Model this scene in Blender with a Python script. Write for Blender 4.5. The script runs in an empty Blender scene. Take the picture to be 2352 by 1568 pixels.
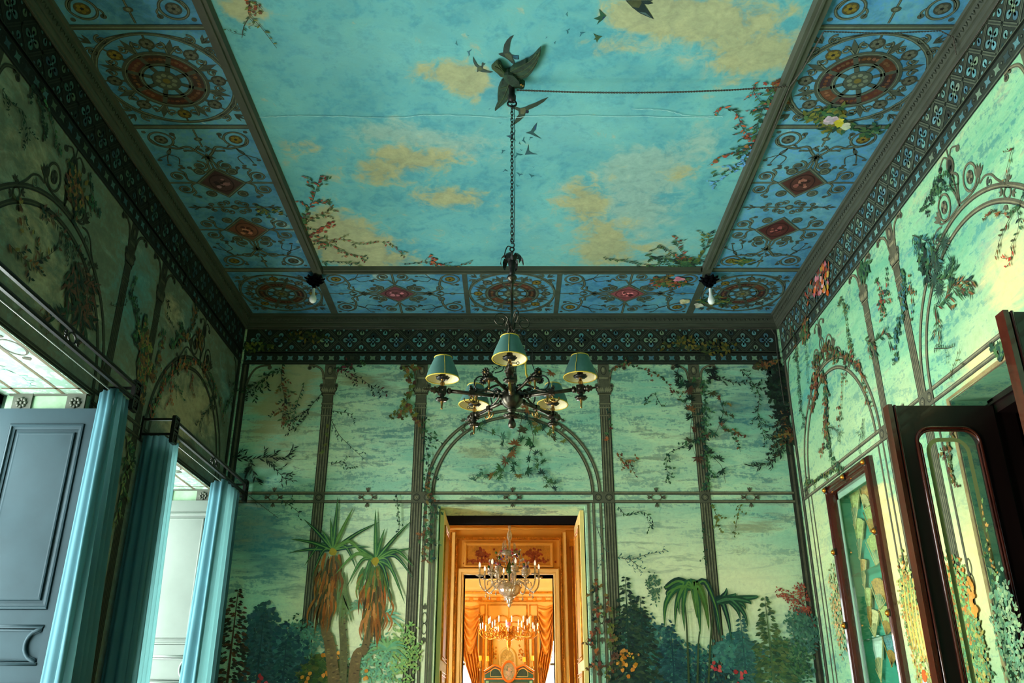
import bpy, bmesh, math, random
from math import sin, cos, pi, radians, sqrt, atan2, hypot
from mathutils import Vector, Matrix, noise

random.seed(7)
SC = bpy.context.scene
COL = SC.collection

# ------------------------------------------------------------------ camera
F = 2004.0
PITCH = radians(23.5)
CP, SP = cos(PITCH), sin(PITCH)
CZ = 1.5
cam = bpy.data.cameras.new('camera')
cam.sensor_width = 36.0
cam.lens = F * 36.0 / 2352.0
cam.clip_end = 200
camo = bpy.data.objects.new('camera', cam)
camo.location = (0, 0, CZ)
camo.rotation_euler = (radians(90) + PITCH, 0, 0)
COL.objects.link(camo)
SC.camera = camo

# ------------------------------------------------------------------ colour management, world, lights
SC.view_settings.view_transform = 'Standard'
SC.view_settings.look = 'None'
SC.view_settings.gamma = 1
SC.view_settings.use_curve_mapping = False
SC.view_settings.exposure = 0.0
SC.cycles.use_denoising = True
SC.cycles.max_bounces = 10
SC.cycles.diffuse_bounces = 6
SC.cycles.transparent_max_bounces = 24
SC.cycles.sample_clamp_indirect = 8

world = bpy.data.worlds.new('daylight')
SC.world = world
world.use_nodes = True
wn = world.node_tree
bgn = wn.nodes['Background']
bgn.inputs[0].default_value = (0.93, 1.0, 0.97, 1)
bgn.inputs[1].default_value = 29.0

W = 2.68          # half width of the room
D = 8.0           # y of the back wall
HC = 5.253        # ceiling height
YR = -0.9         # rear wall
WIN = [(1.97), (4.45), (6.93)]   # centres of the three windows in the left wall
WH, WZ = 0.79, 3.40              # half width and head of a window
RX = -3.28                       # plane of the sashes


def area(name, loc, rot, sx, sy, power, color, portal=False):
    l = bpy.data.lights.new(name, 'AREA')
    l.shape = 'RECTANGLE'
    l.size, l.size_y = sx, sy
    l.energy = power
    l.color = color
    l.cycles.is_portal = portal
    o = bpy.data.objects.new(name, l)
    o.location, o.rotation_euler = loc, rot
    COL.objects.link(o)
    return o


for k, yc in enumerate(WIN):
    area('window_portal', (RX - 0.12, yc, 1.65), (0, radians(-90), 0), 3.5, 1.7, 1, (1, 1, 1), True)
# added lamps standing in for daylight at made-up side openings of the rooms beyond
area('salon_fill_light', (-2.8, 10.45, 2.05), (0, radians(-90), 0), 1.1, .7, 48, (1.0, 0.95, 0.84))
area('drawing_room_fill_light', (-3.25, 15.25, 2.0), (0, radians(-90), 0), 1.6, .9, 210, (1.0, 0.95, 0.84))


# ------------------------------------------------------------------ pixel -> plane helpers (used to measure positions on the real surfaces)
def ray(u, v):
    a = 784 - v
    return Vector((u - 1176, F * CP - a * SP, F * SP + a * CP))


def onY(u, v, Y=D):
    r = ray(u, v); t = Y / r.y
    return (r.x * t, r.z * t + CZ)


def onX(u, v, X):
    r = ray(u, v); t = X / r.x
    return (r.y * t, r.z * t + CZ)


def onZ(u, v, Z=HC):
    r = ray(u, v); t = (Z - CZ) / r.z
    return (r.x * t, r.y * t)


def lin(c, a=1.0):
    o = []
    for x in c[:3]:
        x = x / 255.0
        o.append(x / 12.92 if x <= 0.04045 else ((x + 0.055) / 1.055) ** 2.4)
    return (o[0], o[1], o[2], a)


# ------------------------------------------------------------------ materials
def new_mat(name):
    m = bpy.data.materials.new(name)
    m.use_nodes = True
    nt = m.node_tree
    return m, nt, nt.nodes['Principled BSDF']


def nd(nt, typ, **kw):
    n = nt.nodes.new(typ)
    for k, v in kw.items():
        setattr(n, k, v)
    return n


def mixc(nt, f, a, b, mode='MIX'):
    n = nt.nodes.new('ShaderNodeMix')
    n.data_type = 'RGBA'
    n.blend_type = mode
    for s, v in ((0, f), (6, a), (7, b)):
        if isinstance(v, bpy.types.NodeSocket):
            nt.links.new(v, n.inputs[s])
        else:
            n.inputs[s].default_value = v
    return n.outputs[2]


def noi(nt, scale, detail=4, rough=0.55, vec=None, dist=0.0):
    n = nt.nodes.new('ShaderNodeTexNoise')
    n.inputs['Scale'].default_value = scale
    n.inputs['Detail'].default_value = detail
    n.inputs['Roughness'].default_value = rough
    n.inputs['Distortion'].default_value = dist
    if vec:
        nt.links.new(vec, n.inputs['Vector'])
    return n.outputs[0]


def ramp(nt, f, stops):
    n = nt.nodes.new('ShaderNodeValToRGB')
    nt.links.new(f, n.inputs[0])
    e = n.color_ramp.elements
    while len(e) < len(stops):
        e.new(0.5)
    for x, (p, c) in zip(e, stops):
        x.position = p
        x.color = c if len(c) == 4 else (*c, 1)
    return n.outputs[0]


def mth(nt, op, a, b=0.0, clamp=False):
    n = nt.nodes.new('ShaderNodeMath')
    n.operation = op
    n.use_clamp = clamp
    for i, v in enumerate((a, b)):
        if isinstance(v, bpy.types.NodeSocket):
            nt.links.new(v, n.inputs[i])
        else:
            n.inputs[i].default_value = v
    return n.outputs[0]


def objvec(nt, scale=(1, 1, 1)):
    tc = nt.nodes.new('ShaderNodeTexCoord')
    mp = nt.nodes.new('ShaderNodeMapping')
    mp.inputs['Scale'].default_value = scale
    nt.links.new(tc.outputs['Object'], mp.inputs[0])
    return mp.outputs[0]


def bump(nt, b, h, s=0.3, d=0.01):
    n = nt.nodes.new('ShaderNodeBump')
    n.inputs['Strength'].default_value = s
    n.inputs['Distance'].default_value = d
    nt.links.new(h, n.inputs['Height'])
    nt.links.new(n.outputs[0], b.inputs['Normal'])


def simple(name, c, rough=0.6, metal=0.0, var=0.18, scale=12, bmp=0.15, coat=0.0, emit=0.0, spec=0.5, aniso=(1, 1, 1)):
    m, nt, b = new_mat(name)
    v = objvec(nt, aniso)
    n = noi(nt, scale, 5, 0.6, v)
    c0 = lin(c)
    dk = tuple(x * (1 - var) for x in c0[:3]) + (1,)
    lt = tuple(min(1, x * (1 + var)) for x in c0[:3]) + (1,)
    out = ramp(nt, n, [(0.3, dk), (0.7, lt)])
    nt.links.new(out, b.inputs['Base Color'])
    b.inputs['Roughness'].default_value = rough
    b.inputs['Metallic'].default_value = metal
    b.inputs['Specular IOR Level'].default_value = spec
    if coat:
        b.inputs['Coat Weight'].default_value = coat
    if emit:
        nt.links.new(out, b.inputs['Emission Color'])
        b.inputs['Emission Strength'].default_value = emit
    if bmp:
        bump(nt, b, n, bmp)
    return m


def paint_mat():
    m, nt, b = new_mat('mural_paint')
    at = nd(nt, 'ShaderNodeAttribute', attribute_name='Col')
    v = objvec(nt)
    n = noi(nt, 9, 6, 0.65, v)
    n2 = noi(nt, 60, 3, 0.6, v)
    s = mth(nt, 'ADD', n, mth(nt, 'MULTIPLY', n2, 0.5))
    f = ramp(nt, s, [(0.45, (0.62, 0.62, 0.62)), (1.0, (1.3, 1.3, 1.3))])
    out = mixc(nt, 1.0, at.outputs[0], f, 'MULTIPLY')
    nt.links.new(out, b.inputs['Base Color'])
    b.inputs['Roughness'].default_value = 0.75
    b.inputs['Specular IOR Level'].default_value = 0.25
    return m


PAINT = paint_mat()


def mural_mat(name, base_lo, base_hi, tan, grey, glow, streak, sc=(1, 1, 1), nscale=1.5, edge=0.12, streak_amt=1.0):
    """painted plaster: R = tan clouds, G = grey/dark patches, B = pale glow, ragged edges from noise"""
    m, nt, b = new_mat(name)
    at = nd(nt, 'ShaderNodeAttribute', attribute_name='Mask')
    sp = nd(nt, 'ShaderNodeSeparateColor')
    nt.links.new(at.outputs[0], sp.inputs[0])
    v = objvec(nt, sc)
    v1 = objvec(nt)
    n1 = noi(nt, nscale, 9, 0.62, v, 0.4)
    n2 = noi(nt, nscale * 3.2, 7, 0.68, v, 0.6)
    n3 = noi(nt, 26, 5, 0.7, v1)
    comb = mth(nt, 'ADD', mth(nt, 'MULTIPLY', n1, 0.5), mth(nt, 'MULTIPLY', n2, 0.5))
    base = mixc(nt, ramp(nt, comb, [(0.42, (0, 0, 0)), (0.58, (1, 1, 1))]), lin(base_lo), lin(base_hi))
    base = mixc(nt, mth(nt, 'MULTIPLY', sp.outputs[2], 0.9), base, lin(glow))
    # brush streaks
    sv = mth(nt, 'ADD', mth(nt, 'MULTIPLY', n2, 0.6), mth(nt, 'MULTIPLY', n3, 0.4))
    st = ramp(nt, sv, [(0.50, (0, 0, 0)), (0.57, (1, 1, 1))])
    base = mixc(nt, mth(nt, 'MULTIPLY', st, mth(nt, 'MULTIPLY', mth(nt, 'SUBTRACT', 1.0, mth(nt, 'MULTIPLY', sp.outputs[2], 0.8)), 0.62 * streak_amt)), base, lin(streak))

    def masked(base, ch, colr, amt):
        s = mth(nt, 'ADD', ch, mth(nt, 'MULTIPLY', mth(nt, 'SUBTRACT', comb, 0.5), 3.5))
        f = ramp(nt, s, [(0.5 - edge, (0, 0, 0)), (0.5 + edge, (1, 1, 1))])
        f2 = mth(nt, 'MULTIPLY', f, amt)
        cc = mixc(nt, ramp(nt, n2, [(0.35, (0, 0, 0)), (0.65, (1, 1, 1))]), lin(colr), lin([min(255, x * 1.16) for x in colr]))
        return mixc(nt, f2, base, cc)
    base = masked(base, sp.outputs[1], grey, 0.75)
    base = masked(base, sp.outputs[0], tan, 0.85)
    # wear and fine mottling
    fn = ramp(nt, n3, [(0.3, (0.86, 0.86, 0.86)), (0.7, (1.1, 1.1, 1.1))])
    out = mixc(nt, 1.0, base, fn, 'MULTIPLY')
    nt.links.new(out, b.inputs['Base Color'])
    b.inputs['Roughness'].default_value = 0.8
    b.inputs['Specular IOR Level'].default_value = 0.2
    bump(nt, b, n3, 0.12, 0.004)
    return m


M_CEIL = mural_mat('painted_sky', (80, 152, 164), (110, 180, 178), (146, 146, 106), (128, 156, 146), (140, 195, 190), (86, 150, 156), nscale=2.2, edge=0.2, streak_amt=0.8)
M_BAND = mural_mat('painted_band_blue', (58, 118, 156), (98, 162, 178), (150, 170, 150), (120, 180, 190), (120, 185, 200), (66, 130, 190), nscale=2.2)
M_BACK = mural_mat('painted_back_wall', (138, 196, 170), (204, 232, 186), (150, 148, 108), (40, 100, 110), (228, 230, 184), (40, 112, 120), sc=(1.0, 1, 5.0), nscale=1.0, edge=0.3, streak_amt=1.15)
M_RIGHT = mural_mat('painted_right_wall', (112, 178, 142), (160, 208, 156), (212, 194, 130), (58, 136, 132), (236, 228, 160), (44, 118, 120), sc=(1, 1.1, 4.6), nscale=1.0, edge=0.3, streak_amt=1.15)
M_LEFT = mural_mat('painted_left_wall', (80, 88, 78), (108, 104, 88), (150, 134, 104), (64, 116, 120), (150, 160, 130), (92, 122, 112), sc=(1, 1, 2.2), nscale=1.4, edge=0.3)  # grey-tan paint, darkened to carry the dimness of the window wall

IRON_P = (54, 60, 50)
IRON_L = (88, 92, 74)
IRON_D = (26, 30, 26)
M_IRONWOOD = simple('dark_grey_moulding', (60, 66, 54), 0.6, 0, 0.22, 5, 0.2, aniso=(1, 1, 6))
M_BRASS = simple('blackened_brass', (62, 58, 48), 0.28, 0.85, 0.55, 24, 0.2)
M_BRASS_L = simple('worn_brass', (150, 112, 58), 0.32, 0.9, 0.4, 30, 0.15)
M_IRON = simple('wrought_iron', (34, 34, 32), 0.42, 0.6, 0.3, 30, 0.15)
M_SHADE = simple('green_shade_card', (66, 102, 94), 0.55, 0, 0.08, 40, 0.05)
M_TRIM = simple('gold_braid', (196, 168, 52), 0.6, 0, 0.2, 60, 0.2)
M_SHADE_IN = simple('cream_shade_lining', (226, 214, 170), 0.7, 0, 0.05, 30, 0)
M_MAHOG = simple('mahogany', (66, 24, 13), 0.22, 0, 0.45, 4, 0.05, coat=0.6, aniso=(4, 4, 0.6))
M_MAHOG_D = simple('dark_mahogany', (24, 9, 7), 0.4, 0, 0.4, 4, 0.05, coat=0.3, aniso=(4, 4, 0.6))
M_GILT = simple('gilt', (206, 142, 44), 0.35, 0.75, 0.35, 18, 0.3)
M_GILT_BR = simple('gilt_boss', (222, 140, 44), 0.25, 0.8, 0.2, 18, 0.1)
M_GREY_SHADED = simple('grey_blue_paint_shaded', (32, 50, 56), 0.6, 0, 0.16, 3, 0.25, spec=0.12)  # grey-blue paint, darkened so the middle shutters look shaded
M_WHITEPAINT = simple('pale_shutter_paint', (76, 88, 80), 0.5, 0, 0.1, 3, 0.2)
M_CURT = simple('teal_curtain_cloth', (54, 100, 112), 0.85, 0, 0.15, 6, 0.05)
_nt = M_CURT.node_tree
_tl = nd(_nt, 'ShaderNodeBsdfTranslucent'); _tl.inputs[0].default_value = lin((190, 230, 228))
_mx = nd(_nt, 'ShaderNodeMixShader'); _mx.inputs[0].default_value = 0.36
_nt.links.new(_nt.nodes['Principled BSDF'].outputs[0], _mx.inputs[1]); _nt.links.new(_tl.outputs[0], _mx.inputs[2])
_nt.links.new(_mx.outputs[0], _nt.nodes['Material Output'].inputs[0])
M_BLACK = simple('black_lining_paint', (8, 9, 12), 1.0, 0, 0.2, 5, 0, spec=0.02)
M_WIRE = simple('twisted_cable', (70, 66, 58), 0.6, 0, 0.3, 80, 0.3)
M_BULB = simple('opal_bulb', (232, 238, 240), 0.25, 0, 0.03, 3, 0)
M_CANDLE = simple('candle_bulb', (255, 246, 226), 0.3, 0, 0.02, 3, 0, emit=0.8)
M_GOLDPAINT = simple('ochre_gold_panelling', (208, 152, 60), 0.5, 0, 0.08, 3, 0.02)
M_GOLDPAINT_L = simple('pale_gold_panelling', (236, 202, 124), 0.5, 0, 0.08, 3, 0.02)
M_CREAM = simple('cream_gold_wall', (228, 210, 140), 0.6, 0, 0.1, 2, 0.05)
M_SATIN = simple('amber_satin', (224, 156, 60), 0.42, 0, 0.25, 8, 0.1)
M_GREENLACQ = simple('green_lacquer', (42, 96, 84), 0.4, 0, 0.2, 6, 0.05)
M_OAK = simple('oak_floor', (176, 150, 112), 0.35, 0, 0.2, 3, 0.1, aniso=(8, 1, 1))
M_FANBACK = simple('green_felt', (60, 160, 130), 0.9, 0, 0.06, 20, 0.05)
M_MATT = simple('pale_green_mount', (170, 205, 180), 0.6, 0, 0.05, 10, 0)


def glass_mat(name, tint=(0.96, 1, 0.98), refl=1.0):
    m, nt, b = new_mat(name)
    nt.nodes.remove(b)
    tr = nd(nt, 'ShaderNodeBsdfTransparent'); tr.inputs[0].default_value = (*tint, 1)
    gl = nd(nt, 'ShaderNodeBsdfGlossy'); gl.inputs['Roughness'].default_value = 0.02
    fr = nd(nt, 'ShaderNodeLayerWeight'); fr.inputs[0].default_value = 0.5
    fac = mth(nt, 'ADD', mth(nt, 'MULTIPLY', mth(nt, 'POWER', fr.outputs['Facing'], 5.0), 0.9), 0.04)
    mx = nd(nt, 'ShaderNodeMixShader')
    nt.links.new(mth(nt, 'MULTIPLY', fac, refl), mx.inputs[0])
    nt.links.new(tr.outputs[0], mx.inputs[1]); nt.links.new(gl.outputs[0], mx.inputs[2])
    nt.links.new(mx.outputs[0], nt.nodes['Material Output'].inputs[0])
    return m


M_GLASS = glass_mat('window_glass')
M_CRYSTAL = simple('murano_glass', (226, 230, 214), 0.12, 0, 0.25, 30, 0.1, coat=0.8)
M_CRYSTAL.node_tree.nodes['Principled BSDF'].inputs['Transmission Weight'].default_value = 0.7
M_FROST = simple('frosted_glass_band', (150, 160, 96), 0.7, 0, 0.03, 5, 0)


# ------------------------------------------------------------------ mesh builder
class MB:
    def __init__(s):
        s.v, s.f, s.m, s.c, s.sm = [], [], [], [], []

    def add(s, vs, fs, mat=0, col=None, smooth=False):
        o = len(s.v)
        s.v.extend([tuple(p) for p in vs])
        for f in fs:
            s.f.append([i + o for i in f]); s.m.append(mat); s.c.append(col); s.sm.append(smooth)

    def box(s, a, b, mat=0, col=None):
        (x0, y0, z0), (x1, y1, z1) = a, b
        x0, x1 = min(x0, x1), max(x0, x1); y0, y1 = min(y0, y1), max(y0, y1); z0, z1 = min(z0, z1), max(z0, z1)
        vs = [(x, y, z) for z in (z0, z1) for y in (y0, y1) for x in (x0, x1)]
        s.add(vs, [(0, 2, 3, 1), (4, 5, 7, 6), (0, 1, 5, 4), (2, 6, 7, 3), (0, 4, 6, 2), (1, 3, 7, 5)], mat, col)

    def tube(s, pts, r, n=8, mat=0, col=None, closed=False, cap=True):
        pts = [Vector(p) for p in pts]
        L = len(pts)
        rr = r if isinstance(r, (list, tuple)) else [r] * L
        t0 = (pts[1] - pts[0]).normalized()
        up = Vector((0, 0, 1)) if abs(t0.z) < 0.9 else Vector((1, 0, 0))
        nrm = t0.cross(up).normalized()
        vs = []
        for i, p in enumerate(pts):
            if closed:
                t = (pts[(i + 1) % L] - pts[i - 1])
            else:
                t = pts[min(i + 1, L - 1)] - pts[max(i - 1, 0)]
            t = t.normalized() if t.length > 1e-9 else t0
            nrm = (nrm - t * nrm.dot(t))
            nrm = nrm.normalized() if nrm.length > 1e-6 else t.orthogonal().normalized()
            bn = t.cross(nrm)
            for k in range(n):
                a = 2 * pi * k / n
                vs.append(p + (nrm * cos(a) + bn * sin(a)) * rr[i])
        fs = []
        for i in range(L if closed else L - 1):
            j = (i + 1) % L
            for k in range(n):
                k2 = (k + 1) % n
                fs.append((i * n + k, i * n + k2, j * n + k2, j * n + k))
        if cap and not closed:
            fs.append(tuple(range(n))[::-1]); fs.append(tuple((L - 1) * n + k for k in range(n)))
        s.add(vs, fs, mat, col, True)

    def lathe(s, prof, c=(0, 0, 0), n=20, mat=0, col=None, M=None, scal=None, ang=(0, 2 * pi)):
        """prof: [(r,z)...] around local z"""
        full = abs(ang[1] - ang[0] - 2 * pi) < 1e-6
        nn = n if full else n + 1
        vs = []
        for (r, z) in prof:
            for k in range(nn):
                a = ang[0] + (ang[1] - ang[0]) * k / n
                q = r * (scal(a) if scal else 1)
                p = Vector((q * cos(a), q * sin(a), z))
                if M: p = M @ p
                vs.append(p + Vector(c))
        fs = []
        for i in range(len(prof) - 1):
            for k in range(n):
                k2 = (k + 1) % nn
                fs.append((i * nn + k, i * nn + k2, (i + 1) * nn + k2, (i + 1) * nn + k))
        s.add(vs, fs, mat, col, True)

    def ball(s, c, r, n=10, mat=0, col=None, sz=1.0):
        m = max(4, n // 2)
        prof = [(r * sin(pi * i / m), r * sz * -cos(pi * i / m)) for i in range(m + 1)]
        prof[0] = (1e-4, prof[0][1]); prof[-1] = (1e-4, prof[-1][1])
        s.lathe(prof, c, n, mat, col)

    def extrude(s, poly, d, mat=0, col=None):
        """poly: 3d points (planar); d: thickness vector"""
        n = len(poly); d = Vector(d)
        a = [Vector(p) for p in poly]
        s.add(a + [p + d for p in a], [tuple(range(n)), tuple(range(2 * n - 1, n - 1, -1))] + [(i, n + i, n + (i + 1) % n, (i + 1) % n) for i in range(n)], mat, col)

    def sweep(s, prof, path, mat=0, col=None, closed=False):
        """prof [(a,b)...]; path: list of (origin, adir, bdir)"""
        n = len(prof); vs = []
        for (o, A, B) in path:
            o, A, B = Vector(o), Vector(A), Vector(B)
            vs += [o + A * a + B * b for a, b in prof]
        fs = []
        L = len(path)
        for i in range(L if closed else L - 1):
            j = (i + 1) % L
            for k in range(n - 1):
                fs.append((i * n + k, i * n + k + 1, j * n + k + 1, j * n + k))
        s.add(vs, fs, mat, col)

    def build(s, name, mats, parent=None, loc=None, kind=None):
        me = bpy.data.meshes.new(name)
        me.from_pydata(s.v, [], s.f)
        if not isinstance(mats, (list, tuple)): mats = [mats]
        for m in mats: me.materials.append(m)
        me.polygons.foreach_set('material_index', s.m)
        me.polygons.foreach_set('use_smooth', s.sm)
        if any(c is not None for c in s.c):
            ca = me.color_attributes.new('Col', 'FLOAT_COLOR', 'CORNER')
            data = []
            for f, c in zip(s.f, s.c):
                q = lin(c) if c is not None else (0.5, 0.5, 0.5, 1)
                data.extend(q * len(f))
            ca.data.foreach_set('color', data)
        me.update()
        o = bpy.data.objects.new(name, me)
        COL.objects.link(o)
        if loc is not None: o.location = loc
        if parent: o.parent = parent
        if kind: o['kind'] = kind
        return o


def empty(name, loc=(0, 0, 0), rz=0, label=None, cat=None, group=None, kind=None, parent=None):
    o = bpy.data.objects.new(name, None)
    o.empty_display_size = 0.05
    COL.objects.link(o)
    o.location = loc
    o.rotation_euler = (0, 0, rz)
    if parent: o.parent = parent
    return tag(o, label, cat, group, kind)


def tag(o, label=None, cat=None, group=None, kind=None):
    if label: o['label'] = label
    if cat: o['category'] = cat
    if group: o['group'] = group
    if kind: o['kind'] = kind
    return o


def children(o):
    return [c for c in bpy.data.objects if c.parent == o]


def copy_tree(o, parent=None):
    c = o.copy(); COL.objects.link(c)
    if parent: c.parent = parent
    for ch in children(o): copy_tree(ch, c)
    return c


def smoothc(pts, n=6, closed=False):
    """Catmull-Rom through 2-d or 3-d points"""
    P = [Vector(p) for p in pts]
    L = len(P); out = []
    rng = range(L if closed else L - 1)
    for i in rng:
        p0 = P[i - 1] if (i > 0 or closed) else P[0]
        p1 = P[i]; p2 = P[(i + 1) % L]
        p3 = P[(i + 2) % L] if (closed or i + 2 < L) else P[-1]
        for k in range(n):
            t = k / n
            out.append(0.5 * ((2 * p1) + (-p0 + p2) * t + (2 * p0 - 5 * p1 + 4 * p2 - p3) * t * t + (-p0 + 3 * p1 - 3 * p2 + p3) * t ** 3))
    if not closed: out.append(P[-1])
    return out


# ------------------------------------------------------------------ flat painting on a wall plane
PL = {
    'back': lambda a, b, o: (a, D - o, b),
    'left': lambda a, b, o: (-W + o, a, b),
    'right': lambda a, b, o: (W - o, a, b),
    'ceil': lambda a, b, o: (a, b, HC - o),
}


class Paint(MB):
    leafk = 0.8

    def __init__(s, plane, base=0.0008, step=0.0007):
        super().__init__()
        s.fn = PL[plane] if isinstance(plane, str) else plane
        s.base, s.step = base, step

    def P(s, p, L):
        return s.fn(p[0], p[1], s.base + L * s.step)

    def L(s, layer, jit):
        return layer + (random.random() * 0.9 if jit else 0)

    def poly(s, pts, col, layer=0, jit=False):
        l = s.L(layer, jit)
        s.add([s.P(p, l) for p in pts], [tuple(range(len(pts)))], 0, col)

    def stroke(s, pts, w, col, layer=0, jit=False):
        l = s.L(layer, jit)
        n = len(pts)
        if n < 2: return
        vs = []
        for i in range(n):
            a = pts[max(i - 1, 0)]; b = pts[min(i + 1, n - 1)]
            dx, dy = b[0] - a[0], b[1] - a[1]
            h = hypot(dx, dy) or 1e-9
            ww = (w(i / (n - 1)) if callable(w) else (w[0] + (w[1] - w[0]) * i / (n - 1) if isinstance(w, tuple) else w)) / 2
            nx, ny = -dy / h * ww, dx / h * ww
            vs.append(s.P((pts[i][0] + nx, pts[i][1] + ny), l)); vs.append(s.P((pts[i][0] - nx, pts[i][1] - ny), l))
        s.add(vs, [(2 * i, 2 * i + 1, 2 * i + 3, 2 * i + 2) for i in range(n - 1)], 0, col)

    def disc(s, c, r, col, layer=0, ry=None, n=12, jit=False, rot=0):
        ry = ry or r
        pts = []
        for k in range(n):
            x, y = r * cos(2 * pi * k / n), ry * sin(2 * pi * k / n)
            pts.append((c[0] + x * cos(rot) - y * sin(rot), c[1] + x * sin(rot) + y * cos(rot)))
        s.poly(pts, col, layer, jit)

    def ring(s, c, r, w, col, layer=0, ry=None, n=36, a0=0, a1=2 * pi):
        ry = ry or r
        l = s.base and layer
        vs, fs = [], []
        for k in range(n + 1):
            a = a0 + (a1 - a0) * k / n
            for q in (w / 2, -w / 2):
                vs.append(s.P((c[0] + (r + q) * cos(a), c[1] + (ry + q) * sin(a)), layer))
        for k in range(n):
            fs.append((2 * k, 2 * k + 1, 2 * k + 3, 2 * k + 2))
        s.add(vs, fs, 0, col)

    def rect(s, x0, y0, x1, y1, col, layer=0):
        s.poly([(x0, y0), (x1, y0), (x1, y1), (x0, y1)], col, layer)

    def leaf(s, p, ang, ln, wd, col, layer=2, bend=0.0):
        c, q = cos(ang), sin(ang)
        pts = []
        for t, h in ((0, 0), (0.3, 0.5), (0.6, 0.42), (1, 0), (0.6, -0.42), (0.3, -0.5)):
            x, y = t * ln, h * wd + bend * ln * t * t
            pts.append((p[0] + x * c - y * q, p[1] + x * q + y * c))
        s.poly(pts, col, layer, True)

    def blob(s, p, r, col, layer=2, n=7, sq=1.0):
        a0 = random.random() * 6
        s.poly([(p[0] + r * (0.6 + 0.6 * random.random()) * cos(a0 + 2 * pi * k / n), p[1] + sq * r * (0.6 + 0.6 * random.random()) * sin(a0 + 2 * pi * k / n)) for k in range(n)], col, layer, True)


def jc(c, j=14):
    d = random.uniform(-j, j)
    return tuple(max(4, min(250, x + d + random.uniform(-j * .4, j * .4))) for x in c)


# ------------------------------------------------------------------ plain structure
def S(name, mb, mats, parent=None, kind='structure'):
    return mb.build(name, mats, parent, kind=None if parent else kind)


def grid_wall(name, fn, a0, a1, b0, b1, step, holes, mask, mats, matfn=None):
    """subdivided plane with rectangular holes and a painted mask attribute"""
    def cuts(lo, hi, extra):
        n = max(1, int(round((hi - lo) / step)))
        s = {round(lo + (hi - lo) * i / n, 5) for i in range(n + 1)}
        for e in extra:
            if lo < e < hi: s.add(round(e, 5))
        return sorted(s)
    A = cuts(a0, a1, [h[0] for h in holes] + [h[1] for h in holes])
    B = cuts(b0, b1, [h[2] for h in holes] + [h[3] for h in holes])
    vs = [fn(a, b, 0) for b in B for a in A]
    na = len(A); fs = []; mi = []
    for j in range(len(B) - 1):
        for i in range(na - 1):
            ca, cb = (A[i] + A[i + 1]) / 2, (B[j] + B[j + 1]) / 2
            if any(h[0] < ca < h[1] and h[2] < cb < h[3] for h in holes): continue
            fs.append((j * na + i, j * na + i + 1, (j + 1) * na + i + 1, (j + 1) * na + i))
            mi.append(matfn(ca, cb) if matfn else 0)
    me = bpy.data.meshes.new(name)
    me.from_pydata(vs, [], fs)
    for m in mats: me.materials.append(m)
    me.polygons.foreach_set('material_index', mi)
    at = me.color_attributes.new('Mask', 'FLOAT_COLOR', 'POINT')
    data = []
    for b in B:
        for a in A:
            data.extend((*mask(a, b), 1.0))
    at.data.foreach_set('color', data)
    o = bpy.data.objects.new(name, me)
    COL.objects.link(o)
    o['kind'] = 'structure'
    return o


def gauss(blobs, a, b):
    s = 0.0
    for (x, y, rx, ry, k) in blobs:
        d = ((a - x) / rx) ** 2 + ((b - y) / ry) ** 2
        if d < 9: s += k * math.exp(-d)
    return min(1.3, s)


def cb(lst, fn, sc):
    """blobs given by where they stand in the photograph, moved onto the real surface"""
    out = []
    for (u, v, ru, rv, k) in lst:
        c = fn(u, v); e = fn(u + ru, v); g = fn(u, v + rv)
        out.append((c[0], c[1], max(0.08, abs(e[0] - c[0]) + (abs(g[0] - c[0]) if sc else 0)), max(0.08, abs(g[1] - c[1]) + (abs(e[1] - c[1]) if sc else 0)), k))
    return out


# ceiling sky
tanb = cb([(1640, 40, 200, 60, 1.0), (1740, 130, 110, 50, .9), (1480, 30, 90, 40, .8), (1380, 110, 90, 26, .7), (1020, 170, 90, 28, .75), (1090, 200, 50, 40, .7),
           (700, 335, 70, 22, .6), (960, 365, 110, 26, .9), (880, 400, 90, 26, .6), (1040, 455, 110, 30, .95), (760, 530, 80, 60, .9), (850, 585, 130, 45, 1.0),
           (1350, 470, 50, 45, .9), (1390, 560, 60, 50, .9), (1490, 590, 110, 30, .4), (1560, 390, 80, 30, .35), (560, 20, 60, 40, .9), (1330, 420, 20, 22, .4)], onZ, False)
greyb = cb([(900, 300, 130, 40, .65), (1060, 340, 100, 40, .6), (1460, 480, 110, 70, .95), (1480, 380, 110, 45, .8), (1620, 320, 80, 40, .5), (1180, 520, 60, 30, .4),
            (1500, 90, 120, 50, .5), (1660, 150, 110, 40, .5), (1300, 430, 40, 30, .4), (1520, 570, 70, 30, .5)], onZ, False)
glowb = cb([(1300, 300, 200, 60, .25), (800, 120, 200, 60, .2), (1500, 560, 260, 60, .4)], onZ, False)
BX, BY0, BY1 = 1.71, 1.97, 6.93
ceil = grid_wall('ceiling', PL['ceil'], -W, W, YR, D, 0.07, [], lambda a, b: (gauss(tanb, a, b), gauss(greyb, a, b), gauss(glowb, a, b)), [M_CEIL, M_BAND],
                 lambda a, b: 0 if (abs(a) < BX + .04 and BY0 - .04 < b < BY1 + .04) else 1)

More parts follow.
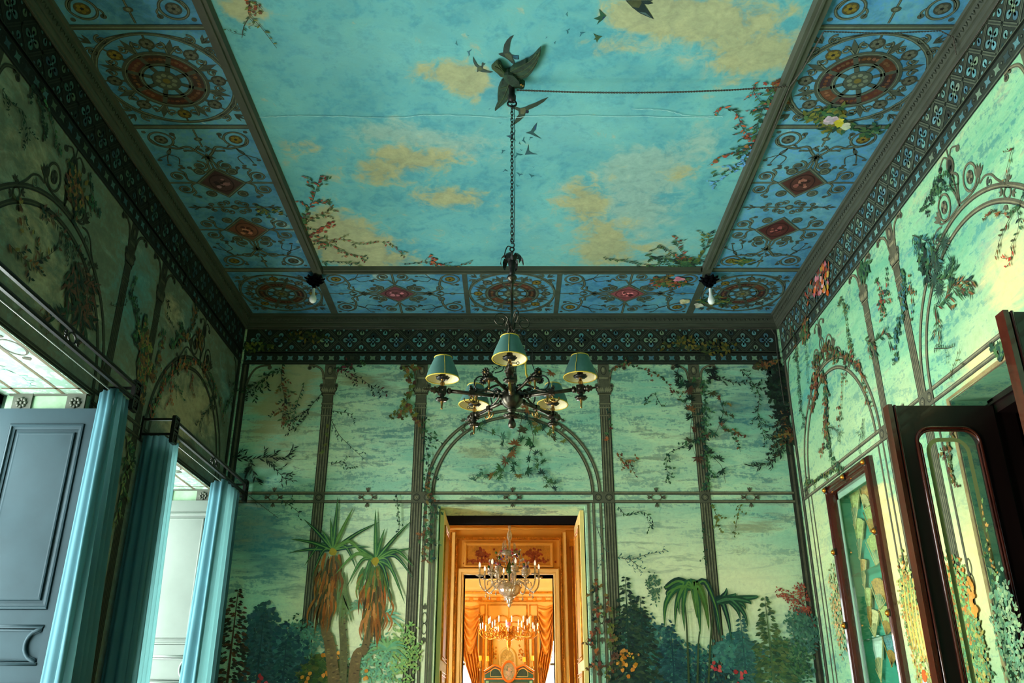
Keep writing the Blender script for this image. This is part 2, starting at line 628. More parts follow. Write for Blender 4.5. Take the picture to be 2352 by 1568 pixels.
# back wall
DX0, DX1, DZ = -0.675, 0.675, 3.32
bt = cb([(640, 880, 70, 60, .8), (620, 960, 60, 60, .6), (690, 830, 60, 30, .5), (700, 900, 50, 80, .5), (620, 1050, 60, 40, .5), (1090, 1050, 60, 25, .45), (820, 870, 60, 25, .4), (1740, 1200, 90, 60, .35)], onY, False)
bg = cb([(590, 1100, 70, 90, .5), (580, 1230, 80, 80, .9), (640, 1300, 70, 60, .5), (860, 880, 70, 40, .45), (1230, 1070, 60, 20, .4), (1720, 870, 90, 80, .5), (1700, 960, 120, 50, .5), (1760, 1060, 60, 90, .4),
         (1450, 1200, 60, 30, .4), (1760, 1180, 60, 40, .5), (900, 1010, 80, 50, .3), (560, 900, 30, 60, .7)], onY, False)
bl = cb([(850, 1330, 180, 160, 1.0), (900, 1480, 200, 110, .9), (700, 1380, 50, 60, .5), (1500, 1300, 200, 130, .9), (1560, 1420, 140, 80, .9), (1740, 1360, 120, 100, .9), (1500, 1060, 200, 70, .25), (1000, 1400, 60, 200, .8),
         (720, 1040, 100, 40, .35), (820, 950, 80, 40, .25), (1050, 1000, 80, 60, .15)], onY, False)  # pale horizon paint, also standing in for warm light low on the wall
wall_back = grid_wall('wall_back', PL['back'], -W, W, 0, HC, 0.08, [(DX0, DX1, 0, DZ)], lambda a, b: (gauss(bt, a, b), gauss(bg, a, b), gauss(bl, a, b)), [M_BACK])

# right wall
NY0, NY1, NZ0, NZ1 = 6.37, 7.16, 0.35, 3.22        # niche of the display case
PY0, PY1, PZ = 3.72, 5.03, 3.29                    # doorway in the right wall
rt = cb([(2020, 1180, 30, 60, 1.1), (2060, 1250, 30, 80, .9), (2280, 1250, 40, 60, .8), (2300, 640, 60, 60, .35), (2250, 850, 60, 20, .7), (2330, 700, 40, 50, .5)], lambda u, v: onX(u, v, W), True)
rg = cb([(1850, 900, 30, 60, .5), (1900, 860, 60, 40, .3), (2250, 530, 50, 40, .5), (2130, 560, 40, 40, .4), (2000, 700, 40, 40, .35), (2080, 620, 30, 30, .3)], lambda u, v: onX(u, v, W), True)
rl = cb([(2320, 600, 60, 80, .5), (2250, 800, 60, 60, .5), (1880, 1250, 30, 200, .6), (2080, 1350, 70, 160, 1.1), (2250, 1300, 80, 200, 1.1), (1960, 980, 80, 60, .3), (2080, 900, 30, 40, .35)], lambda u, v: onX(u, v, W), True)  # yellow-cream pigment, with the glow of the window light painted in
wall_right = grid_wall('wall_right', PL['right'], YR, D, 0, HC, 0.08, [(NY0, NY1, NZ0, NZ1), (PY0, PY1, 0, PZ)],
                       lambda a, b: (gauss(rt, a, b), gauss(rg, a, b), gauss(rl, a, b)), [M_RIGHT])

# left wall
lt_ = cb([(80, 520, 60, 60, .7), (180, 700, 60, 60, .5), (60, 320, 50, 60, .3), (400, 960, 40, 40, .9), (460, 930, 40, 30, .6), (400, 700, 20, 40, .7), (480, 900, 20, 40, .4)], lambda u, v: onX(u, v, -W), True)
lg = cb([(290, 700, 40, 80, .6), (40, 430, 40, 20, .5), (330, 640, 30, 50, .4), (430, 730, 20, 40, .5), (520, 900, 20, 60, .5)], lambda u, v: onX(u, v, -W), True)
holesL = [(y - WH, y + WH, 0.0, WZ) for y in WIN]
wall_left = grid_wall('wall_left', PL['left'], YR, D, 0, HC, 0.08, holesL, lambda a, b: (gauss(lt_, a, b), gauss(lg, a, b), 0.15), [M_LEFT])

mb = MB(); mb.box((-W, YR, 0), (W, YR - 0.2, HC)); S('wall_rear', mb, simple('sage_plaster', (150, 180, 150), 0.8))
mb = MB(); mb.box((-3.6, YR - .2, -0.1), (3.6, D + 1.0, 0)); S('floor', mb, M_OAK)
# roof slab above the painted ceiling and thickness of the walls
mb = MB(); mb.box((-3.6, YR - .2, HC + .002), (3.6, D + 0.85, HC + 0.2)); S('ceiling_slab', mb, M_BLACK)

# left window reveals: soffit, jambs, sash frames, shutters
M_REV = mural_mat('painted_reveal', (92, 118, 104), (110, 132, 114), (200, 200, 170), (150, 180, 170), (220, 230, 210), (160, 196, 180), nscale=3)
rv = MB()
prev = YR
for y in WIN:
    rv.box((-3.6, prev, 0), (-W - .003, y - WH, HC))
    rv.box((-3.6, y - WH, WZ), (-W - .003, y + WH, HC))
    prev = y + WH
rv.box((-3.6, prev, 0), (-W - .003, D + .85, HC))
S('wall_left_masonry', rv, M_REV)


def sash(mb, y0, y1, x, z1):
    fw = 0.06
    mb.box((x, y0, 0), (x + .06, y0 + fw, z1)); mb.box((x, y1 - fw, 0), (x + .06, y1, z1))
    mb.box((x, y0, z1 - fw), (x + .06, y1, z1))
    mb.box((x, y0, z1 - .75), (x + .06, y1, z1 - .69))
    mb.box((x, (y0 + y1) / 2 - .04, 0), (x + .05, (y0 + y1) / 2 + .04, z1 - .7))
    for zz in (0.9, 1.8): mb.box((x + .01, y0, zz), (x + .04, y1, zz + .035))


def panel_leaf(mb, w, h, t, flip):
    """a panelled shutter leaf: local x 0..w, y 0..t, z 0..h ; face with panels on -y"""
    mb.box((0, 0.012, 0), (w, t, h))
    st = 0.095
    zs = [(0.12, h - 1.60, 'r'), (h - 1.50, h - 1.30, 'c'), (h - 1.21, h - 0.10, 'r')]
    # stiles and rails
    mb.box((0, 0, 0), (st, 0.013, h)); mb.box((w - st, 0, 0), (w, 0.013, h))
    ed = [0] + [z for q in zs for z in q[:2]] + [h]
    for i in range(0, len(ed), 2): mb.box((st, 0, ed[i]), (w - st, 0.013, ed[i + 1]))
    for z0, z1, k in zs:
        x0, x1 = st, w - st
        if k == 'r':
            prof = [(0, 0.013), (0.006, -0.008), (0.016, -0.010), (0.022, 0.002), (0.036, 0.004)]
            path = [((x0, 0, z0), (1, 0, 1), (0, 1, 0)), ((x1, 0, z0), (-1, 0, 1), (0, 1, 0)), ((x1, 0, z1), (-1, 0, -1), (0, 1, 0)), ((x0, 0, z1), (1, 0, -1), (0, 1, 0))]
            mb.sweep(prof, path, closed=True)
            q = 0.052
            prof2 = [(0, 0.013), (0.004, 0.001), (0.012, -0.001), (0.02, 0.0)]
            path = [((x0 + q, 0, z0 + q), (1, 0, 1), (0, 1, 0)), ((x1 - q, 0, z0 + q), (-1, 0, 1), (0, 1, 0)), ((x1 - q, 0, z1 - q), (-1, 0, -1), (0, 1, 0)), ((x0 + q, 0, z1 - q), (1, 0, -1), (0, 1, 0))]
            mb.sweep(prof2, path, closed=True)
            mb.box((x0 + q + .019, 0.0, z0 + q + .019), (x1 - q - .019, 0.013, z1 - q - .019))
        else:
            # small panel with scooped ends
            r = (z1 - z0) * 0.44; zc = (z0 + z1) / 2
            pts = [(x0, z0)] + [(x0 + r * cos(a), zc + r * sin(a)) for a in [radians(-80 + 160 * i / 10) for i in range(11)]] + [(x0, z1)]
            pts += [(x1, z1)] + [(x1 - r * cos(a), zc + r * sin(a)) for a in [radians(80 - 160 * i / 10) for i in range(11)]] + [(x1, z0)]
            mb.tube([(a, 0.004, b) for a, b in pts], 0.011, 6, closed=True)
            mb.tube([(a * .97 + .015 * w, 0.008, zc + (b - zc) * .82) for a, b in pts], 0.006, 5, closed=True)


for k, y in enumerate(WIN):
    e = empty('window_%d' % (k + 1), (RX, y, 0), kind='structure')
    f = MB(); sash(f, -WH, WH, -.02, WZ)
    f.build('window_frame', M_GREY_SHADED, e)
    for s_, nm in ((1, 'far'), (-1, 'near')):
        lm = MB(); panel_leaf(lm, 0.655, 3.29, 0.035, False)
        o = lm.build('shutter', M_GREY_SHADED if k == 1 else M_WHITEPAINT, e)  # middle window's leaves carry their shade in a darker colour
        if s_ > 0:
            o.location = (0.075, WH - 0.075, 0)
        else:
            o.location = (0.075 + .655, -WH + 0.075, 0); o.rotation_euler = (0, 0, pi)

# painted soffit / head of reveals: rails, medallion, corner rosette blocks
for k, y in enumerate(WIN):
    fn = lambda a, b, o: (a, b, WZ - o)
    p = Paint(fn)
    c1, c2 = (66, 62, 44), (50, 50, 38)
    x0, x1, y0, y1 = -W, RX + .1, y - WH, y + WH
    for xx in (x0 - .02, x0 - .16, x1 + .06): p.stroke([(xx, y0), (xx, y1)], 0.022, c1, 1)
    for yy in (y0 + .03, y1 - .03, y1 - .14, y0 + .14): p.stroke([(x0, yy), (x1, yy)], 0.016, c1, 1)
    for s_ in (0.0,):
        p.ring((x0 - .09, y), .06, .012, c2, 2, ry=.11)
        for a in (-.16, .16): p.blob((x0 - .09, y + a), .03, c2, 3)
    for i in range(9):
        yy = y1 - .2 - i * .08
        p.stroke([(x0 - .3 + .03 * sin(i), yy), (x0 - .3 + .03 * sin(i + 1), yy - .08)], .004, (110, 170, 150), 2)
        for q in range(3): p.leaf((x0 - .3 + .03 * sin(i), yy), random.random() * 6, .05, .018, (110, 180, 160), 3)
    p.build('painted_soffit', [PAINT], wall_left)
    # transom board with rosette blocks just under the soffit, against the far jamb
    b = MB()
    yb = y + WH
    b.box((-W - .01, yb - .03, WZ - .12), (RX + .08, yb, WZ - .005), 0)
    b.box((-W - .012, yb - .045, WZ - .125), (-W - .13, yb - .028, WZ), 1)
    b.box((RX + .25, yb - .045, WZ - .125), (RX + .13, yb - .028, WZ), 1)
    b.box((-W - .012, yb - .042, WZ - .125), (RX + .1, yb - .028, WZ - .108), 1)
    b.box((-W - .012, yb - .042, WZ - .012), (RX + .1, yb - .028, WZ), 1)
    for xx in (-W - .071, RX + .19):
        for q in range(8):
            a = q * pi / 4
            b.ball((xx + .026 * cos(a), yb - .048, WZ - .062 + .026 * sin(a)), .012, 6, 1)
        b.ball((xx, yb - .05, WZ - .062), .011, 6, 1)
    b.build('transom_board', [simple('transom_green', (120, 150, 120), .7), M_IRONWOOD], wall_left)

# near-right doorway (double mahogany doors) reveal
rv = MB()
RD = 0.34
rv.box((W + .003, PY0 - .03, PZ), (W + RD, PY1 + .03, PZ + .1), 0)
rv.box((W + .003, PY1, 0), (W + RD, PY1 + .06, PZ), 0)
rv.box((W + .003, PY0 - .06, 0), (W + RD, PY0, PZ), 0)
S('wall_right_reveal', rv, M_RIGHT)
fr = MB()
fr.box((W + .22, PY0, PZ - .10), (W + RD, PY1, PZ), 0)
fr.box((W + .22, PY1 - .06, 0), (W + RD, PY1, PZ), 0)
fr.box((W + .22, PY0, 0), (W + RD, PY0 + .06, PZ), 0)
fr.box((W + .2, PY0 + .0, PZ - .045), (W + .225, PY1, PZ - .03), 0)
S('trim_1', fr, M_MAHOG_D)
rv = MB()
rv.box((W + 1.6, PY0 - 1.2, 0), (W + 1.7, PY1 + 1.2, 4)); rv.box((W + RD, PY0 - 1.2, 3.9), (W + 1.7, PY1 + 1.2, 4))
rv.box((W + RD, PY1 + 1.2, 0), (W + 1.7, PY1 + 1.3, 4)); rv.box((W + RD, PY0 - 1.3, 0), (W + 1.7, PY0 - 1.2, 4)); rv.box((W + RD, PY0 - 1.2, -.1), (W + 1.7, PY1 + 1.2, 0))
rv.box((W + RD - .02, PY1, 0), (W + RD, PY1 + 1.2, 4)); rv.box((W + RD - .02, PY0 - 1.2, 0), (W + RD, PY0, 4)); rv.box((W + RD - .02, PY0, PZ), (W + RD, PY1, 4))
S('wall_passage', rv, M_MAHOG_D)


def glazed_leaf(name, w, h, loc, rz):
    e = empty(name, loc, rz)
    st, t = 0.125, 0.05
    top = 0.14; r = 0.09
    f = MB()
    f.box((0, 0, 0), (st, t, h)); f.box((w - st, 0, 0), (w, t, h)); f.box((st, 0, h - top), (w - st, t, h)); f.box((st, 0, 0), (w - st, t, .9))
    # rounded shoulders at the head of the glass
    for sx in (0, 1):
        xc = st if sx == 0 else w - st; d = 1 if sx == 0 else -1
        poly = [(xc, -.001, h - top), (xc, -.001, h - top - r)] + [(xc + d * r * (1 - cos(a)), -.001, h - top - r + r * sin(a)) for a in [pi / 2 * i / 6 for i in range(1, 7)]]
        f.extrude(poly, (0, t + .002, 0))
    f.build('leaf_frame', M_MAHOG_D, e)
    m = MB()
    pts = [(st, h - top - r)] + [(st + r * (1 - cos(a)), h - top - r + r * sin(a)) for a in [pi / 2 * i / 6 for i in range(1, 7)]]
    pts += [(w - x, z) for x, z in pts[::-1]]
    pts = [(st, .9)] + pts + [(w - st, .9)]
    for off, rr in ((0.0, .011), (0.018, .007)):
        m.tube([(st + off if abs(x - st) < 1e-6 else (w - st - off if abs(x - w + st) < 1e-6 else x), -.006, z - off) for x, z in pts], rr, 8, closed=True)
    m.build('glazing_bead', M_MAHOG, e)
    g = MB(); g.box((st, .02, .9), (w - st, .026, h - top)); g.build('glass_pane', M_GLASS, e)
    # frosted line that follows the pane
    k = 0.055
    b = MB()
    out = [(st + k, .95), (st + k, h - top - r - k)] + [(st + k + r * (1 - cos(a)), h - top - r - k + r * sin(a)) for a in [pi / 2 * i / 6 for i in range(1, 7)]]
    out += [(w - x, z) for x, z in out[::-1]]
    q = 0.024
    vs, fs = [], []
    cx, cz = w / 2, (h + .9) / 2
    for i, (x, z) in enumerate(out):
        a = out[max(i - 1, 0)]; c = out[min(i + 1, len(out) - 1)]
        dx, dz = c[0] - a[0], c[1] - a[1]; hh = hypot(dx, dz) or 1
        vs += [(x, .018, z), (x + dz / hh * q, .018, z - dx / hh * q)]
    fs = [(2 * i, 2 * i + 1, 2 * i + 3, 2 * i + 2) for i in range(len(out) - 1)]
    b.add(vs, fs); b.build('frosted_border', M_FROST, e)
    mm = MB()
    mm.box((-.012, -.012, 0), (.014, t + .01, h + .005)); mm.tube([(.03, -.008, 0), (.03, -.008, h)], .008, 6)
    mm.build('edge_bead', M_MAHOG, e)
    return e


d2 = empty('door_2', (W, (PY0 + PY1) / 2, 0), kind='structure')
for nm, loc in (('far', (2.255, PY1 - .09, 0)), ('near', (2.335, PY0 + .02, 0))):
    l = glazed_leaf('door_leaf', 0.62, 3.23 if nm == 'far' else 3.28, loc, 0)
    l.location = (loc[0] - W, loc[1] - (PY0 + PY1) / 2, 0)
    l.parent = d2

# back doorway: painted soffit, dark gap, folded leaves
rv = MB()
rv.box((DX0 - .05, D + .003, DZ), (DX1 + .05, D + .40, DZ + .05), 0)
rv.box((DX0 - .06, D + .003, 0), (DX0, D + .40, DZ), 0); rv.box((DX1, D + .003, 0), (DX1 + .06, D + .40, DZ), 0)
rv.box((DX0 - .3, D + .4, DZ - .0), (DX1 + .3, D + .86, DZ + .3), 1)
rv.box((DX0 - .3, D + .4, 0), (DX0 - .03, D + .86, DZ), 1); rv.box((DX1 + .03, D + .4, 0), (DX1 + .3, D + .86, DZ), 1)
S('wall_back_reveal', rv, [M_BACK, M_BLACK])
d1 = empty('door_1', (0, D + .4, 0), kind='structure')
for s_ in (-1, 1):
    lm = MB()
    w_, h_ = 0.80, DZ - .02
    lm.box((0, 0, 0), (.035, w_, h_), 0)
    for z0, z1 in ((.15, 1.1), (1.2, 1.9), (2.0, 3.18)):
        lm.box((-.004, .10, z0), (0, w_ - .10, z1), 1)
        for q in (0, .03):
            lm.tube([(-.006, .10 + q, z0 + q), (-.006, w_ - .1 - q, z0 + q), (-.006, w_ - .1 - q, z1 - q), (-.006, .1 + q, z1 - q)], .008, 6, 2, closed=True)
    o = lm.build('door_leaf', [M_GOLDPAINT_L if s_ > 0 else M_CREAM, M_GOLDPAINT, M_GILT], d1)
    o.location = (s_ * (DX1 - .045) if s_ > 0 else -(DX1 - .045), .02 - .34, 0)
    if s_ < 0: o.scale = (-1, 1, 1)

# ------------------------------------------------------------------ cornice and ceiling mouldings (real relief)
def room_loop(o, z):
    x, y0, y1 = W - o, YR + o, D - o
    return [(-x, y0, z), (x, y0, z), (x, y1, z), (-x, y1, z)]


cm = MB()
CZ0 = 5.134                     # underside of the cornice
prof = [(0.000, CZ0 - .022), (0.018, CZ0 - .022), (0.020, CZ0 - .004), (0.030, CZ0), (0.036, CZ0 + .02), (0.036, CZ0 + .034), (0.044, CZ0 + .036), (0.050, CZ0 + .062), (0.055, CZ0 + .07), (0.058, CZ0 + .098), (0.075, CZ0 + .10), (0.080, CZ0 + .119), (0.0, CZ0 + .119)]
vs, fs = [], []
for (o, z) in prof: vs += room_loop(o, z)
for i in range(len(prof) - 1):
    for k in range(4):
        k2 = (k + 1) % 4
        fs.append((i * 4 + k, i * 4 + k2, (i + 1) * 4 + k2, (i + 1) * 4 + k))
cm.add(vs, fs)
# egg and dart
egg = MB()
sp_ = 0.045
def eggs(p0, p1, nrm):
    p0, p1, nrm = Vector(p0), Vector(p1), Vector(nrm)
    n = int((p1 - p0).length / sp_)
    t = (p1 - p0).normalized()
    for i in range(n):
        c = p0 + t * sp_ * (i + .5)
        a = c + nrm * .053 + Vector((0, 0, CZ0 + .078)); b = c + nrm * .047 + Vector((0, 0, CZ0 + .045))
        m_ = (a + b) / 2 + nrm * .012
        w = t * sp_ * .30
        egg.add([a - w, a + w, m_ + w * 1.1, b, m_ - w * 1.1], [(0, 1, 2, 3, 4)])
        egg.add([a - w, m_ - w * 1.1, b, b - nrm * .01, a - nrm * .01 - w], [(0, 1, 2, 3, 4)])
        egg.add([a + w, m_ + w * 1.1, b, b - nrm * .01, a - nrm * .01 + w], [(0, 1, 2, 3, 4)])
eggs((-W + .05, D, 0), (W - .05, D, 0), (0, -1, 0))
eggs((W, 3.2, 0), (W, D - .05, 0), (-1, 0, 0))
eggs((-W, 3.2, 0), (-W, D - .05, 0), (1, 0, 0))
trim = S('trim_2', cm, M_IRONWOOD)
egg.build('egg_and_dart', M_IRONWOOD, trim)

cm = MB()
def bar(x0, y0, x1, y1, h=.03, bev=.012):
    z = HC - .0006
    vs = [(x0, y0, z), (x1, y0, z), (x1, y1, z), (x0, y1, z), (x0 + bev, y0 + bev, z - h), (x1 - bev, y0 + bev, z - h), (x1 - bev, y1 - bev, z - h), (x0 + bev, y1 - bev, z - h)]
    cm.add(vs, [(0, 1, 5, 4), (1, 2, 6, 5), (2, 3, 7, 6), (3, 0, 4, 7), (4, 5, 6, 7)])
BW = .105
for s_ in (-1, 1):
    xa, xb = sorted((s_ * BX, s_ * (BX + BW)))
    bar(xa, BY0 - BW, xb, BY1 + BW, .035)
    q = s_ * (BX + BW * .3); q2 = s_ * (BX + BW * .55)
    a, b = sorted((q, q2)); bar(a, BY0, b, BY1, .048, .006)
bar(-BX, BY1, BX, BY1 + BW, .035); bar(-BX, BY1 + .03, BX, BY1 + .06, .048, .006)
bar(-BX, BY0 - BW, BX, BY0, .035)
S('trim_3', cm, M_IRONWOOD)

# ------------------------------------------------------------------ painted ornament of the ceiling border
OR = Paint('ceil', .0010, .0005)
C1, C2, C3 = (62, 72, 62), (100, 112, 94), IRON_D


def iron(p, pts, w, L=2, hl=True):
    p.stroke(pts, w, C1, L)
    if hl: p.stroke(pts, (w if not callable(w) and not isinstance(w, tuple) else .012) * .35, C2, L + 1)


def spiral(p, c, r, a0, d, turns, w, L=2, end=True):
    pts = []
    n = int(14 * turns) + 3
    for i in range(n + 1):
        t = i / n
        a = a0 + d * 2 * pi * turns * t
        q = r * (1 - .72 * t)
        pts.append((c[0] + q * cos(a), c[1] + q * sin(a)))
    p.stroke(pts, (w, w * .6), C1, L)
    p.stroke(pts, w * .25, C2, L + 1)
    if end: p.disc(pts[-1], w * 1.1, C1, L, n=8)


class XF:
    """local panel frame: (t along, s across) -> ceiling"""
    def __init__(s, p, c, ax, ay):
        s.p, s.c, s.ax, s.ay = p, c, ax, ay
        s.sx = s.sy = 1

    def T(s, q):
        a, b = q[0] * s.sx, q[1] * s.sy
        return (s.c[0] + s.ax[0] * a + s.ay[0] * b, s.c[1] + s.ax[1] * a + s.ay[1] * b)

    def stroke(s, pts, w, c=None, L=2):
        w = (w[0] * 1.45, w[1] * 1.45) if isinstance(w, tuple) else w * 1.45
        s.p.stroke([s.T(q) for q in pts], w, c or C1, L)

    def iron(s, pts, w, L=2):
        pp = [s.T(q) for q in pts]; w *= 1.45
        s.p.stroke(pp, w, C1, L); s.p.stroke(pp, w * .3, C2, L + 1)

    def disc(s, c, r, col, L=2, ry=None, n=14, rot=0): s.p.disc(s.T(c), r, col, L, ry, n, rot=rot)

    def ring(s, c, r, w, col, L=2): s.p.ring(s.T(c), r, w, col, L)

    def spiral(s, c, r, a0, d, turns, w, L=2):
        pts = []
        n = int(14 * turns) + 3
        for i in range(n + 1):
            t = i / n
            a = a0 + d * 2 * pi * turns * t
            q = r * (1 - .7 * t)
            pts.append((c[0] + q * cos(a), c[1] + q * sin(a)))
        s.stroke(pts, (w, w * .6), None, L); s.stroke(pts, w * .25, C2, L + 1)
        s.disc(pts[-1], w * 1.15, C1, L, n=8)

    def leaf(s, c, a, ln, wd, col, L=2):
        q = (c[0] + ln * cos(a), c[1] + ln * sin(a))
        m = ((c[0] + q[0]) / 2, (c[1] + q[1]) / 2)
        n = (-sin(a) * wd / 2, cos(a) * wd / 2)
        s.p.poly([s.T(c), s.T((m[0] + n[0], m[1] + n[1])), s.T(q), s.T((m[0] - n[0], m[1] - n[1]))], col, L)


def flower(x, c, r, gold):
    x.disc(c, r, IRON_P if not gold else (70, 66, 34), 3, n=16)
    col = (112, 100, 38) if gold else (84, 90, 76)
    for k in range(5):
        a = k * 2 * pi / 5
        x.disc((c[0] + r * .5 * cos(a), c[1] + r * .5 * sin(a)), r * .3, col, 4, n=8)
    x.disc(c, r * .22, IRON_D, 5, n=8)


def rosette(p, cx, cy, s, tone=0):
    x = XF(p, (cx, cy), (1, 0), (0, 1))
    R = s * .485
    x.ring((0, 0), R, .03 * s, C1, 3); x.ring((0, 0), R - .004, .007 * s, C2, 4)
    rr = [(70, 42, 30), (52, 36, 30), (84, 50, 32), (46, 34, 32)]
    for k in range(8):
        a0, a1 = 2 * pi * (k + .5) / 8, 2 * pi * (k + 1.5) / 8
        p.ring((cx, cy), s * .232, s * .085, jc(rr[k % 4], 10), 2, n=6, a0=a0, a1=a1)
        for q in range(5):
            a = a0 + (a1 - a0) * (q + .5) / 5
            p.blob((cx + s * .232 * cos(a), cy + s * .232 * sin(a)), s * .018, jc((96, 64, 42), 14), 3)
        x.stroke([(s * .1 * cos(a0), s * .1 * sin(a0)), (s * .28 * cos(a0), s * .28 * sin(a0))], s * .024, C1, 5)
    x.ring((0, 0), s * .290, s * .040, C1, 5); x.ring((0, 0), s * .285, s * .006, C2, 6)
    x.ring((0, 0), s * .176, s * .034, C1, 5); x.ring((0, 0), s * .178, s * .006, C2, 6)
    x.disc((0, 0), s * .105, C1, 5, n=24)
    for k in range(8):
        a = k * pi / 4
        x.disc((s * .06 * cos(a), s * .06 * sin(a)), s * .02, C2, 6, n=7)
    x.disc((0, 0), s * .028, (100, 92, 44), 7, n=8)
    for k in range(8):
        a = 2 * pi * k / 8
        c = (s * .385 * cos(a), s * .385 * sin(a))
        flower(x, c, s * .055, (k + tone) % 3 == 0)
        x.stroke([(s * .29 * cos(a), s * .29 * sin(a)), (s * .34 * cos(a), s * .34 * sin(a))], s * .018)
        x.stroke([(s * .43 * cos(a), s * .43 * sin(a)), (s * .47 * cos(a), s * .47 * sin(a))], s * .012)
        b = a + pi / 8
        x.leaf((s * .30 * cos(b), s * .30 * sin(b)), b, s * .165, s * .05, C1)
        for d in (-1, 1):
            q = a + d * .20
            cc = (s * .375 * cos(q + d * .02), s * .375 * sin(q + d * .02))
            x.spiral((cc[0], cc[1]), s * .040, b if d > 0 else b - pi / 4, d, 1.0, s * .015)
            x.iron(smoothc([(s * .30 * cos(a + d * .37), s * .30 * sin(a + d * .37)), (s * .345 * cos(a + d * .33), s * .345 * sin(a + d * .33)), (s * .40 * cos(a + d * .28), s * .40 * sin(a + d * .28))], 4), s * .013)
    for sx in (-1, 1):
        for sy in (-1, 1):
            x.sx, x.sy = sx, sy
            m = s * .45
            x.spiral((m * .98 - s * .02, m * .74 - s * .03), s * .05, 0, 1, 1.2, s * .016)
            x.spiral((m * .74 - s * .03, m * .98 - s * .02), s * .05, pi / 2, -1, 1.2, s * .016)
            for a in (20, 45, 70): x.leaf((m * .86, m * .86), radians(a), s * .10, s * .028, C1)
            x.iron(smoothc([(m * .80, m * .80), (m * .95, m * .62), (m * 1.02, m * .42), (m * 1.05, m * .3)], 4), s * .014)
            x.iron(smoothc([(m * .80, m * .80), (m * .62, m * .95), (m * .42, m * 1.02), (m * .3, m * 1.05)], 4), s * .014)
            x.disc((m * 1.04, m * .28), s * .018, C1, 2, n=8); x.disc((m * .28, m * 1.04), s * .018, C1, 2, n=8)


def lyre(x, te, w, d, gold):
    """scroll group between the divider at t=te and the diamond; d = direction towards the diamond (+-1)"""
    T = lambda t: te + d * t
    x.disc((T(.11), 0), .030, C1, 3, ry=.022, n=12); x.disc((T(.11), 0), .014, C2, 4, n=8)
    x.iron([(T(0), 0), (T(.20), 0)], .010)
    for s_ in (-1, 1):
        x.sy = s_
        c = (T(.115), w * .335)
        x.ring(c, .082, .018, C1, 3); x.ring((c[0], c[1]), .082, .005, C2, 4)
        flower(x, c, .048, gold if s_ > 0 else not gold)
        x.iron(smoothc([(T(.33), .0), (T(.27), .05), (T(.20), .10), (T(.22), .18), (T(.20), w * .335), (T(.17), w * .40), (T(.10), w * .44)], 5), .016)
        x.iron(smoothc([(T(.19), .02), (T(.245), .075), (T(.24), .15)], 5), .013)
        for q in range(4): x.leaf((T(.235 - .012 * q), .11 + .03 * q), radians(60 + 40 * q) * d, .05, .018, C1)
        x.disc((T(.055), w * .21), .020, C1, 3, n=10)
        x.iron(smoothc([(T(.05), w * .215), (T(.09), w * .2), (T(.13), w * .24)], 4), .010)
        x.disc((T(.03), w * .45), .016, C1, 3, n=10)
        # berries on thin stems
        for q, (bt, bs) in enumerate(((.36, w * .46), (.42, w * .40), (.43, w * .30))):
            x.stroke(smoothc([(T(.22), w * .30), (T(.28), w * .33 + .01 * q), (T(.33), bs - .02), (T(bt - .02), bs)], 4), .006)
            x.disc((T(bt), bs), .018, C1, 3, ry=.013, n=9)
        # scroll pair next to the diamond
        x.spiral((T(.43), .095), .058, 0 if d < 0 else pi, 1, 1.3, .015)
        x.iron(smoothc([(T(.33), 0), (T(.40), .025), (T(.47), .035), (T(.52), .09), (T(.50), .15), (T(.46), .175)], 5), .012)
        x.disc((T(.455), .178), .018, C1, 3, n=9)
        x.disc((T(.43), .095), .026, C1, 3, n=10)
    x.sy = 1
    for a in (-50, -25, 0, 25, 50): x.leaf((T(.30), 0), radians(a) + (0 if d > 0 else pi), .075, .024, C1, 3)
    for a in (-35, 35): x.leaf((T(.27), 0), radians(a) + (pi if d > 0 else 0), .09, .03, C1, 3)
    x.iron([(T(.28), 0), (T(.60), 0)], .012)


def diamond(x, tc, w, col, lt=.205, ls=.195):
    def q(k): return [(tc + lt * k, 0), (tc, ls * k), (tc - lt * k, 0), (tc, -ls * k)]
    x.p.poly([x.T(a) for a in q(1.0)], C1, 4)
    x.p.poly([x.T(a) for a in q(.93)], C2, 5)
    x.p.poly([x.T(a) for a in q(.88)], C1, 6)
    x.p.poly([x.T(a) for a in q(.80)], col, 7)
    c = x.T((tc, 0))
    dk = tuple(v * .6 for v in col)
    r1, r2 = (lt * .5, ls * .42) if abs(x.ax[0]) > .5 else (ls * .42, lt * .5)
    x.p.disc(c, r1 * 1.12, dk, 8, r2 * 1.12, 24); x.p.disc(c, r1, tuple(v * 1.05 for v in col), 9, r2, 24)
    lt_c = tuple(min(230, v * 1.7 + 14) for v in col)
    for k in range(14):
        x.p.blob((c[0] + random.uniform(-.55, .55) * r1, c[1] + random.uniform(-.5, .5) * r2), random.uniform(.012, .028), jc(lt_c if k % 2 else dk, 14), 10)
    for s_ in (-1, 1):
        for t_ in (-1, 1):
            x.disc((tc + t_ * lt * .72, s_ * ls * .62), .044, C1, 3, n=14); x.disc((tc + t_ * lt * .72, s_ * ls * .62), .030, C2, 4, n=12); x.disc((tc + t_ * lt * .72, s_ * ls * .62), .024, C1, 5, n=12)
            x.sx, x.sy = 1, s_
            cc = (tc + t_ * .085, w * .385)
            x.spiral(cc, .060, -pi / 2, t_, 1.35, .015)
            x.disc(cc, .024, C1, 3, n=10)
            x.iron(smoothc([(tc, ls * .95), (tc + t_ * .02, ls * 1.15), (tc + t_ * .05, w * .31), (tc + t_ * .13, w * .30), (tc + t_ * .17, w * .34), (tc + t_ * .19, w * .30)], 5), .012)
            x.disc((tc + t_ * .195, w * .29), .018, C1, 3, n=9)
            x.sy = 1
    x.iron([(tc, ls), (tc, w * .5)], .016); x.iron([(tc, -ls), (tc, -w * .5)], .016)


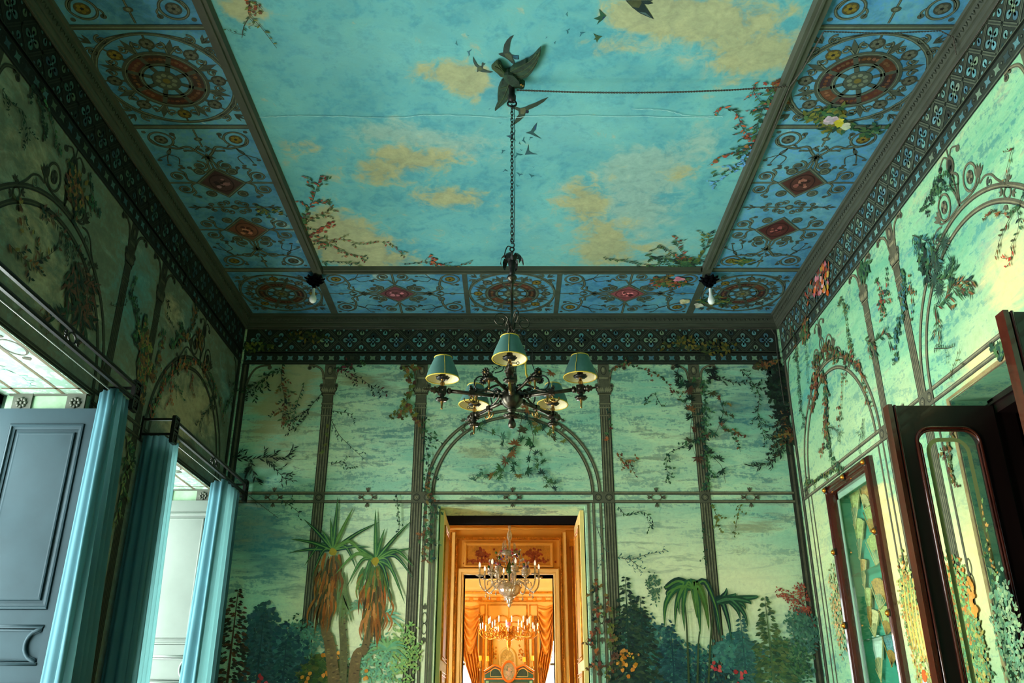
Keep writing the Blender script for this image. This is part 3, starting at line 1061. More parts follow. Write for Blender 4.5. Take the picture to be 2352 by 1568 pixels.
def rect1(p, c, ax, ay, l, w, col, gold):
    x = XF(p, c, ax, ay)
    diamond(x, 0, w, col)
    lyre(x, -l / 2, w, 1, gold); lyre(x, l / 2, w, -1, gold)


def rect2(p, c, ax, ay, l, w, cols):
    x = XF(p, c, ax, ay)
    k = .345
    diamond(x, -k, w, cols[0]); diamond(x, k, w, cols[1])
    lyre(x, -l / 2, w, 1, True); lyre(x, l / 2, w, -1, False)
    for s_ in (-1, 1):
        for t_ in (-1, 1):
            x.sx, x.sy = t_, s_
            x.spiral((.045, .085), .036, pi, -1, 1.2, .013); x.spiral((.04, .17), .026, pi, -1, 1.1, .010)
            x.leaf((.005, w * .36), radians(55), .06, .02, C1)
            x.sx = x.sy = 1
        x.iron([(0, 0), (0, s_ * w * .44)], .010)
        x.disc((0, s_ * .21), .022, C1, 3, n=10); x.disc((0, s_ * .28), .014, C1, 3, n=8)
        x.leaf((0, s_ * w * .38), s_ * pi / 2, .08, .028, C1)
    x.disc((0, 0), .034, C1, 3, n=12); x.disc((0, 0), .018, C2, 4, n=10)
    for t_ in (-1, 1):
        for y_ in (-.05, .05): x.spiral((t_ * .075, y_), .03, 0 if t_ < 0 else pi, 1 if y_ * t_ > 0 else -1, 1.0, .011)


XI, XO = BX + BW, 2.60
XC, XS = (XI + XO) / 2, XO - XI
YI, YO = BY1 + BW, D - .08
YC, YS = (YI + YO) / 2, YO - YI
SQ0, SQ1 = 3.98, 4.92           # side square
for s_ in (-1, 1):
    rosette(OR, s_ * XC, YC, min(XS, YS) * 1.0, 0 if s_ < 0 else 1)
    rosette(OR, s_ * XC, (SQ0 + SQ1) / 2, .86, 1)
    rect2(OR, (s_ * XC, (SQ1 + YI) / 2 - .03), (0, 1), (1, 0), YI - SQ1 - .12, XS, [(66, 48, 52), (96, 62, 50)] if s_ < 0 else [(70, 42, 36), (70, 34, 32)])
    rect2(OR, (s_ * XC, SQ0 - 1.03), (0, 1), (1, 0), 2.0, XS, [(70, 42, 36), (70, 34, 32)])
    for y in (SQ0, SQ1):
        a, b = sorted((s_ * XI, s_ * XO)); OR.rect(a, y - .022, b, y + .022, C1, 6); OR.rect(a, y - .006, b, y + .006, C2, 7)
    a, b = sorted((s_ * XI, s_ * XO)); OR.rect(a, YI - .075, b, YI + .0, C1, 6); OR.rect(a, YI - .045, b, YI - .03, C2, 7)
    OR.rect(min(s_ * XI, s_ * (XI - .07)), YI, max(s_ * XI, s_ * (XI - .07)), YO, C1, 6)
    OR.rect(min(s_ * .415, s_ * .46), YI, max(s_ * .415, s_ * .46), YO, C1, 6)
    xm = s_ * (XI - .07 + .46) / 2
    rect1(OR, (xm, YC), (1, 0), (0, 1), XI - .07 - .46, YS, (104, 62, 70) if s_ < 0 else (124, 66, 72), s_ > 0)
rosette(OR, 0, YC, min(.84, YS * 1.0), 2)
OR.build('painted_border_ornament', [PAINT], ceil)


# ------------------------------------------------------------------ painted iron architecture of the walls
FZ0, FZ1 = 4.872, 5.113        # pierced frieze
SZ0, SZ1 = 4.752, 4.846        # star band
LIGHTS = [(84, 128, 130), (96, 140, 134), (70, 112, 124), (110, 136, 112), (92, 146, 150)]
DARKS = [(40, 62, 62), (48, 58, 46)]


def frieze(p, a0, a1, dim, k=1.0, skip=()):
    FD = (40, 48, 40); FL = (70, 78, 64); FK = (20, 26, 24)
    FD, FL, FK = [tuple(min(255, c * k) for c in q) for q in (FD, FL, FK)]
    p.rect(a0, FZ0 - .03, a1, FZ1 + .02, FD, 0)
    p.rect(a0, SZ0 - .012, a1, FZ0 - .0305, FD, 0)
    n = max(1, round((a1 - a0) / .229)); st = (a1 - a0) / n
    zc = (FZ0 + FZ1) / 2; hh = (FZ1 - FZ0) / 2

    def lc():
        r = random.random()
        c = jc(random.choice(LIGHTS if r < .93 else DARKS), 10)
        return tuple(v * dim for v in c)
    for i in range(n):
        c = a0 + st * (i + .5)
        # quatrefoil opening
        for dx, dz in ((0, .052), (0, -.052), (.046, 0), (-.046, 0)):
            p.disc((c + dx, zc + dz), .029, FK, 1, n=12)
            p.disc((c + dx, zc + dz), .0245, lc(), 2, n=12)
        cc = lc()
        p.stroke([(c - .046, zc), (c + .046, zc)], .016, cc, 2); p.stroke([(c, zc - .052), (c, zc + .052)], .016, cc, 2)
        for sx in (-1, 1):
            for sz in (-1, 1):
                p.disc((c + sx * .024, zc + sz * .026), .011, FD, 3, n=8)
        # half openings between, above and below the crossing
        for sg in (-1, 1):
            b = c + st / 2
            if b > a1 - .04: continue
            p.disc((b, zc + sg * .076), .027, FK, 1, n=12); p.disc((b, zc + sg * .076), .0225, lc(), 2, n=12)
            p.stroke([(b, zc + sg * .07), (b, zc + sg * .106)], .012, lc(), 2)
            for sx in (-1, 1):
                p.blob((b + sx * .045, zc + sg * .108), .013, lc(), 2, 6, .8)
    for i in range(-1, n + 1):
        b = a0 + st * (i + 1)
        for d in (-1, 1):
            q0, q1 = (b - d * st / 2, zc - hh), (b + d * st / 2, zc + hh)
            if min(q0[0], q1[0]) < a0 - 1e-3 or max(q0[0], q1[0]) > a1 + 1e-3: continue
            p.stroke([q0, q1], .030, FK, 4); p.stroke([q0, q1], .024, FL, 5); p.stroke([q0, q1], .008, FD, 6)
    m = max(1, round((a1 - a0) / .1025)); st2 = (a1 - a0) / m
    for i in range(m):
        c = a0 + st2 * (i + .5); z = (SZ0 + SZ1) / 2
        pts = []
        for q in range(8):
            a = pi / 4 + q * pi / 4
            r = .046 if q % 2 == 0 else .022
            pts.append((c + r * cos(a), z + r * sin(a) * .88))
        p.poly(pts, FK, 1)
        p.poly([(c + (x - c) * .88, z + (y - z) * .88) for x, y in pts], lc(), 2)
        p.disc((c + st2 / 2, z), .012, FK, 3, n=8); p.disc((c + st2 / 2, z), .007, FL, 4, n=8)
    for z, w, c in ((FZ1 + .012, .02, FK), (FZ0 - .006, .012, FL), (FZ0 - .016, .006, FK), (SZ1 + .012, .014, FL), (SZ1 + .004, .005, FK), (SZ0 - .008, .010, FL), (SZ0 - .018, .010, FK), (FZ1 - .002, .008, FL)):
        p.stroke([(a0, z), (a1, z)], w, c, 7)


COLM, COLL, COLD = (84, 84, 66), (126, 122, 94), (44, 46, 38)


def pilaster(p, s, w, zcap=4.74, z0=0.0, dk=1.0, top=True, lean=0):
    m, l, d = [tuple(c * dk for c in q) for q in (COLM, COLL, COLD)]
    zb = 4.42 if top else zcap
    p.rect(s - w / 2, z0, s + w / 2, zb, m, 3)
    for k in range(4):
        x = s - w * .38 + k * w * .25
        p.stroke([(x, z0), (x, zb - .12)], w * .06, l, 4)
        p.stroke([(x + w * .09, z0), (x + w * .09, zb - .12)], w * .05, d, 4)
    p.stroke([(s - w / 2, z0), (s - w / 2, zb)], w * .05, d, 4); p.stroke([(s + w / 2, z0), (s + w / 2, zb)], w * .06, d, 4)
    if not top: return
    for z, k in ((zb - .14, 1.15), (zb - .10, 1.2), (zb + .0, 1.35), (zb - .22, 1.12)):
        p.rect(s - w * k / 2, z - .010, s + w * k / 2, z + .010, m, 5); p.rect(s - w * k / 2, z - .004, s + w * k / 2, z + .002, l, 6)
    # capital
    p.poly([(s - w * .62, zb), (s + w * .62, zb), (s + w * .85, zb + .05), (s + w * .85, zb + .11), (s - w * .85, zb + .11), (s - w * .85, zb + .05)], m, 5)
    for k in (-1, 1):
        p.disc((s + k * w * .62, zb + .045), .022, d, 6, n=10); p.disc((s + k * w * .62, zb + .045), .013, l, 7, n=8)
        for q in range(3): p.leaf((s + k * w * (.1 + .2 * q), zb + .015), pi / 2 - k * .2, .06, .02, l, 6)
    p.rect(s - w * .55, zb + .11, s + w * .55, SZ0 - .015, m, 5)
    p.rect(s - w * .75, zb + .155, s + w * .75, zb + .175, l, 6)
    p.disc((s, zb + .245), .030, d, 6, ry=.048, n=16); p.disc((s, zb + .245), .024, m, 7, ry=.040, n=16); p.disc((s - .004, zb + .25), .014, l, 8, ry=.026, n=12)
    # brackets
    for k in (-1, 1):
        x = lambda q: s + k * q
        pts = smoothc([(x(w * .5), zb + .10), (x(w * .62), zb + .18), (x(.085), zb + .255), (x(.15), zb + .295), (x(.215), zb + .30)], 5)
        p.stroke(pts, .022, m, 6); p.stroke(pts, .006, l, 7)
        p.disc((x(.205), zb + .272), .022, m, 6, n=10); p.disc((x(.205), zb + .272), .012, d, 7, n=8)
        p.disc((x(w * .72), zb + .085), .022, m, 6, n=10); p.disc((x(w * .72), zb + .085), .011, d, 7, n=8)
        p.disc((x(.165), zb + .285), .014, m, 6, n=8)


def rails(p, a0, a1, meds, dk=1.0, z=(3.362, 3.442), blocks=()):
    m, l, d = [tuple(c * dk for c in q) for q in (COLM, COLL, COLD)]
    for zz in z:
        p.stroke([(a0, zz), (a1, zz)], .028, m, 5); p.stroke([(a0, zz + .003), (a1, zz + .003)], .008, l, 6); p.stroke([(a0, zz - .013), (a1, zz - .013)], .005, d, 6)
    zc = (z[0] + z[1]) / 2
    for c in meds:
        p.ring((c, zc), .048, .012, d, 7, ry=.030, n=24); p.ring((c, zc), .048, .007, l, 8, ry=.030, n=24)
        for a in (0, pi / 2, pi, -pi / 2):
            r = .052 if a in (0, pi) else .055
            q = (c + r * cos(a), zc + (r + .002) * sin(a))
            for f in (-.5, 0, .5): p.leaf(q, a + f, .042, .018, m, 8)
            p.disc(q, .009, d, 9, n=7)
    for c in blocks:
        p.rect(c - .05, zc - .05, c + .05, zc + .05, m, 8)
        p.disc((c, zc), .034, d, 9, n=16); p.disc((c, zc), .027, m, 10, n=14); p.disc((c, zc), .013, l, 11, n=10); p.disc((c, zc), .006, d, 12, n=8)


def arch(p, c, ro, ri, z=3.44, dk=1.0, ornam=True):
    m, l, d = [tuple(q * dk for q in k) for k in (COLM, COLL, COLD)]
    for r, w in ((ro, .030), (ri, .030)):
        p.ring((c, z), r, w, m, 5, n=56, a0=0, a1=pi); p.ring((c, z), r - .003, w * .25, l, 6, n=56, a0=0, a1=pi); p.ring((c, z), r - w * .48, .005, d, 6, n=56, a0=0, a1=pi)
    rm = (ro + ri) / 2
    for a in (radians(56), radians(124)):
        q = (c + rm * cos(a), z + rm * sin(a))
        p.ring(q, .033, .012, m, 6, ry=.033, n=18)
        for s_ in (-1, 1):
            e = (q[0] - s_ * .045 * sin(a), q[1] + s_ * .045 * cos(a))
            for f in (-.7, 0, .7): p.leaf(e, a + s_ * pi / 2 + f, .04, .016, m, 6)
        for s_ in (-1, 1):
            e = (q[0] + s_ * .065 * cos(a), q[1] + s_ * .065 * sin(a))
            for f in (-.7, 0, .7): p.leaf(e, a + (0 if s_ > 0 else pi) + f, .04, .016, m, 6)
    if ornam:
        zt = z + ro
        # crest of scrolls up to the frieze
        p.stroke([(c, zt + .06), (c, SZ0 - .02)], .012, m, 6)
        p.disc((c, zt + .31), .045, m, 7, ry=.062, n=18); p.disc((c, zt + .31), .028, d, 8, ry=.042, n=14)
        for k in (-1, 1):
            x = lambda q: c + k * q
            p.stroke(smoothc([(x(.0), zt + .02), (x(.02), zt + .12), (x(.05), zt + .20), (x(.01), zt + .25)], 5), .016, m, 6)
            p.ring((x(.165), zt + .115), .072, .016, m, 6, ry=.085, n=28); p.ring((x(.165), zt + .115), .072, .004, l, 7, ry=.085, n=28)
            p.disc((x(.165), zt + .115), .036, m, 7, ry=.045, n=14)
            for q in range(8): p.blob((x(.165) + .02 * cos(q), zt + .115 + .028 * sin(q * 2)), .012, l if q % 2 else d, 8)
            p.stroke(smoothc([(x(.01), zt + .03), (x(.09), zt + .02), (x(.17), zt + .02), (x(.25), zt + .05), (x(.24), zt + .13)], 5), .014, m, 6)
            for f in (-.6, -.2, .2, .6): p.leaf((x(.235), zt + .06), radians(60 if k > 0 else 120) + f, .09, .03, m, 6)
            a = pi / 2 - k * .42
            pts = smoothc([(x(.24), zt + .02), (x(.30), zt + .03), (x(.36), zt - .00), (x(.40), zt - .06), (x(.46), zt - .13)], 5)
            p.stroke(pts, .013, m, 6)
            spiral(p, (x(.33), zt - .03), .032, pi / 2, k, 1.1, .012, 6)
            p.disc((x(.475), zt - .125), .018, m, 6, n=8)
            p.stroke(smoothc([(x(.01), zt + .36), (x(.05), zt + .40), (x(.11), zt + .375)], 5), .011, m, 6)
            p.disc((x(.115), zt + .355), .022, m, 6, n=10)


IB = Paint('back', .001, .0006)
frieze(IB, -W + .02, W - .02, 1.0, .95)
for s_ in (-2.63, 2.635): IB.rect(s_ - .035, 0, s_ + .035, 4.74, COLD, 3); IB.rect(s_ - .01, 0, s_ + .01, 4.74, COLM, 4)
for s_ in (-1.79, -.885, .90, 1.79): pilaster(IB, s_, .098)
for s_ in (-1, 1):
    pts = smoothc([(s_ * 2.60, 4.50), (s_ * 2.575, 4.60), (s_ * 2.53, 4.68), (s_ * 2.46, 4.715), (s_ * 2.38, 4.72)], 5)
    IB.stroke(pts, .022, COLM, 6); IB.disc((s_ * 2.39, 4.695), .022, COLM, 6); IB.disc((s_ * 2.57, 4.50), .022, COLM, 6)
rails(IB, -2.62, 2.62, [-2.21, -1.34, .005, 1.34, 2.21], blocks=[-1.79, -.885, .90, 1.79, -.785, .80])
arch(IB, .008, .81, .745, ornam=False)
for x in (-.802, -.738, .818, .752): IB.stroke([(x, 0), (x, 3.37)], .026, COLM, 4); IB.stroke([(x, 0), (x, 3.37)], .007, COLL, 5)
for x in (-.77, .785):
    for z, r in ((2.33, .045), (2.24, .045)): IB.ring((x, z), .022, .008, COLM, 6, ry=.045, n=20)
    for z, a in ((2.40, pi / 2), (2.17, -pi / 2)):
        for f in (-.6, 0, .6): IB.leaf((x, z), a + f, .06, .02, COLM, 6)
# painted line round the head of the doorway
IB.stroke([(DX0 - .03, 0), (DX0 - .03, DZ + .02), (DX1 + .03, DZ + .02), (DX1 + .03, 0)], .026, (96, 96, 74), 7)
IB.stroke([(DX0 - .045, DZ + .03), (DX1 + .045, DZ + .03)], .01, (30, 32, 28), 8)
IB.build('painted_ironwork', [PAINT], wall_back)

for side, wallo, dk in (('right', wall_right, 1.05), ('left', wall_left, .52)):  # left ironwork darkened, the shade of that side put into its colour
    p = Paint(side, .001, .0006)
    frieze(p, YR + .05, D - .02, .98 if side == 'right' else .62, 1.15 if side == 'right' else .5)  # left frieze and its openings toned down as painted shade
    for y in (2.99, 3.56, 5.37, 5.95): pilaster(p, y, .09, dk=dk)
    p.rect(7.90, 0, 7.97, 4.74, tuple(c * dk for c in COLD), 3); p.rect(7.925, 0, 7.945, 4.74, tuple(c * dk for c in COLM), 4)
    pts = smoothc([(7.90, 4.50), (7.875, 4.60), (7.83, 4.68), (7.76, 4.715)], 5)
    p.stroke(pts, .02, tuple(c * dk for c in COLM), 6)
    for c in (1.97, 4.46, 6.93): arch(p, c, .86, .775, dk=dk)
    if side == 'right':
        rails(p, YR, 7.9, [5.66], blocks=[5.37, 5.95, 5.27, 6.05, 7.82], dk=dk)
        for c in (6.93, 4.46):
            for x in (-.86, -.775, .775, .86):
                p.stroke([(c + x, 0), (c + x, 3.37)], .022, tuple(q * dk for q in COLM), 4)
        for y in (5.21, 6.12):
            for z in (2.33, 2.24): p.ring((y, z), .022, .008, COLM, 6, ry=.045, n=20)
        # frame line of the doorway
        p.stroke([(PY1 + .03, 0), (PY1 + .03, PZ + .02), (PY0 - .03, PZ + .02)], .04, (150, 132, 88), 5)
        p.stroke([(PY1 + .008, 0), (PY1 + .008, PZ + .002), (PY0, PZ + .002)], .012, (96, 80, 58), 6)
    else:
        for a0, a1 in ((2.76, 3.66), (5.24, 6.14), (7.72, 7.9)):
            rails(p, a0, a1, [], dk=dk, blocks=[])
        for y in WIN:
            p.stroke([(y - WH - .02, 0), (y - WH - .02, WZ + .03), (y + WH + .02, WZ + .03), (y + WH + .02, 0)], .036, tuple(q * dk for q in COLM), 5)
            p.stroke([(y - WH + .02 - .03, WZ + .01), (y + WH, WZ + .01)], .012, tuple(q * dk for q in COLD), 6)
            # a panel line above the window, dark and half worn
            p.ring((y + .05, WZ + .10), .24, .018, (92, 88, 72), 4, ry=.12, n=30, a0=0, a1=pi)
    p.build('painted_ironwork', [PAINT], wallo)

# ------------------------------------------------------------------ painted plants
GR = [(38, 74, 52), (52, 92, 56), (30, 58, 50), (66, 100, 60)]
GD = [(26, 44, 34), (34, 56, 40), (24, 36, 30)]
AU = [(104, 66, 40), (84, 54, 38), (120, 98, 50), (64, 66, 38), (126, 82, 46)]
OL = [(92, 104, 48), (70, 84, 40), (110, 112, 50)]
RED = [(140, 66, 48), (110, 54, 46), (160, 88, 52)]
BLU = [(52, 104, 108), (62, 118, 116), (44, 86, 100)]


def pathlen(pts):
    return sum(hypot(pts[i + 1][0] - pts[i][0], pts[i + 1][1] - pts[i][1]) for i in range(len(pts) - 1))


def along(pts, step):
    out = []; acc = 0; nxt = 0
    for i in range(len(pts) - 1):
        a, b = pts[i], pts[i + 1]
        L = hypot(b[0] - a[0], b[1] - a[1])
        if L < 1e-9: continue
        while nxt <= acc + L:
            t = (nxt - acc) / L
            out.append((a[0] + (b[0] - a[0]) * t, a[1] + (b[1] - a[1]) * t, atan2(b[1] - a[1], b[0] - a[0])))
            nxt += step
        acc += L
    return out


def vine(p, pts, kind='leaf', size=.05, step=.04, cols=GR, spread=.9, stem=(60, 56, 40), w=.006, L=12, dens=1.0, wid=.38):
    sp = smoothc(pts, 6)
    p.stroke(sp, (w, w * .5), stem, L)
    marks = [(x, y, a, 0) for (x, y, a) in along(sp, step * (.5 + .5 * p.leafk) * 1.5)]
    for (x, y, a, _) in list(marks):
        if random.random() < .33:
            b = a + random.choice((-1, 1)) * random.uniform(.5, 1.3); ln = size * p.leafk * random.uniform(1.2, 3.2)
            tw = [(x, y), (x + ln * .5 * cos(b), y + ln * .5 * sin(b)), (x + ln * cos(b + .25), y + ln * sin(b + .25) - ln * .15)]
            p.stroke(tw, (w * .7, w * .3), stem, L)
            n = max(2, int(ln / (step * p.leafk)))
            for k in range(n):
                t = (k + 1) / n
                marks.append((tw[0][0] + (tw[2][0] - tw[0][0]) * t, tw[0][1] + (tw[2][1] - tw[0][1]) * t, b, 1))
    for (x, y, a, tg) in marks:
        if random.random() > dens: continue
        s_ = random.choice((-1, 1)); q = size * p.leafk * random.uniform(.7, 1.25) * (.8 if tg else 1)
        if kind == 'leaf':
            p.leaf((x, y), a + s_ * random.uniform(.4, spread + .3), q, q * wid, jc(random.choice(cols), 9), L + 1)
        elif kind == 'ivy':
            c = (x + s_ * random.uniform(.0, .6) * q, y + random.uniform(-.5, .5) * q)
            col = jc(random.choice(cols), 9)
            b = random.random() * 6
            for k in range(3): p.leaf(c, b + (k - 1) * .9, q * .8, q * .5, col, L + 1)
        elif kind == 'star':
            c = (x + s_ * q * .4, y + random.uniform(-.4, .4) * q); col = jc(random.choice(cols), 9)
            b = random.random() * 6
            for k in range(6): p.leaf(c, b + (k - 2.5) * .62, q * random.uniform(.8, 1.2), q * .3, jc(col, 6), L + 1)
        elif kind == 'dot':
            p.blob((x + s_ * random.uniform(0, .5) * q, y + random.uniform(-.5, .5) * q), q * .4, jc(random.choice(cols), 12), L + 1, 6)
        elif kind == 'willow':
            p.leaf((x, y), a + s_ * random.uniform(.3, .7), q * 1.6, q * .34, jc(random.choice(cols), 8), L + 1)


def hang(p, x, z0, length, kind, size, cols, n=1, sway=.08, **kw):
    for k in range(n):
        xx = x + random.uniform(-1, 1) * sway * (n > 1)
        l = length * random.uniform(.6, 1.05) if n > 1 else length
        pts = [(xx, z0)]
        for q in range(1, 5): pts.append((xx + random.uniform(-1, 1) * sway * .5, z0 - l * q / 4))
        vine(p, pts, kind, size, cols=cols, **kw)


def mass(p, c, rx, ry, n, size, cols, L=10, kind='leaf'):
    for k in range(n):
        a = random.random() * 2 * pi; r = sqrt(random.random()) * random.uniform(.6, 1.08)
        q = (c[0] + rx * r * cos(a), c[1] + ry * r * sin(a))
        col = jc(random.choice(cols), 10)
        if kind == 'leaf': p.leaf(q, random.random() * 6, size * random.uniform(.6, 1.4), size * .5, col, L)
        else: p.blob(q, size * random.uniform(.4, 1.0), col, L, 6, .8)


def conifer(p, c, z0, z1, hw, cols, L=10):
    n = 26
    p.stroke([(c, z0), (c, z1)], (.03, .004), jc(cols[0], 5), L)
    for i in range(n):
        t = i / n
        z = z1 - (z1 - z0) * t
        wd = hw * (t ** .8) * random.uniform(.8, 1.1) + .012
        m = 5 + int(t * 24)
        for k in range(m):
            d = random.choice((-1, 1)); x = c + d * wd * random.random()
            p.leaf((x, z + random.uniform(-.02, .02)), (0 if d > 0 else pi) - d * random.uniform(.1, .5), .035 + wd * .25 * random.random(), .018 + .008 * t, jc(random.choice(cols), 9), L + random.random())


PB = Paint('back', .009, .0003)
wb = lambda u, v: onY(u, v, D)
X = lambda lst: [wb(u, v) for u, v in lst]
random.seed(11)
# distant trees at the foot of the wall, far to near
for (u, v, ru, rv, n, s_, cl) in ((700, 1470, 60, 40, 170, .05, [(74, 118, 104), (90, 136, 112)]), (870, 1520, 60, 70, 200, .05, [(96, 150, 118), (120, 172, 124)]), (930, 1500, 40, 80, 150, .05, [(120, 160, 90), (150, 176, 96)]),
                                  (640, 1500, 70, 70, 380, .05, [(38, 76, 80), (52, 96, 92), (30, 62, 70)]), (600, 1440, 40, 60, 160, .045, [(50, 84, 82), (40, 74, 78)]),
                                  (740, 1540, 70, 40, 220, .045, [(60, 84, 40), (84, 92, 40), (44, 66, 44)]), (680, 1450, 30, 40, 60, .04, GR),
                                  (1500, 1490, 70, 80, 420, .06, [(40, 78, 76), (52, 96, 88), (66, 112, 96)]), (1460, 1450, 36, 70, 240, .05, [(34, 66, 56), (26, 52, 48)]),
                                  (1500, 1350, 18, 40, 60, .04, [(60, 92, 70), (72, 104, 76)]), (1560, 1530, 90, 60, 380, .06, [(26, 66, 72), (34, 84, 82), (50, 104, 92)]),
                                  (1690, 1500, 60, 50, 200, .05, [(64, 118, 104), (50, 96, 92)]), (1810, 1520, 60, 60, 360, .05, [(54, 96, 66), (44, 78, 60), (80, 112, 72)]),
                                  (1850, 1450, 40, 60, 160, .05, [(70, 110, 96), (56, 96, 84)]), (1640, 1560, 120, 40, 260, .05, [(24, 56, 60), (30, 70, 66)])):
    c = wb(u, v); e = wb(u + ru, v); g = wb(u, v + rv)
    mass(PB, c, abs(e[0] - c[0]), abs(g[1] - c[1]), int(n * 2.0), s_ * .66, cl, 1 + random.random() * 2, 'leaf' if random.random() < .7 else 'blob')
for (u, v0, v1, hw, cl) in ((548, 1640, 1356, .21, [(66, 46, 30), (44, 48, 34), (88, 58, 32), (36, 40, 30)]), (606, 1620, 1420, .15, [(34, 60, 62), (46, 76, 74)]),
                            (660, 1640, 1460, .16, [(28, 60, 64), (40, 78, 74)]), (1436, 1600, 1330, .16, [(34, 58, 44), (26, 46, 42), (56, 74, 50)]), (1470, 1640, 1372, .2, [(30, 48, 40), (40, 62, 44)]),
                            (1540, 1640, 1440, .16, [(26, 62, 66), (34, 74, 74)]), (1756, 1620, 1374, .19, [(70, 94, 56), (52, 80, 54), (88, 104, 60)]), (1700, 1640, 1420, .1, [(44, 84, 80), (56, 98, 88)])):
    a = wb(u, v0); b = wb(u, v1)
    conifer(PB, b[0], a[1], b[1], hw, cl, 4)
# red-leaved tree at the right
PB.stroke(smoothc(X([(1872, 1440), (1850, 1400), (1828, 1376), (1800, 1362)]), 5), (.016, .005), (96, 58, 50), 6)
PB.stroke(smoothc(X([(1850, 1400), (1838, 1370), (1836, 1348)]), 5), (.01, .004), (96, 58, 50), 6)
for (u, v, r) in ((1795, 1364, 16), (1815, 1372, 18), (1836, 1352, 14), (1846, 1372, 14), (1826, 1392, 18), (1852, 1400, 12)):
    mass(PB, wb(u, v), r * .0042, r * .0036, 46, .021, [(150, 62, 52), (120, 60, 50), (170, 90, 60)], 8)
mass(PB, wb(1845, 1440), .18, .16, 160, .035, [(60, 100, 84), (76, 120, 96)], 7)
# flowers in the undergrowth
for (u, v, cl) in ((745, 1505, AU), (756, 1540, AU), (770, 1512, AU), (1440, 1500, OL), (1432, 1530, AU), (1450, 1540, OL), (1640, 1530, RED), (830, 1545, AU), (700, 1560, AU), (600, 1562, RED), (1700, 1556, RED)):
    for k in range(5): PB.blob((wb(u, v)[0] + random.uniform(-.05, .05), wb(u, v)[1] + random.uniform(-.05, .05)), .02, jc((206, 130, 44) if cl is not RED else (180, 60, 60), 20), 16, 6)
for k in range(1500):      # undergrowth down to the dado
    x = random.uniform(-2.6, 2.6)
    if DX0 - .22 < x < DX1 + .22: continue
    t = random.random()
    PB.blob((x, .55 + 1.15 * t), random.uniform(.04, .10) * (1.2 - .5 * t), jc(random.choice([(30, 58, 50), (40, 72, 58), (26, 50, 56), (56, 78, 44)]), 9), 1.0 + t * .5, 7)
PB.rect(-2.6, 0, DX0 - .2, .9, (34, 58, 48), 0); PB.rect(DX1 + .2, 0, 2.6, .9, (34, 58, 48), 0)
PB.build('painted_trees', [PAINT], wall_back)


def blade(p, pts, w, col, L, hl=None):
    sp = smoothc(pts, 5)
    prof = lambda t: w * (min(1, .45 + t * 3) if t < .3 else max(.02, 1 - ((t - .3) / .7) ** 1.6))
    l = L + random.random() * .8
    p.stroke(sp, prof, col, l)
    if hl: p.stroke(sp, lambda t: prof(t) * .3, hl, l + .3)


PT = Paint('back', .014, .0003)
for head, tips in (((765, 1264), [(777, 1140), (812, 1166), (872, 1199), (698, 1192), (667, 1238), (664, 1270), (739, 1216), (760, 1190), (851, 1257), (840, 1285), (700, 1300), (820, 1310), (715, 1330)]),
                   ((863, 1287), [(863, 1170), (884, 1214), (946, 1196), (946, 1259), (952, 1304), (931, 1388), (805, 1250), (796, 1350), (770, 1320), (915, 1350), (900, 1395), (830, 1360), (950, 1330)])):
    H = wb(*head)
    for (u, v) in tips:
        T = wb(u, v)
        d = (T[0] - H[0], T[1] - H[1])
        bend = .05 * abs(d[0]) if T[1] > H[1] - .05 else .12
        mid = (H[0] + d[0] * .5, H[1] + d[1] * .5 + bend)
        blade(PT, [H, mid, T], .036, jc(random.choice([(38, 78, 50), (50, 96, 56), (84, 120, 56), (30, 66, 56)]), 8), 6, (96, 136, 70))
    # hanging skirt of dead leaves
    for k in range(120):
        x = random.gauss(0, .055)
        t = random.random()
        z0 = H[1] - .02 - t * .48
        ln = random.uniform(.14, .26)
        xx = H[0] + x * (1 - .3 * t) - (0.02 if head[0] < 800 else -.01) * t
        col = random.choice([(150, 88, 34), (116, 74, 34), (92, 84, 44), (70, 62, 36), (168, 108, 48)]) if head[0] < 800 or t > .3 else random.choice([(66, 96, 48), (98, 112, 50), (130, 100, 44)])
        blade(PT, [(xx, z0), (xx + x * .35, z0 - ln * .5), (xx + x * .2 + random.uniform(-.02, .02), z0 - ln)], .020, jc(col, 12), 3 + t)
    PT.blob((H[0], H[1] - .01), .04, (150, 130, 40), 9)


def trunk(p, pts, w, cols, L=1):
    sp = smoothc(X(pts), 6)
    p.stroke(sp, w, cols[0], L)
    for (x, y, a) in along(sp, .018):
        q = (w[0] + w[1]) / 2 if isinstance(w, tuple) else w
        s_ = random.uniform(-.5, .5) * q
        p.leaf((x - s_ * sin(a), y + s_ * cos(a)), a + pi / 2 + random.uniform(-.3, .3), q * .4, .012, jc(random.choice(cols), 10), L + .5)


trunk(PT, [(742, 1400), (748, 1450), (762, 1510), (800, 1900)], (.05, .12), [(112, 92, 58), (140, 116, 70), (80, 66, 44)])
trunk(PT, [(786, 1380), (786, 1430), (790, 1500), (786, 1600)], (.05, .07), [(96, 92, 58), (120, 112, 66), (70, 62, 42)], 0)
trunk(PT, [(848, 1440), (838, 1490), (814, 1540), (806, 1900)], (.05, .11), [(112, 92, 58), (140, 116, 70), (80, 66, 44)])
for k in range(40):
    blade(PT, [wb(787 + random.uniform(-8, 8), 1330 + random.uniform(-20, 30)), wb(787 + random.uniform(-16, 24), 1400 + random.uniform(0, 40))], .018, jc((96, 116, 70), 14), .5)
for (u, v, n, r, cl) in ((830, 1395, 9, .16, [(110, 150, 116)]), (890, 1490, 11, .2, [(118, 160, 100), (96, 150, 112)]), (880, 1420, 9, .2, [(116, 172, 140)])):
    H = wb(u, v)
    for k in range(n):
        a = radians(-20 + 220 * k / (n - 1)); T = (H[0] + r * cos(a), H[1] + r * .7 * sin(a) - .05)
        blade(PT, [H, ((H[0] + T[0]) / 2, (H[1] + T[1]) / 2 + .03), T], .022, jc(random.choice(cl), 8), 0)
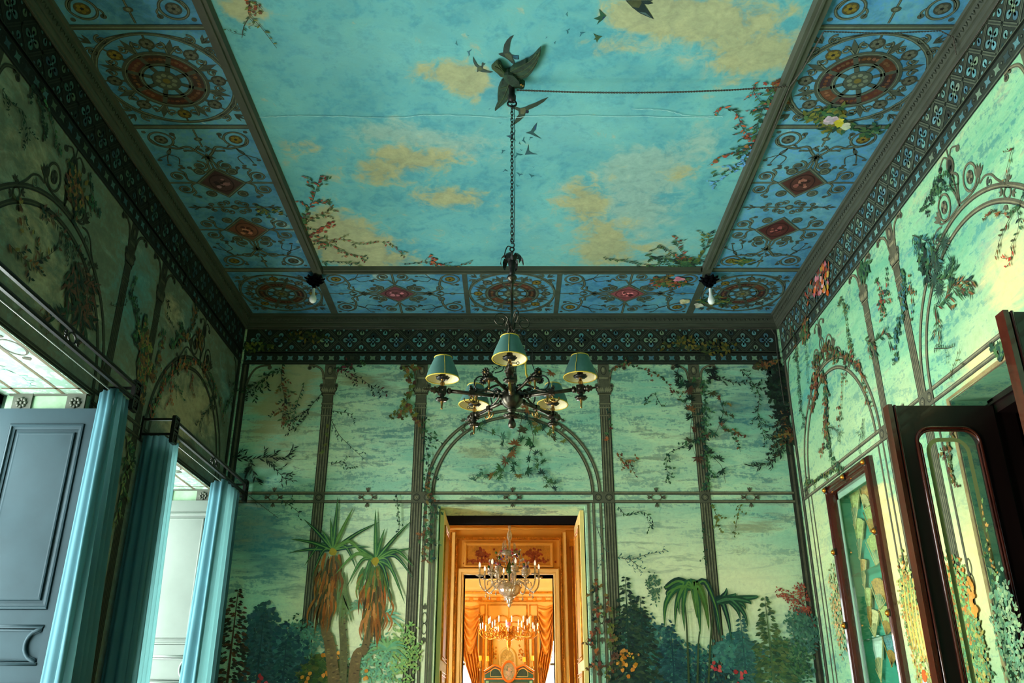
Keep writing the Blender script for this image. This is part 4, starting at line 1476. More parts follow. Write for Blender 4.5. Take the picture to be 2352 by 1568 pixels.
# drooping palm on the right
H = wb(1592, 1352)
for (u, v) in ((1526, 1440), (1550, 1440), (1572, 1450), (1608, 1457), (1628, 1450), (1536, 1373), (1529, 1345), (1655, 1470), (1560, 1412), (1600, 1420)):
    T = wb(u, v); d = T[0] - H[0]
    blade(PT, [H, (H[0] + d * random.uniform(.4, .6), H[1] + random.uniform(.0, .07)), (H[0] + d * random.uniform(.85, 1.05), H[1] * .6 + T[1] * .4), T], random.uniform(.05, .08), jc(random.choice([(28, 64, 40), (36, 82, 48), (70, 100, 40), (22, 52, 42)]), 6), 6, (80, 120, 54))
H = wb(1640, 1385)
for (u, v) in ((1679, 1473), (1717, 1440), (1741, 1369), (1689, 1362), (1712, 1400), (1650, 1460), (1700, 1425), (1668, 1350), (1725, 1388)):
    T = wb(u, v); d = T[0] - H[0]
    blade(PT, [H, (H[0] + d * .5, H[1] + .035), (H[0] + d * .9, (H[1] + T[1]) / 2 + .02), T], .055, jc(random.choice([(28, 64, 44), (36, 78, 54), (22, 54, 46)]), 6), 5, (64, 108, 70))
for pts in ([(1572, 1388), (1578, 1470), (1588, 1800)], [(1606, 1450), (1602, 1520), (1598, 1800)], [(1640, 1390), (1630, 1490), (1618, 1800)]):
    PT.stroke(smoothc(X(pts), 5), (.012, .02), (58, 74, 44), 4)
PT.build('painted_palms', [PAINT], wall_back)

PV = Paint('back', .019, .00022); PV.leafk = .66
random.seed(5)
# vines of the back wall (paths measured on the wall)
for pts, kind, size, step, cl, kw in (
    ([(650, 838), (648, 880), (655, 920), (648, 970), (655, 985)], 'leaf', .07, .022, GR + AU, {}),
    ([(648, 850), (600, 875), (560, 905)], 'leaf', .075, .024, GD + GR, {}),
    ([(700, 880), (680, 940), (672, 985)], 'leaf', .055, .03, GR, {}),
    ([(740, 905), (715, 935), (700, 965), (680, 985)], 'leaf', .06, .03, GD, {}),
    ([(532, 1052), (570, 1056), (610, 1052), (670, 1052)], 'willow', .06, .024, GD, {}),
    ([(575, 1058), (585, 1090), (600, 1115)], 'willow', .06, .022, GD, {}),
    ([(615, 1060), (640, 1085), (660, 1105)], 'willow', .05, .024, GD, {}),
    ([(650, 1150), (672, 1165), (690, 1180)], 'leaf', .05, .03, GR, {}),
    ([(770, 845), (820, 865), (850, 885), (878, 895)], 'leaf', .06, .028, GD + [(90, 40, 40)], {}),
    ([(770, 850), (800, 842), (840, 838)], 'ivy', .05, .03, GR + [(110, 50, 60)], {}),
    ([(762, 965), (780, 1000), (810, 1030), (838, 1056)], 'leaf', .05, .045, [(66, 100, 84)], {}),
    ([(762, 1068), (790, 1062), (800, 1078)], 'leaf', .05, .03, GR, {}),
    ([(765, 945), (800, 950), (812, 955)], 'leaf', .05, .03, GR, {}),
    ([(748, 980), (745, 1020), (735, 1040)], 'star', .05, .07, OL, {}),
    ([(930, 850), (945, 880), (935, 930), (955, 965), (965, 990)], 'ivy', .07, .020, OL + AU, {}),
    ([(945, 900), (930, 925), (905, 960)], 'ivy', .055, .03, OL, {}),
    ([(975, 960), (975, 1010), (985, 1060), (982, 1100)], 'ivy', .045, .03, GR, {}),
    ([(975, 990), (1000, 1010), (1020, 1020)], 'ivy', .045, .035, GR, {}),
    ([(912, 1140), (915, 1170), (918, 1205), (912, 1235)], 'ivy', .03, .03, GR, {}),
    ([(990, 1080), (985, 1110), (990, 1140), (975, 1170), (978, 1240), (975, 1290)], 'ivy', .05, .026, GR + AU, {}),
    ([(1000, 1160), (990, 1200), (990, 1260), (1000, 1280)], 'ivy', .05, .028, GR, {}),
    ([(1160, 838), (1130, 855), (1100, 880)], 'leaf', .05, .035, GD, {}),
    ([(1262, 860), (1240, 855), (1230, 880)], 'star', .085, .10, AU, {}),
    ([(1200, 935), (1195, 985), (1185, 1030), (1160, 1070), (1150, 1100)], 'star', .085, .075, AU + GR, {}),
    ([(1230, 960), (1260, 1000), (1300, 1010)], 'star', .08, .075, OL + AU, {}),
    ([(1215, 965), (1225, 1010), (1212, 1060), (1225, 1095)], 'star', .08, .08, GR, {}),
    ([(1105, 985), (1140, 1000), (1170, 1010)], 'star', .08, .08, [(66, 108, 84)] + GR, {}),
    ([(1090, 1105), (1110, 1090), (1130, 1098)], 'star', .05, .06, [(66, 108, 84)], {}),
    ([(1240, 1075), (1260, 1110), (1275, 1130)], 'star', .06, .06, GR, {}),
    ([(1402, 850), (1440, 840), (1480, 850), (1520, 870), (1565, 920)], 'ivy', .045, .030, GR + AU, {}),
    ([(1480, 930), (1500, 905), (1520, 935), (1530, 925)], 'ivy', .035, .034, GR, {}),
    ([(1560, 840), (1552, 880), (1590, 900)], 'star', .09, .08, GD + GR, {}),
    ([(1640, 850), (1620, 850), (1632, 870)], 'star', .09, .07, GD, {}),
    ([(1585, 880), (1590, 940), (1585, 1000), (1600, 1060)], 'star', .085, .075, AU + GD, {}),
    ([(1610, 870), (1620, 930), (1612, 990), (1625, 1060), (1620, 1130)], 'ivy', .045, .018, GR, {}),
    ([(1640, 900), (1660, 940), (1650, 980), (1640, 1000)], 'star', .07, .06, AU + GR, {}),
    ([(1600, 1010), (1560, 1030), (1530, 1050), (1535, 1110)], 'ivy', .04, .028, GR, {}),
    ([(1620, 1040), (1655, 1070), (1665, 1110)], 'star', .09, .10, GD, {}),
    ([(1660, 985), (1685, 1000), (1700, 1040)], 'ivy', .05, .022, AU + GR, {}),
    ([(1640, 860), (1680, 880), (1720, 880), (1760, 900)], 'leaf', .06, .022, GD, {}),
    ([(1790, 840), (1780, 880), (1790, 940), (1780, 1000), (1795, 1050)], 'leaf', .07, .014, GD + [(60, 50, 30)], {}),
    ([(1740, 840), (1780, 860), (1810, 900), (1800, 960), (1805, 1010)], 'ivy', .07, .014, GD + AU, {}),
    ([(1700, 850), (1740, 900), (1740, 960), (1760, 1000), (1800, 1030)], 'leaf', .055, .02, GR + GD, {}),
    ([(1810, 1000), (1790, 1040), (1770, 1060), (1740, 1075)], 'willow', .05, .022, GD, {}),
    ([(1420, 1050), (1445, 1060), (1470, 1056)], 'ivy', .05, .03, AU + RED, {}),
    ([(1445, 1060), (1452, 1080), (1460, 1095)], 'leaf', .05, .03, AU, {}),
    ([(1420, 1165), (1440, 1185), (1470, 1175), (1495, 1190), (1500, 1210)], 'leaf', .055, .028, [(70, 110, 84)] + GR, {}),
    ([(1418, 1280), (1450, 1285), (1480, 1275), (1530, 1265)], 'leaf', .045, .028, [(60, 104, 96)], {}),
    ([(1440, 1280), (1465, 1300), (1480, 1308)], 'leaf', .04, .028, [(60, 104, 96)], {}),
    ([(1635, 1160), (1645, 1190), (1640, 1215)], 'ivy', .045, .024, OL, {}),
    ([(1700, 1160), (1690, 1200), (1685, 1235)], 'ivy', .035, .035, OL, {}),
    ([(1615, 1200), (1618, 1250), (1622, 1290)], 'ivy', .03, .04, GR, {}),
    ([(1365, 1330), (1372, 1400), (1365, 1470), (1380, 1550)], 'ivy', .055, .024, GD + AU + RED, {}),
    ([(1395, 1370), (1400, 1430), (1410, 1500), (1400, 1560)], 'ivy', .06, .024, OL + AU, {}),
    ([(1425, 1500), (1450, 1500), (1470, 1510)], 'dot', .05, .03, [(190, 150, 50), (200, 120, 50)], {}),
    ([(1370, 1210), (1385, 1260), (1380, 1300)], 'leaf', .04, .04, [(60, 104, 96)], {}),
    ([(1395, 940), (1402, 970), (1398, 1000)], 'ivy', .05, .04, GR + RED, {}),
    ([(560, 1130), (600, 1160), (640, 1190)], 'leaf', .03, .06, [(66, 110, 100)], {}),
):
    vine(PV, X(pts), kind, size, step, cl, **kw)
mass(PV, wb(1790, 900), .13, .30, 240, .06, GD + [(20, 30, 26)], 14)
mass(PV, wb(600, 800), .2, .05, 60, .05, OL + GD, 14)
for (u, v) in ((700, 775), (1560, 790), (1640, 800)): mass(PV, wb(u, v), .25, .07, 60, .05, [(60, 70, 36), (100, 90, 36), (34, 50, 36)], 14)
PV.build('painted_vines', [PAINT], wall_back)

# ---- right wall plants
PR = Paint('right', .009, .0003); PR.leafk = .52
wr = lambda u, v: onX(u, v, W)
X2 = lambda lst: [wr(u, v) for u, v in lst]
random.seed(21)
for pts, kind, size, step, cl in (
    ([(1935, 680), (1945, 730), (1950, 780), (1958, 820)], 'leaf', .07, .016, GR + OL),
    ([(1870, 830), (1900, 800), (1935, 812), (1975, 850)], 'ivy', .07, .018, AU + GR),
    ([(1955, 800), (1975, 840), (1985, 880)], 'ivy', .05, .03, AU + RED),
    ([(1880, 860), (1875, 900), (1868, 940)], 'ivy', .09, .014, GD + AU + RED),
    ([(1892, 850), (1900, 900), (1896, 960), (1902, 1010)], 'ivy', .075, .018, AU + GR),
    ([(1900, 960), (1895, 1010), (1888, 1050)], 'ivy', .06, .024, AU),
    ([(1938, 860), (1935, 920), (1930, 980)], 'dot', .07, .03, AU),
    ([(1902, 1010), (1915, 1050), (1935, 1080)], 'ivy', .05, .022, GR),
    ([(1900, 980), (1920, 985), (1935, 1000)], 'willow', .05, .024, GR),
    ([(1985, 960), (1980, 1000), (1975, 1030)], 'willow', .05, .03, GR),
    ([(1850, 1110), (1880, 1100), (1930, 1075)], 'ivy', .05, .02, GR + OL),
    ([(1990, 780), (2010, 785), (2040, 760)], 'willow', .09, .024, GR + AU),
    ([(2015, 640), (2030, 700), (2025, 740)], 'ivy', .055, .018, GR + RED),
    ([(2075, 620), (2080, 700), (2060, 760), (2065, 820)], 'ivy', .06, .014, GR + BLU),
    ([(2040, 620), (2038, 660), (2045, 700)], 'ivy', .05, .022, RED + GR),
    ([(2090, 640), (2100, 700), (2095, 740)], 'ivy', .05, .022, BLU + AU),
    ([(2150, 440), (2200, 430), (2185, 420)], 'ivy', .05, .03, GR),
    ([(2120, 480), (2150, 430), (2185, 385)], 'ivy', .055, .018, GR + GD),
    ([(2100, 540), (2140, 560), (2160, 600)], 'willow', .08, .02, GR + BLU),
    ([(2330, 340), (2322, 370), (2310, 420)], 'leaf', .06, .05, OL + AU),
    ([(2352, 450), (2340, 480), (2310, 490), (2280, 480)], 'star', .06, .055, GR + AU),
    ([(2325, 500), (2305, 540), (2290, 590)], 'leaf', .07, .035, [(90, 90, 60)] + AU),
    ([(2340, 470), (2345, 520), (2325, 570)], 'leaf', .07, .035, AU + GR),
    ([(2330, 575), (2325, 600), (2315, 615)], 'leaf', .06, .03, [(180, 60, 40)]),
    ([(2172, 690), (2200, 650), (2240, 645)], 'willow', .08, .018, GR + AU),
    ([(2155, 640), (2180, 640), (2190, 630)], 'willow', .09, .02, GR),
    ([(2150, 700), (2160, 740), (2165, 780)], 'willow', .09, .03, AU + GR),
    ([(2150, 800), (2180, 800), (2195, 795)], 'leaf', .06, .04, GR),
    ([(2185, 870), (2195, 840), (2210, 800)], 'leaf', .05, .04, OL),
    ([(2280, 810), (2305, 790), (2320, 770)], 'ivy', .09, .025, GR),
    ([(2190, 950), (2185, 1000), (2180, 1060), (2190, 1110)], 'ivy', .07, .03, [(80, 96, 50)] + AU),
    ([(2260, 1150), (2275, 1260), (2290, 1330)], 'ivy', .05, .03, [(100, 130, 70), (170, 130, 60)]),
    ([(1830, 800), (1835, 860), (1840, 920), (1850, 980)], 'leaf', .06, .014, GR + GD),
    ([(1815, 740), (1830, 780), (1832, 830)], 'leaf', .06, .018, GR + AU),
    ([(1850, 780), (1855, 830), (1858, 880)], 'leaf', .05, .02, BLU + GR),
    ([(1980, 860), (1990, 900), (2000, 930)], 'ivy', .05, .03, GR + AU),
):
    vine(PR, X2(pts), kind, size, step, cl)
for (u, v, ry, rz, n, cl) in ((2125, 600, .06, .18, 50, GD + GR), (1880, 650, .35, .10, 160, [(60, 84, 76), (50, 70, 60), (84, 100, 90)] + RED), (1990, 620, .12, .05, 40, GR), (1850, 760, .12, .10, 80, GR + AU)):
    mass(PR, wr(u, v), ry, rz, n, .06, cl, 13)
for k in range(26):   # flower cluster over the frieze
    c = wr(1885 + random.uniform(-16, 22), 640 + random.uniform(-36, 40)); PR.blob(c, .03, jc(random.choice([(190, 110, 120), (200, 150, 140), (190, 90, 40), (170, 140, 60)]), 14), 16)
for (u, v) in ((2148, 590), (2158, 610), (2150, 640), (2160, 665), (2172, 560)):      # air-plant tufts on the column
    c = wr(u, v)
    for k in range(16): blade(PR, [c, (c[0] - .09 * cos(k * .4), c[1] + .09 * sin(k * .4))], .010, jc((44, 70, 56), 8), 10)
# undergrowth at the foot of the right wall
for (u, v, n, cl) in ((1925, 1400, 110, [(150, 176, 120), (176, 190, 130), (214, 160, 100)]), (2000, 1400, 0, []), (2095, 1400, 200, [(150, 178, 96), (184, 196, 110), (206, 150, 70), (122, 160, 100)]), (2120, 1500, 240, [(160, 184, 104), (206, 160, 76), (200, 200, 140)]),
                      (2210, 1400, 220, [(110, 160, 100), (140, 178, 104), (204, 130, 60)]), (2240, 1500, 260, [(96, 150, 104), (130, 170, 104), (176, 160, 80)]), (2320, 1450, 120, [(110, 160, 120), (150, 180, 130)])):
    if n:
        mass(PR, wr(u, v), .16, .36, n * 2, .020, cl, 8, 'blob'); mass(PR, wr(u, v), .16, .36, n * 2, .035, [tuple(q * .8 for q in c) for c in cl], 8)
for k in range(5):
    c = wr(2075 + 8 * k, 1330 + 6 * k)
    blade(PR, [(c[0], c[1] - .45), (c[0] + .01, c[1] - .2), (c[0] - .04, c[1] + .05)], .03, jc((206, 184, 96), 12), 12)
for k in range(26):
    c = wr(2228 + random.uniform(-5, 8) + k * .7, 1330 + k * 3.2); PR.blob(c, .02, jc((222, 150, 66), 12), 15)
# painted orange bird low on the wall
c = wr(2128, 1552)
PR.disc(c, .035, (214, 96, 40), 17, ry=.04); PR.disc((c[0] + .01, c[1] - .10), .05, (180, 196, 200), 16, ry=.09); PR.disc((c[0] - .01, c[1] - .14), .035, (40, 56, 70), 17, ry=.06)
PR.leaf((c[0] - .02, c[1] + .01), pi, .05, .02, (190, 160, 60), 18)
PR.build('painted_plants', [PAINT], wall_right)

# ---- left wall plants
PLW = Paint('left', .009, .0003); PLW.leafk = .55
wl = lambda u, v: onX(u, v, -W)
X3 = lambda lst: [wl(u, v) for u, v in lst]
random.seed(31)
DK = lambda cl: [tuple(q * .8 for q in c) for c in cl]
for pts, kind, size, step, cl in (
    ([(0, 205), (25, 240), (50, 260), (60, 320)], 'leaf', .06, .028, GD),
    ([(70, 200), (90, 250), (100, 320)], 'ivy', .06, .024, GD),
    ([(85, 200), (115, 270), (130, 350)], 'ivy', .05, .03, GD + GR),
    ([(150, 370), (170, 400), (185, 480)], 'ivy', .08, .018, GD + AU),
    ([(200, 400), (215, 470), (225, 500)], 'ivy', .07, .024, GD + GR),
    ([(15, 560), (60, 600), (100, 590), (140, 560)], 'leaf', .09, .026, GD + AU),
    ([(90, 470), (130, 520), (160, 560), (190, 600)], 'leaf', .08, .024, GD + [(84, 58, 44)]),
    ([(30, 450), (50, 490), (45, 540)], 'ivy', .06, .03, GD + AU),
    ([(110, 700), (100, 740), (105, 790)], 'leaf', .06, .03, AU),
    ([(165, 600), (150, 660), (155, 700), (140, 730)], 'willow', .11, .018, GD + [(92, 58, 46)]),
    ([(175, 600), (180, 660), (185, 720), (195, 760)], 'willow', .12, .018, GD + [(92, 58, 46)]),
    ([(170, 600), (200, 640), (205, 700)], 'willow', .1, .02, [(92, 58, 46), (70, 50, 40)]),
    ([(250, 700), (275, 705), (290, 690)], 'leaf', .05, .03, GD),
    ([(310, 640), (300, 680), (315, 740), (305, 780)], 'ivy', .06, .018, GR + GD),
    ([(330, 730), (335, 790), (325, 850), (318, 890)], 'ivy', .11, .012, AU + OL + GD),
    ([(320, 760), (325, 820), (330, 880)], 'ivy', .10, .014, AU + GR),
    ([(375, 760), (365, 810), (352, 870)], 'ivy', .06, .02, AU + GR),
    ([(390, 800), (410, 770), (415, 740)], 'ivy', .06, .018, GR + GD),
    ([(400, 790), (435, 760), (450, 720), (445, 700)], 'ivy', .06, .018, AU + GD),
    ([(345, 960), (370, 890), (400, 850), (440, 830), (470, 850)], 'ivy', .055, .016, AU + GR + RED),
    ([(470, 840), (490, 880), (505, 930), (512, 980)], 'ivy', .045, .02, GR + AU),
    ([(395, 870), (410, 900), (420, 920)], 'leaf', .06, .024, GR),
    ([(390, 870), (392, 900), (385, 925)], 'dot', .06, .024, RED),
    ([(440, 860), (440, 890), (445, 910)], 'ivy', .05, .024, AU + RED),
    ([(460, 870), (480, 890), (490, 900)], 'leaf', .05, .024, GR),
    ([(490, 910), (475, 940), (455, 970)], 'willow', .06, .024, GD),
    ([(540, 880), (525, 920), (515, 945)], 'leaf', .07, .02, GD + GR),
    ([(530, 700), (545, 740), (535, 780)], 'leaf', .05, .024, GD),
    ([(520, 860), (530, 890)], 'leaf', .05, .024, GD),
    ([(400, 560), (430, 620), (420, 660)], 'ivy', .05, .024, GD),
    ([(385, 690), (380, 720), (395, 750)], 'ivy', .04, .03, GD),
    ([(300, 1000), (290, 1040), (285, 1080), (280, 1130)], 'leaf', .1, .02, GR + GD),
    ([(285, 1000), (296, 1060), (280, 1120), (262, 1200)], 'leaf', .09, .02, [(100, 110, 70), (70, 84, 56)]),
):
    vine(PLW, X3(pts), kind, size, step, cl)
mass(PLW, wl(170, 440), .12, .12, 70, .06, GD + AU, 12)
mass(PLW, wl(455, 775), .1, .1, 50, .05, GD + AU, 12)
PLW.build('painted_plants', [PAINT], wall_left)

# ---- ceiling sprays and painted birds
PC = Paint('ceil', .0012, .0003); PC.leafk = .7
wc = lambda u, v: onZ(u, v, HC)
X4 = lambda lst: [wc(u, v) for u, v in lst]
random.seed(41)
for pts, kind, size, step, cl in (
    ([(575, 0), (572, 30), (600, 60), (636, 108)], 'leaf', .045, .04, AU + OL),
    ([(566, 0), (590, 6), (606, 24)], 'dot', .05, .03, AU + RED),
    ([(572, 38), (560, 60), (556, 85)], 'leaf', .04, .04, GR),
    ([(690, 545), (700, 500), (718, 460), (736, 400)], 'leaf', .07, .024, GR + RED),
    ([(690, 520), (720, 500), (765, 478)], 'leaf', .06, .024, GR + AU),
    ([(715, 540), (760, 510), (772, 505)], 'dot', .06, .02, RED),
    ([(710, 550), (760, 560), (800, 580), (850, 590)], 'leaf', .06, .024, GR + RED),
    ([(720, 560), (780, 548), (830, 560), (890, 555), (930, 590)], 'leaf', .05, .028, RED + GR + OL),
    ([(740, 600), (800, 600), (830, 612)], 'leaf', .06, .026, GR),
    ([(930, 606), (990, 600), (1030, 610), (1080, 604)], 'leaf', .05, .03, GR + AU),
    ([(985, 604), (1000, 598), (1002, 590)], 'dot', .06, .02, RED),
    ([(1385, 590), (1430, 598), (1480, 606), (1600, 606)], 'leaf', .06, .022, GR),
    ([(1480, 585), (1530, 592), (1580, 600), (1600, 604)], 'leaf', .08, .018, GR),
    ([(1590, 604), (1560, 570), (1550, 540)], 'leaf', .07, .024, AU + RED + GR),
    ([(1600, 600), (1620, 570), (1632, 530)], 'leaf', .07, .022, GR + OL),
    ([(1515, 560), (1560, 590), (1600, 606)], 'leaf', .06, .022, GR + OL),
    ([(1790, 190), (1760, 230), (1740, 280), (1730, 330), (1690, 350)], 'leaf', .075, .020, GR),
    ([(1742, 185), (1730, 205), (1760, 250)], 'leaf', .05, .024, RED + GR),
    ([(1655, 243), (1690, 256), (1704, 290), (1720, 310)], 'leaf', .06, .022, GR + RED),
    ([(1760, 310), (1700, 345), (1660, 355), (1625, 378)], 'dot', .06, .022, RED + AU),
    ([(1735, 330), (1700, 370), (1660, 395), (1630, 405)], 'ivy', .045, .026, GR + [(80, 140, 190)]),
    ([(1720, 350), (1690, 385), (1655, 410), (1632, 425)], 'ivy', .035, .026, [(90, 150, 200)]),
    ([(1800, 180), (1790, 215), (1775, 250)], 'ivy', .06, .02, AU + RED),
    ([(700, 505), (680, 500), (650, 490), (620, 480), (590, 490)], 'ivy', .05, .02, GR + OL),
    ([(1500, 640), (1540, 640), (1580, 636)], 'ivy', .07, .016, GR + AU),
):
    vine(PC, X4(pts), kind, size, step, cl, L=26)
for (u, v, rx, ry, n, cl) in ((1900, 262, .16, .10, 110, GR + OL), (1925, 285, .12, .08, 90, GR + OL), (1540, 650, .18, .05, 80, GR + OL + RED), (2000, 300, .1, .06, 30, GR), (1580, 600, .12, .05, 60, GR + GD), (1700, 600, .10, .06, 40, OL + GR), (1640, 690, .2, .1, 60, OL + GR)):
    mass(PC, wc(u, v), rx, ry, n, .055, cl, 26)
for (u, v, cl) in ((1908, 272, (176, 160, 176)), (1936, 288, (190, 200, 170)), (1920, 280, (180, 176, 60)), (1560, 638, (190, 120, 140)), (1572, 690, (190, 190, 150)), (1605, 700, (200, 200, 180))):
    for k in range(9): PC.blob((wc(u, v)[0] + random.uniform(-.03, .03), wc(u, v)[1] + random.uniform(-.03, .03)), .028, jc(cl, 16), 31)
# hairline cracks
for pts in ([(590, 268), (700, 264), (900, 268), (1000, 262), (1150, 268), (1300, 264), (1640, 268)], [(1450, 248), (1530, 252), (1580, 264), (1660, 266)]):
    PC.stroke([(q.x, q.y + random.uniform(-.006, .006)) for q in smoothc(X4(pts), 12)], .004, (150, 196, 196), 24)
PC.build('painted_flower_sprays', [PAINT], ceil)


def Z3(lst): return [(1060 + x / 7.13, 80 + y / 7.13) for x, y in lst]


def pbird(parts, name='painted_bird'):
    p = Paint('ceil', .0030, .0004)
    for k, (pts, col) in enumerate(parts): p.poly(X4(pts), tuple(c * .62 for c in col), k)
    p.build(name, [PAINT], ceil)


pbird([(Z3([(600, 305), (650, 290), (680, 285), (685, 220), (700, 150), (740, 80), (800, 20), (860, 0), (820, 60), (800, 120), (790, 200), (780, 270), (820, 320), (870, 330), (935, 330), (935, 400), (880, 395), (840, 370), (860, 420), (885, 492), (820, 455), (760, 400), (700, 360), (650, 340)]), (70, 96, 88)),
       (Z3([(700, 300), (760, 290), (820, 340), (840, 420), (780, 400), (720, 350)]), (110, 128, 100)), (Z3([(840, 330), (935, 330), (930, 350), (935, 400), (850, 365)]), (56, 130, 160))])
pbird([(Z3([(185, 345), (215, 400), (260, 480), (300, 510), (330, 500), (330, 460), (345, 440), (360, 465), (395, 465), (360, 495), (345, 550), (420, 580), (520, 600), (470, 618), (340, 605), (290, 590), (250, 605), (255, 560), (260, 530), (220, 500), (190, 430)]), (84, 112, 104)),
       (Z3([(270, 530), (320, 510), (340, 560), (300, 585), (262, 570)]), (120, 136, 96))])
pbird([(Z3([(830, 1140), (900, 1180), (960, 1195), (1030, 1180), (1100, 1145), (1200, 1110), (1300, 1060), (1425, 1012), (1350, 1090), (1240, 1160), (1130, 1210), (1085, 1225), (1100, 1250), (1085, 1280), (1050, 1275), (1030, 1330), (960, 1400), (880, 1455), (825, 1482), (870, 1400), (900, 1345), (940, 1290), (930, 1240), (870, 1210), (835, 1205)]), (72, 96, 78)),
       (Z3([(960, 1200), (1040, 1190), (1060, 1230), (1020, 1290), (970, 1290)]), (128, 136, 100)), (Z3([(1050, 1225), (1095, 1230), (1098, 1270), (1055, 1275)]), (40, 50, 76))])
Q = lambda lst: [(900 + x / 2.352, y / 2.352) for x, y in lst]
pbird([(Q([(1262, 0), (1300, 40), (1340, 70), (1390, 92), (1415, 102), (1395, 70), (1375, 40), (1362, 20), (1385, 22), (1412, 16), (1396, 8), (1410, 0)]), (44, 72, 72)), (Q([(1270, 2), (1300, 36), (1335, 40), (1350, 12), (1345, 0)]), (104, 116, 74)), (Q([(1330, 60), (1370, 78), (1410, 100), (1370, 66)]), (110, 150, 150))])
pbird([(Q([(1118, 46), (1138, 66), (1158, 84), (1140, 104), (1106, 132), (1118, 108), (1090, 98), (1112, 90), (1126, 80)]), (60, 130, 96)), (Q([(1140, 88), (1156, 86), (1136, 108)]), (44, 80, 140))])
pbird([(Q([(1088, 176), (1104, 188), (1118, 192), (1138, 194), (1122, 204), (1112, 218), (1108, 230), (1102, 212), (1090, 212), (1100, 200)]), (84, 130, 84))])
pbird([(Q([(784, 658), (774, 700), (765, 716), (785, 732), (812, 750), (770, 732), (748, 722), (722, 716), (750, 706), (766, 680)]), (70, 128, 130)), (Q([(770, 690), (784, 662), (776, 702)]), (60, 110, 180))])
pbird([(Q([(738, 776), (740, 812), (756, 824), (790, 832), (750, 832), (718, 834), (728, 812)]), (70, 130, 140))])
pbird([(Q([(670, 698), (662, 722), (650, 738), (672, 762), (648, 748), (618, 732), (640, 730), (656, 716)]), (70, 128, 150))])
for (x, y, r, a) in ((412, 190, 7, .3), (348, 232, 14, 1.3), (418, 280, 24, 1.9), (944, 75, 14, 1.6), (950, 165, 18, 1.9), (1025, 180, 20, 2.4), (835, 200, 9, 2.4), (880, 228, 10, 1.8), (712, 756, 20, 1.3), (750, 744, 14, 2.5), (690, 772, 10, 1.2), (700, 808, 10, .3),
                     (680, 836, 28, 2.7), (600, 816, 16, 2.4), (612, 920, 16, 3.0), (690, 940, 20, .2), (755, 948, 18, .3), (805, 950, 6, 0), (765, 900, 8, 0), (680, 1002, 12, .2), (585, 662, 8, 0), (528, 586, 8, 2.4)):
    p = Paint('ceil', .0030, .0004)
    c = (900 + x / 2.352, y / 2.352); r = r / 2.352
    R_ = lambda q: (c[0] + r * (q[0] * cos(a) - q[1] * sin(a)), c[1] + r * (q[0] * sin(a) + q[1] * cos(a)))
    p.poly(X4([R_(q) for q in ((-1, -.35), (-.5, -.3), (0, 0), (.5, -.3), (1, -.2), (.5, .0), (.12, .3), (.1, .55), (-.05, .5), (-.12, .25), (-.5, 0))]), jc((52, 108, 120), 10), 0)
    p.build('painted_bird', [PAINT], ceil)


# ================================================================== THINGS
random.seed(3)
# ------------------------------------------------------------------ carved bird at the hook
HX, HY = 0.0, 4.45
bird = empty('carved_bird', (HX, HY, HC - .05), label='large carved and painted bird with spread wings fixed to the ceiling above the chandelier chain', cat='bird')
ZB = HC - .034


def bird_part(name, lst, col, mat, z=ZB, th=.02, puff=0.0):
    pts = [onZ(u, v, z) for u, v in Z3(lst)]
    cx = sum(p[0] for p in pts) / len(pts); cy = sum(p[1] for p in pts) / len(pts)
    m = MB()
    n = len(pts)
    vs = [(x - HX, y - HY, z - bird.location.z) for x, y in pts]
    vs2 = [((cx + (x - cx) * .93) - HX, (cy + (y - cy) * .93) - HY, z - th * .6 - bird.location.z) for x, y in pts]
    vs3 = [(x - HX, y - HY, z + th - bird.location.z) for x, y in pts]
    m.add(vs + vs2 + vs3, [(i, (i + 1) % n, n + (i + 1) % n, n + i) for i in range(n)] + [tuple(range(n, 2 * n))] + [(i, (i + 1) % n, 2 * n + (i + 1) % n, 2 * n + i) for i in range(n)])
    return m.build(name, mat, bird)


M_BIRD = simple('dark_green_feather_paint', (26, 52, 36), 0.85, 0, 0.7, 22, 0.4)
M_BIRD2 = simple('olive_feather_paint', (44, 62, 34), 0.85, 0, 0.7, 22, 0.4)
bird_part('wing', [(760, 620), (850, 520), (960, 478), (1050, 425), (1090, 430), (1140, 385), (1185, 350), (1240, 285), (1300, 225), (1290, 340), (1220, 500), (1150, 610), (1080, 680), (980, 722), (860, 715), (780, 690)], 0, M_BIRD)
bird_part('wing', [(860, 740), (850, 900), (830, 980), (740, 1080), (640, 1165), (545, 1242), (592, 1130), (590, 1000), (600, 900), (625, 830), (660, 760), (740, 720)], 0, M_BIRD)
bird_part('tail', [(490, 535), (530, 490), (570, 455), (600, 445), (640, 460), (670, 530), (700, 580), (760, 610), (760, 700), (700, 690), (640, 670), (580, 610)], 0, M_BIRD2)
bird_part('body', [(690, 620), (760, 605), (840, 620), (940, 720), (955, 770), (1000, 785), (1040, 815), (1035, 845), (1000, 860), (940, 850), (870, 850), (780, 780), (700, 720)], 0, M_BIRD, ZB - .012, .03)
m = MB()
for (x, y) in ((980, 815), (1005, 830)):
    q = onZ(*Z3([(x, y)])[0], ZB - .03); m.ball((q[0] - HX, q[1] - HY, ZB - .03 - bird.location.z), .008, 8)
m.build('eye', M_BRASS_L, bird)
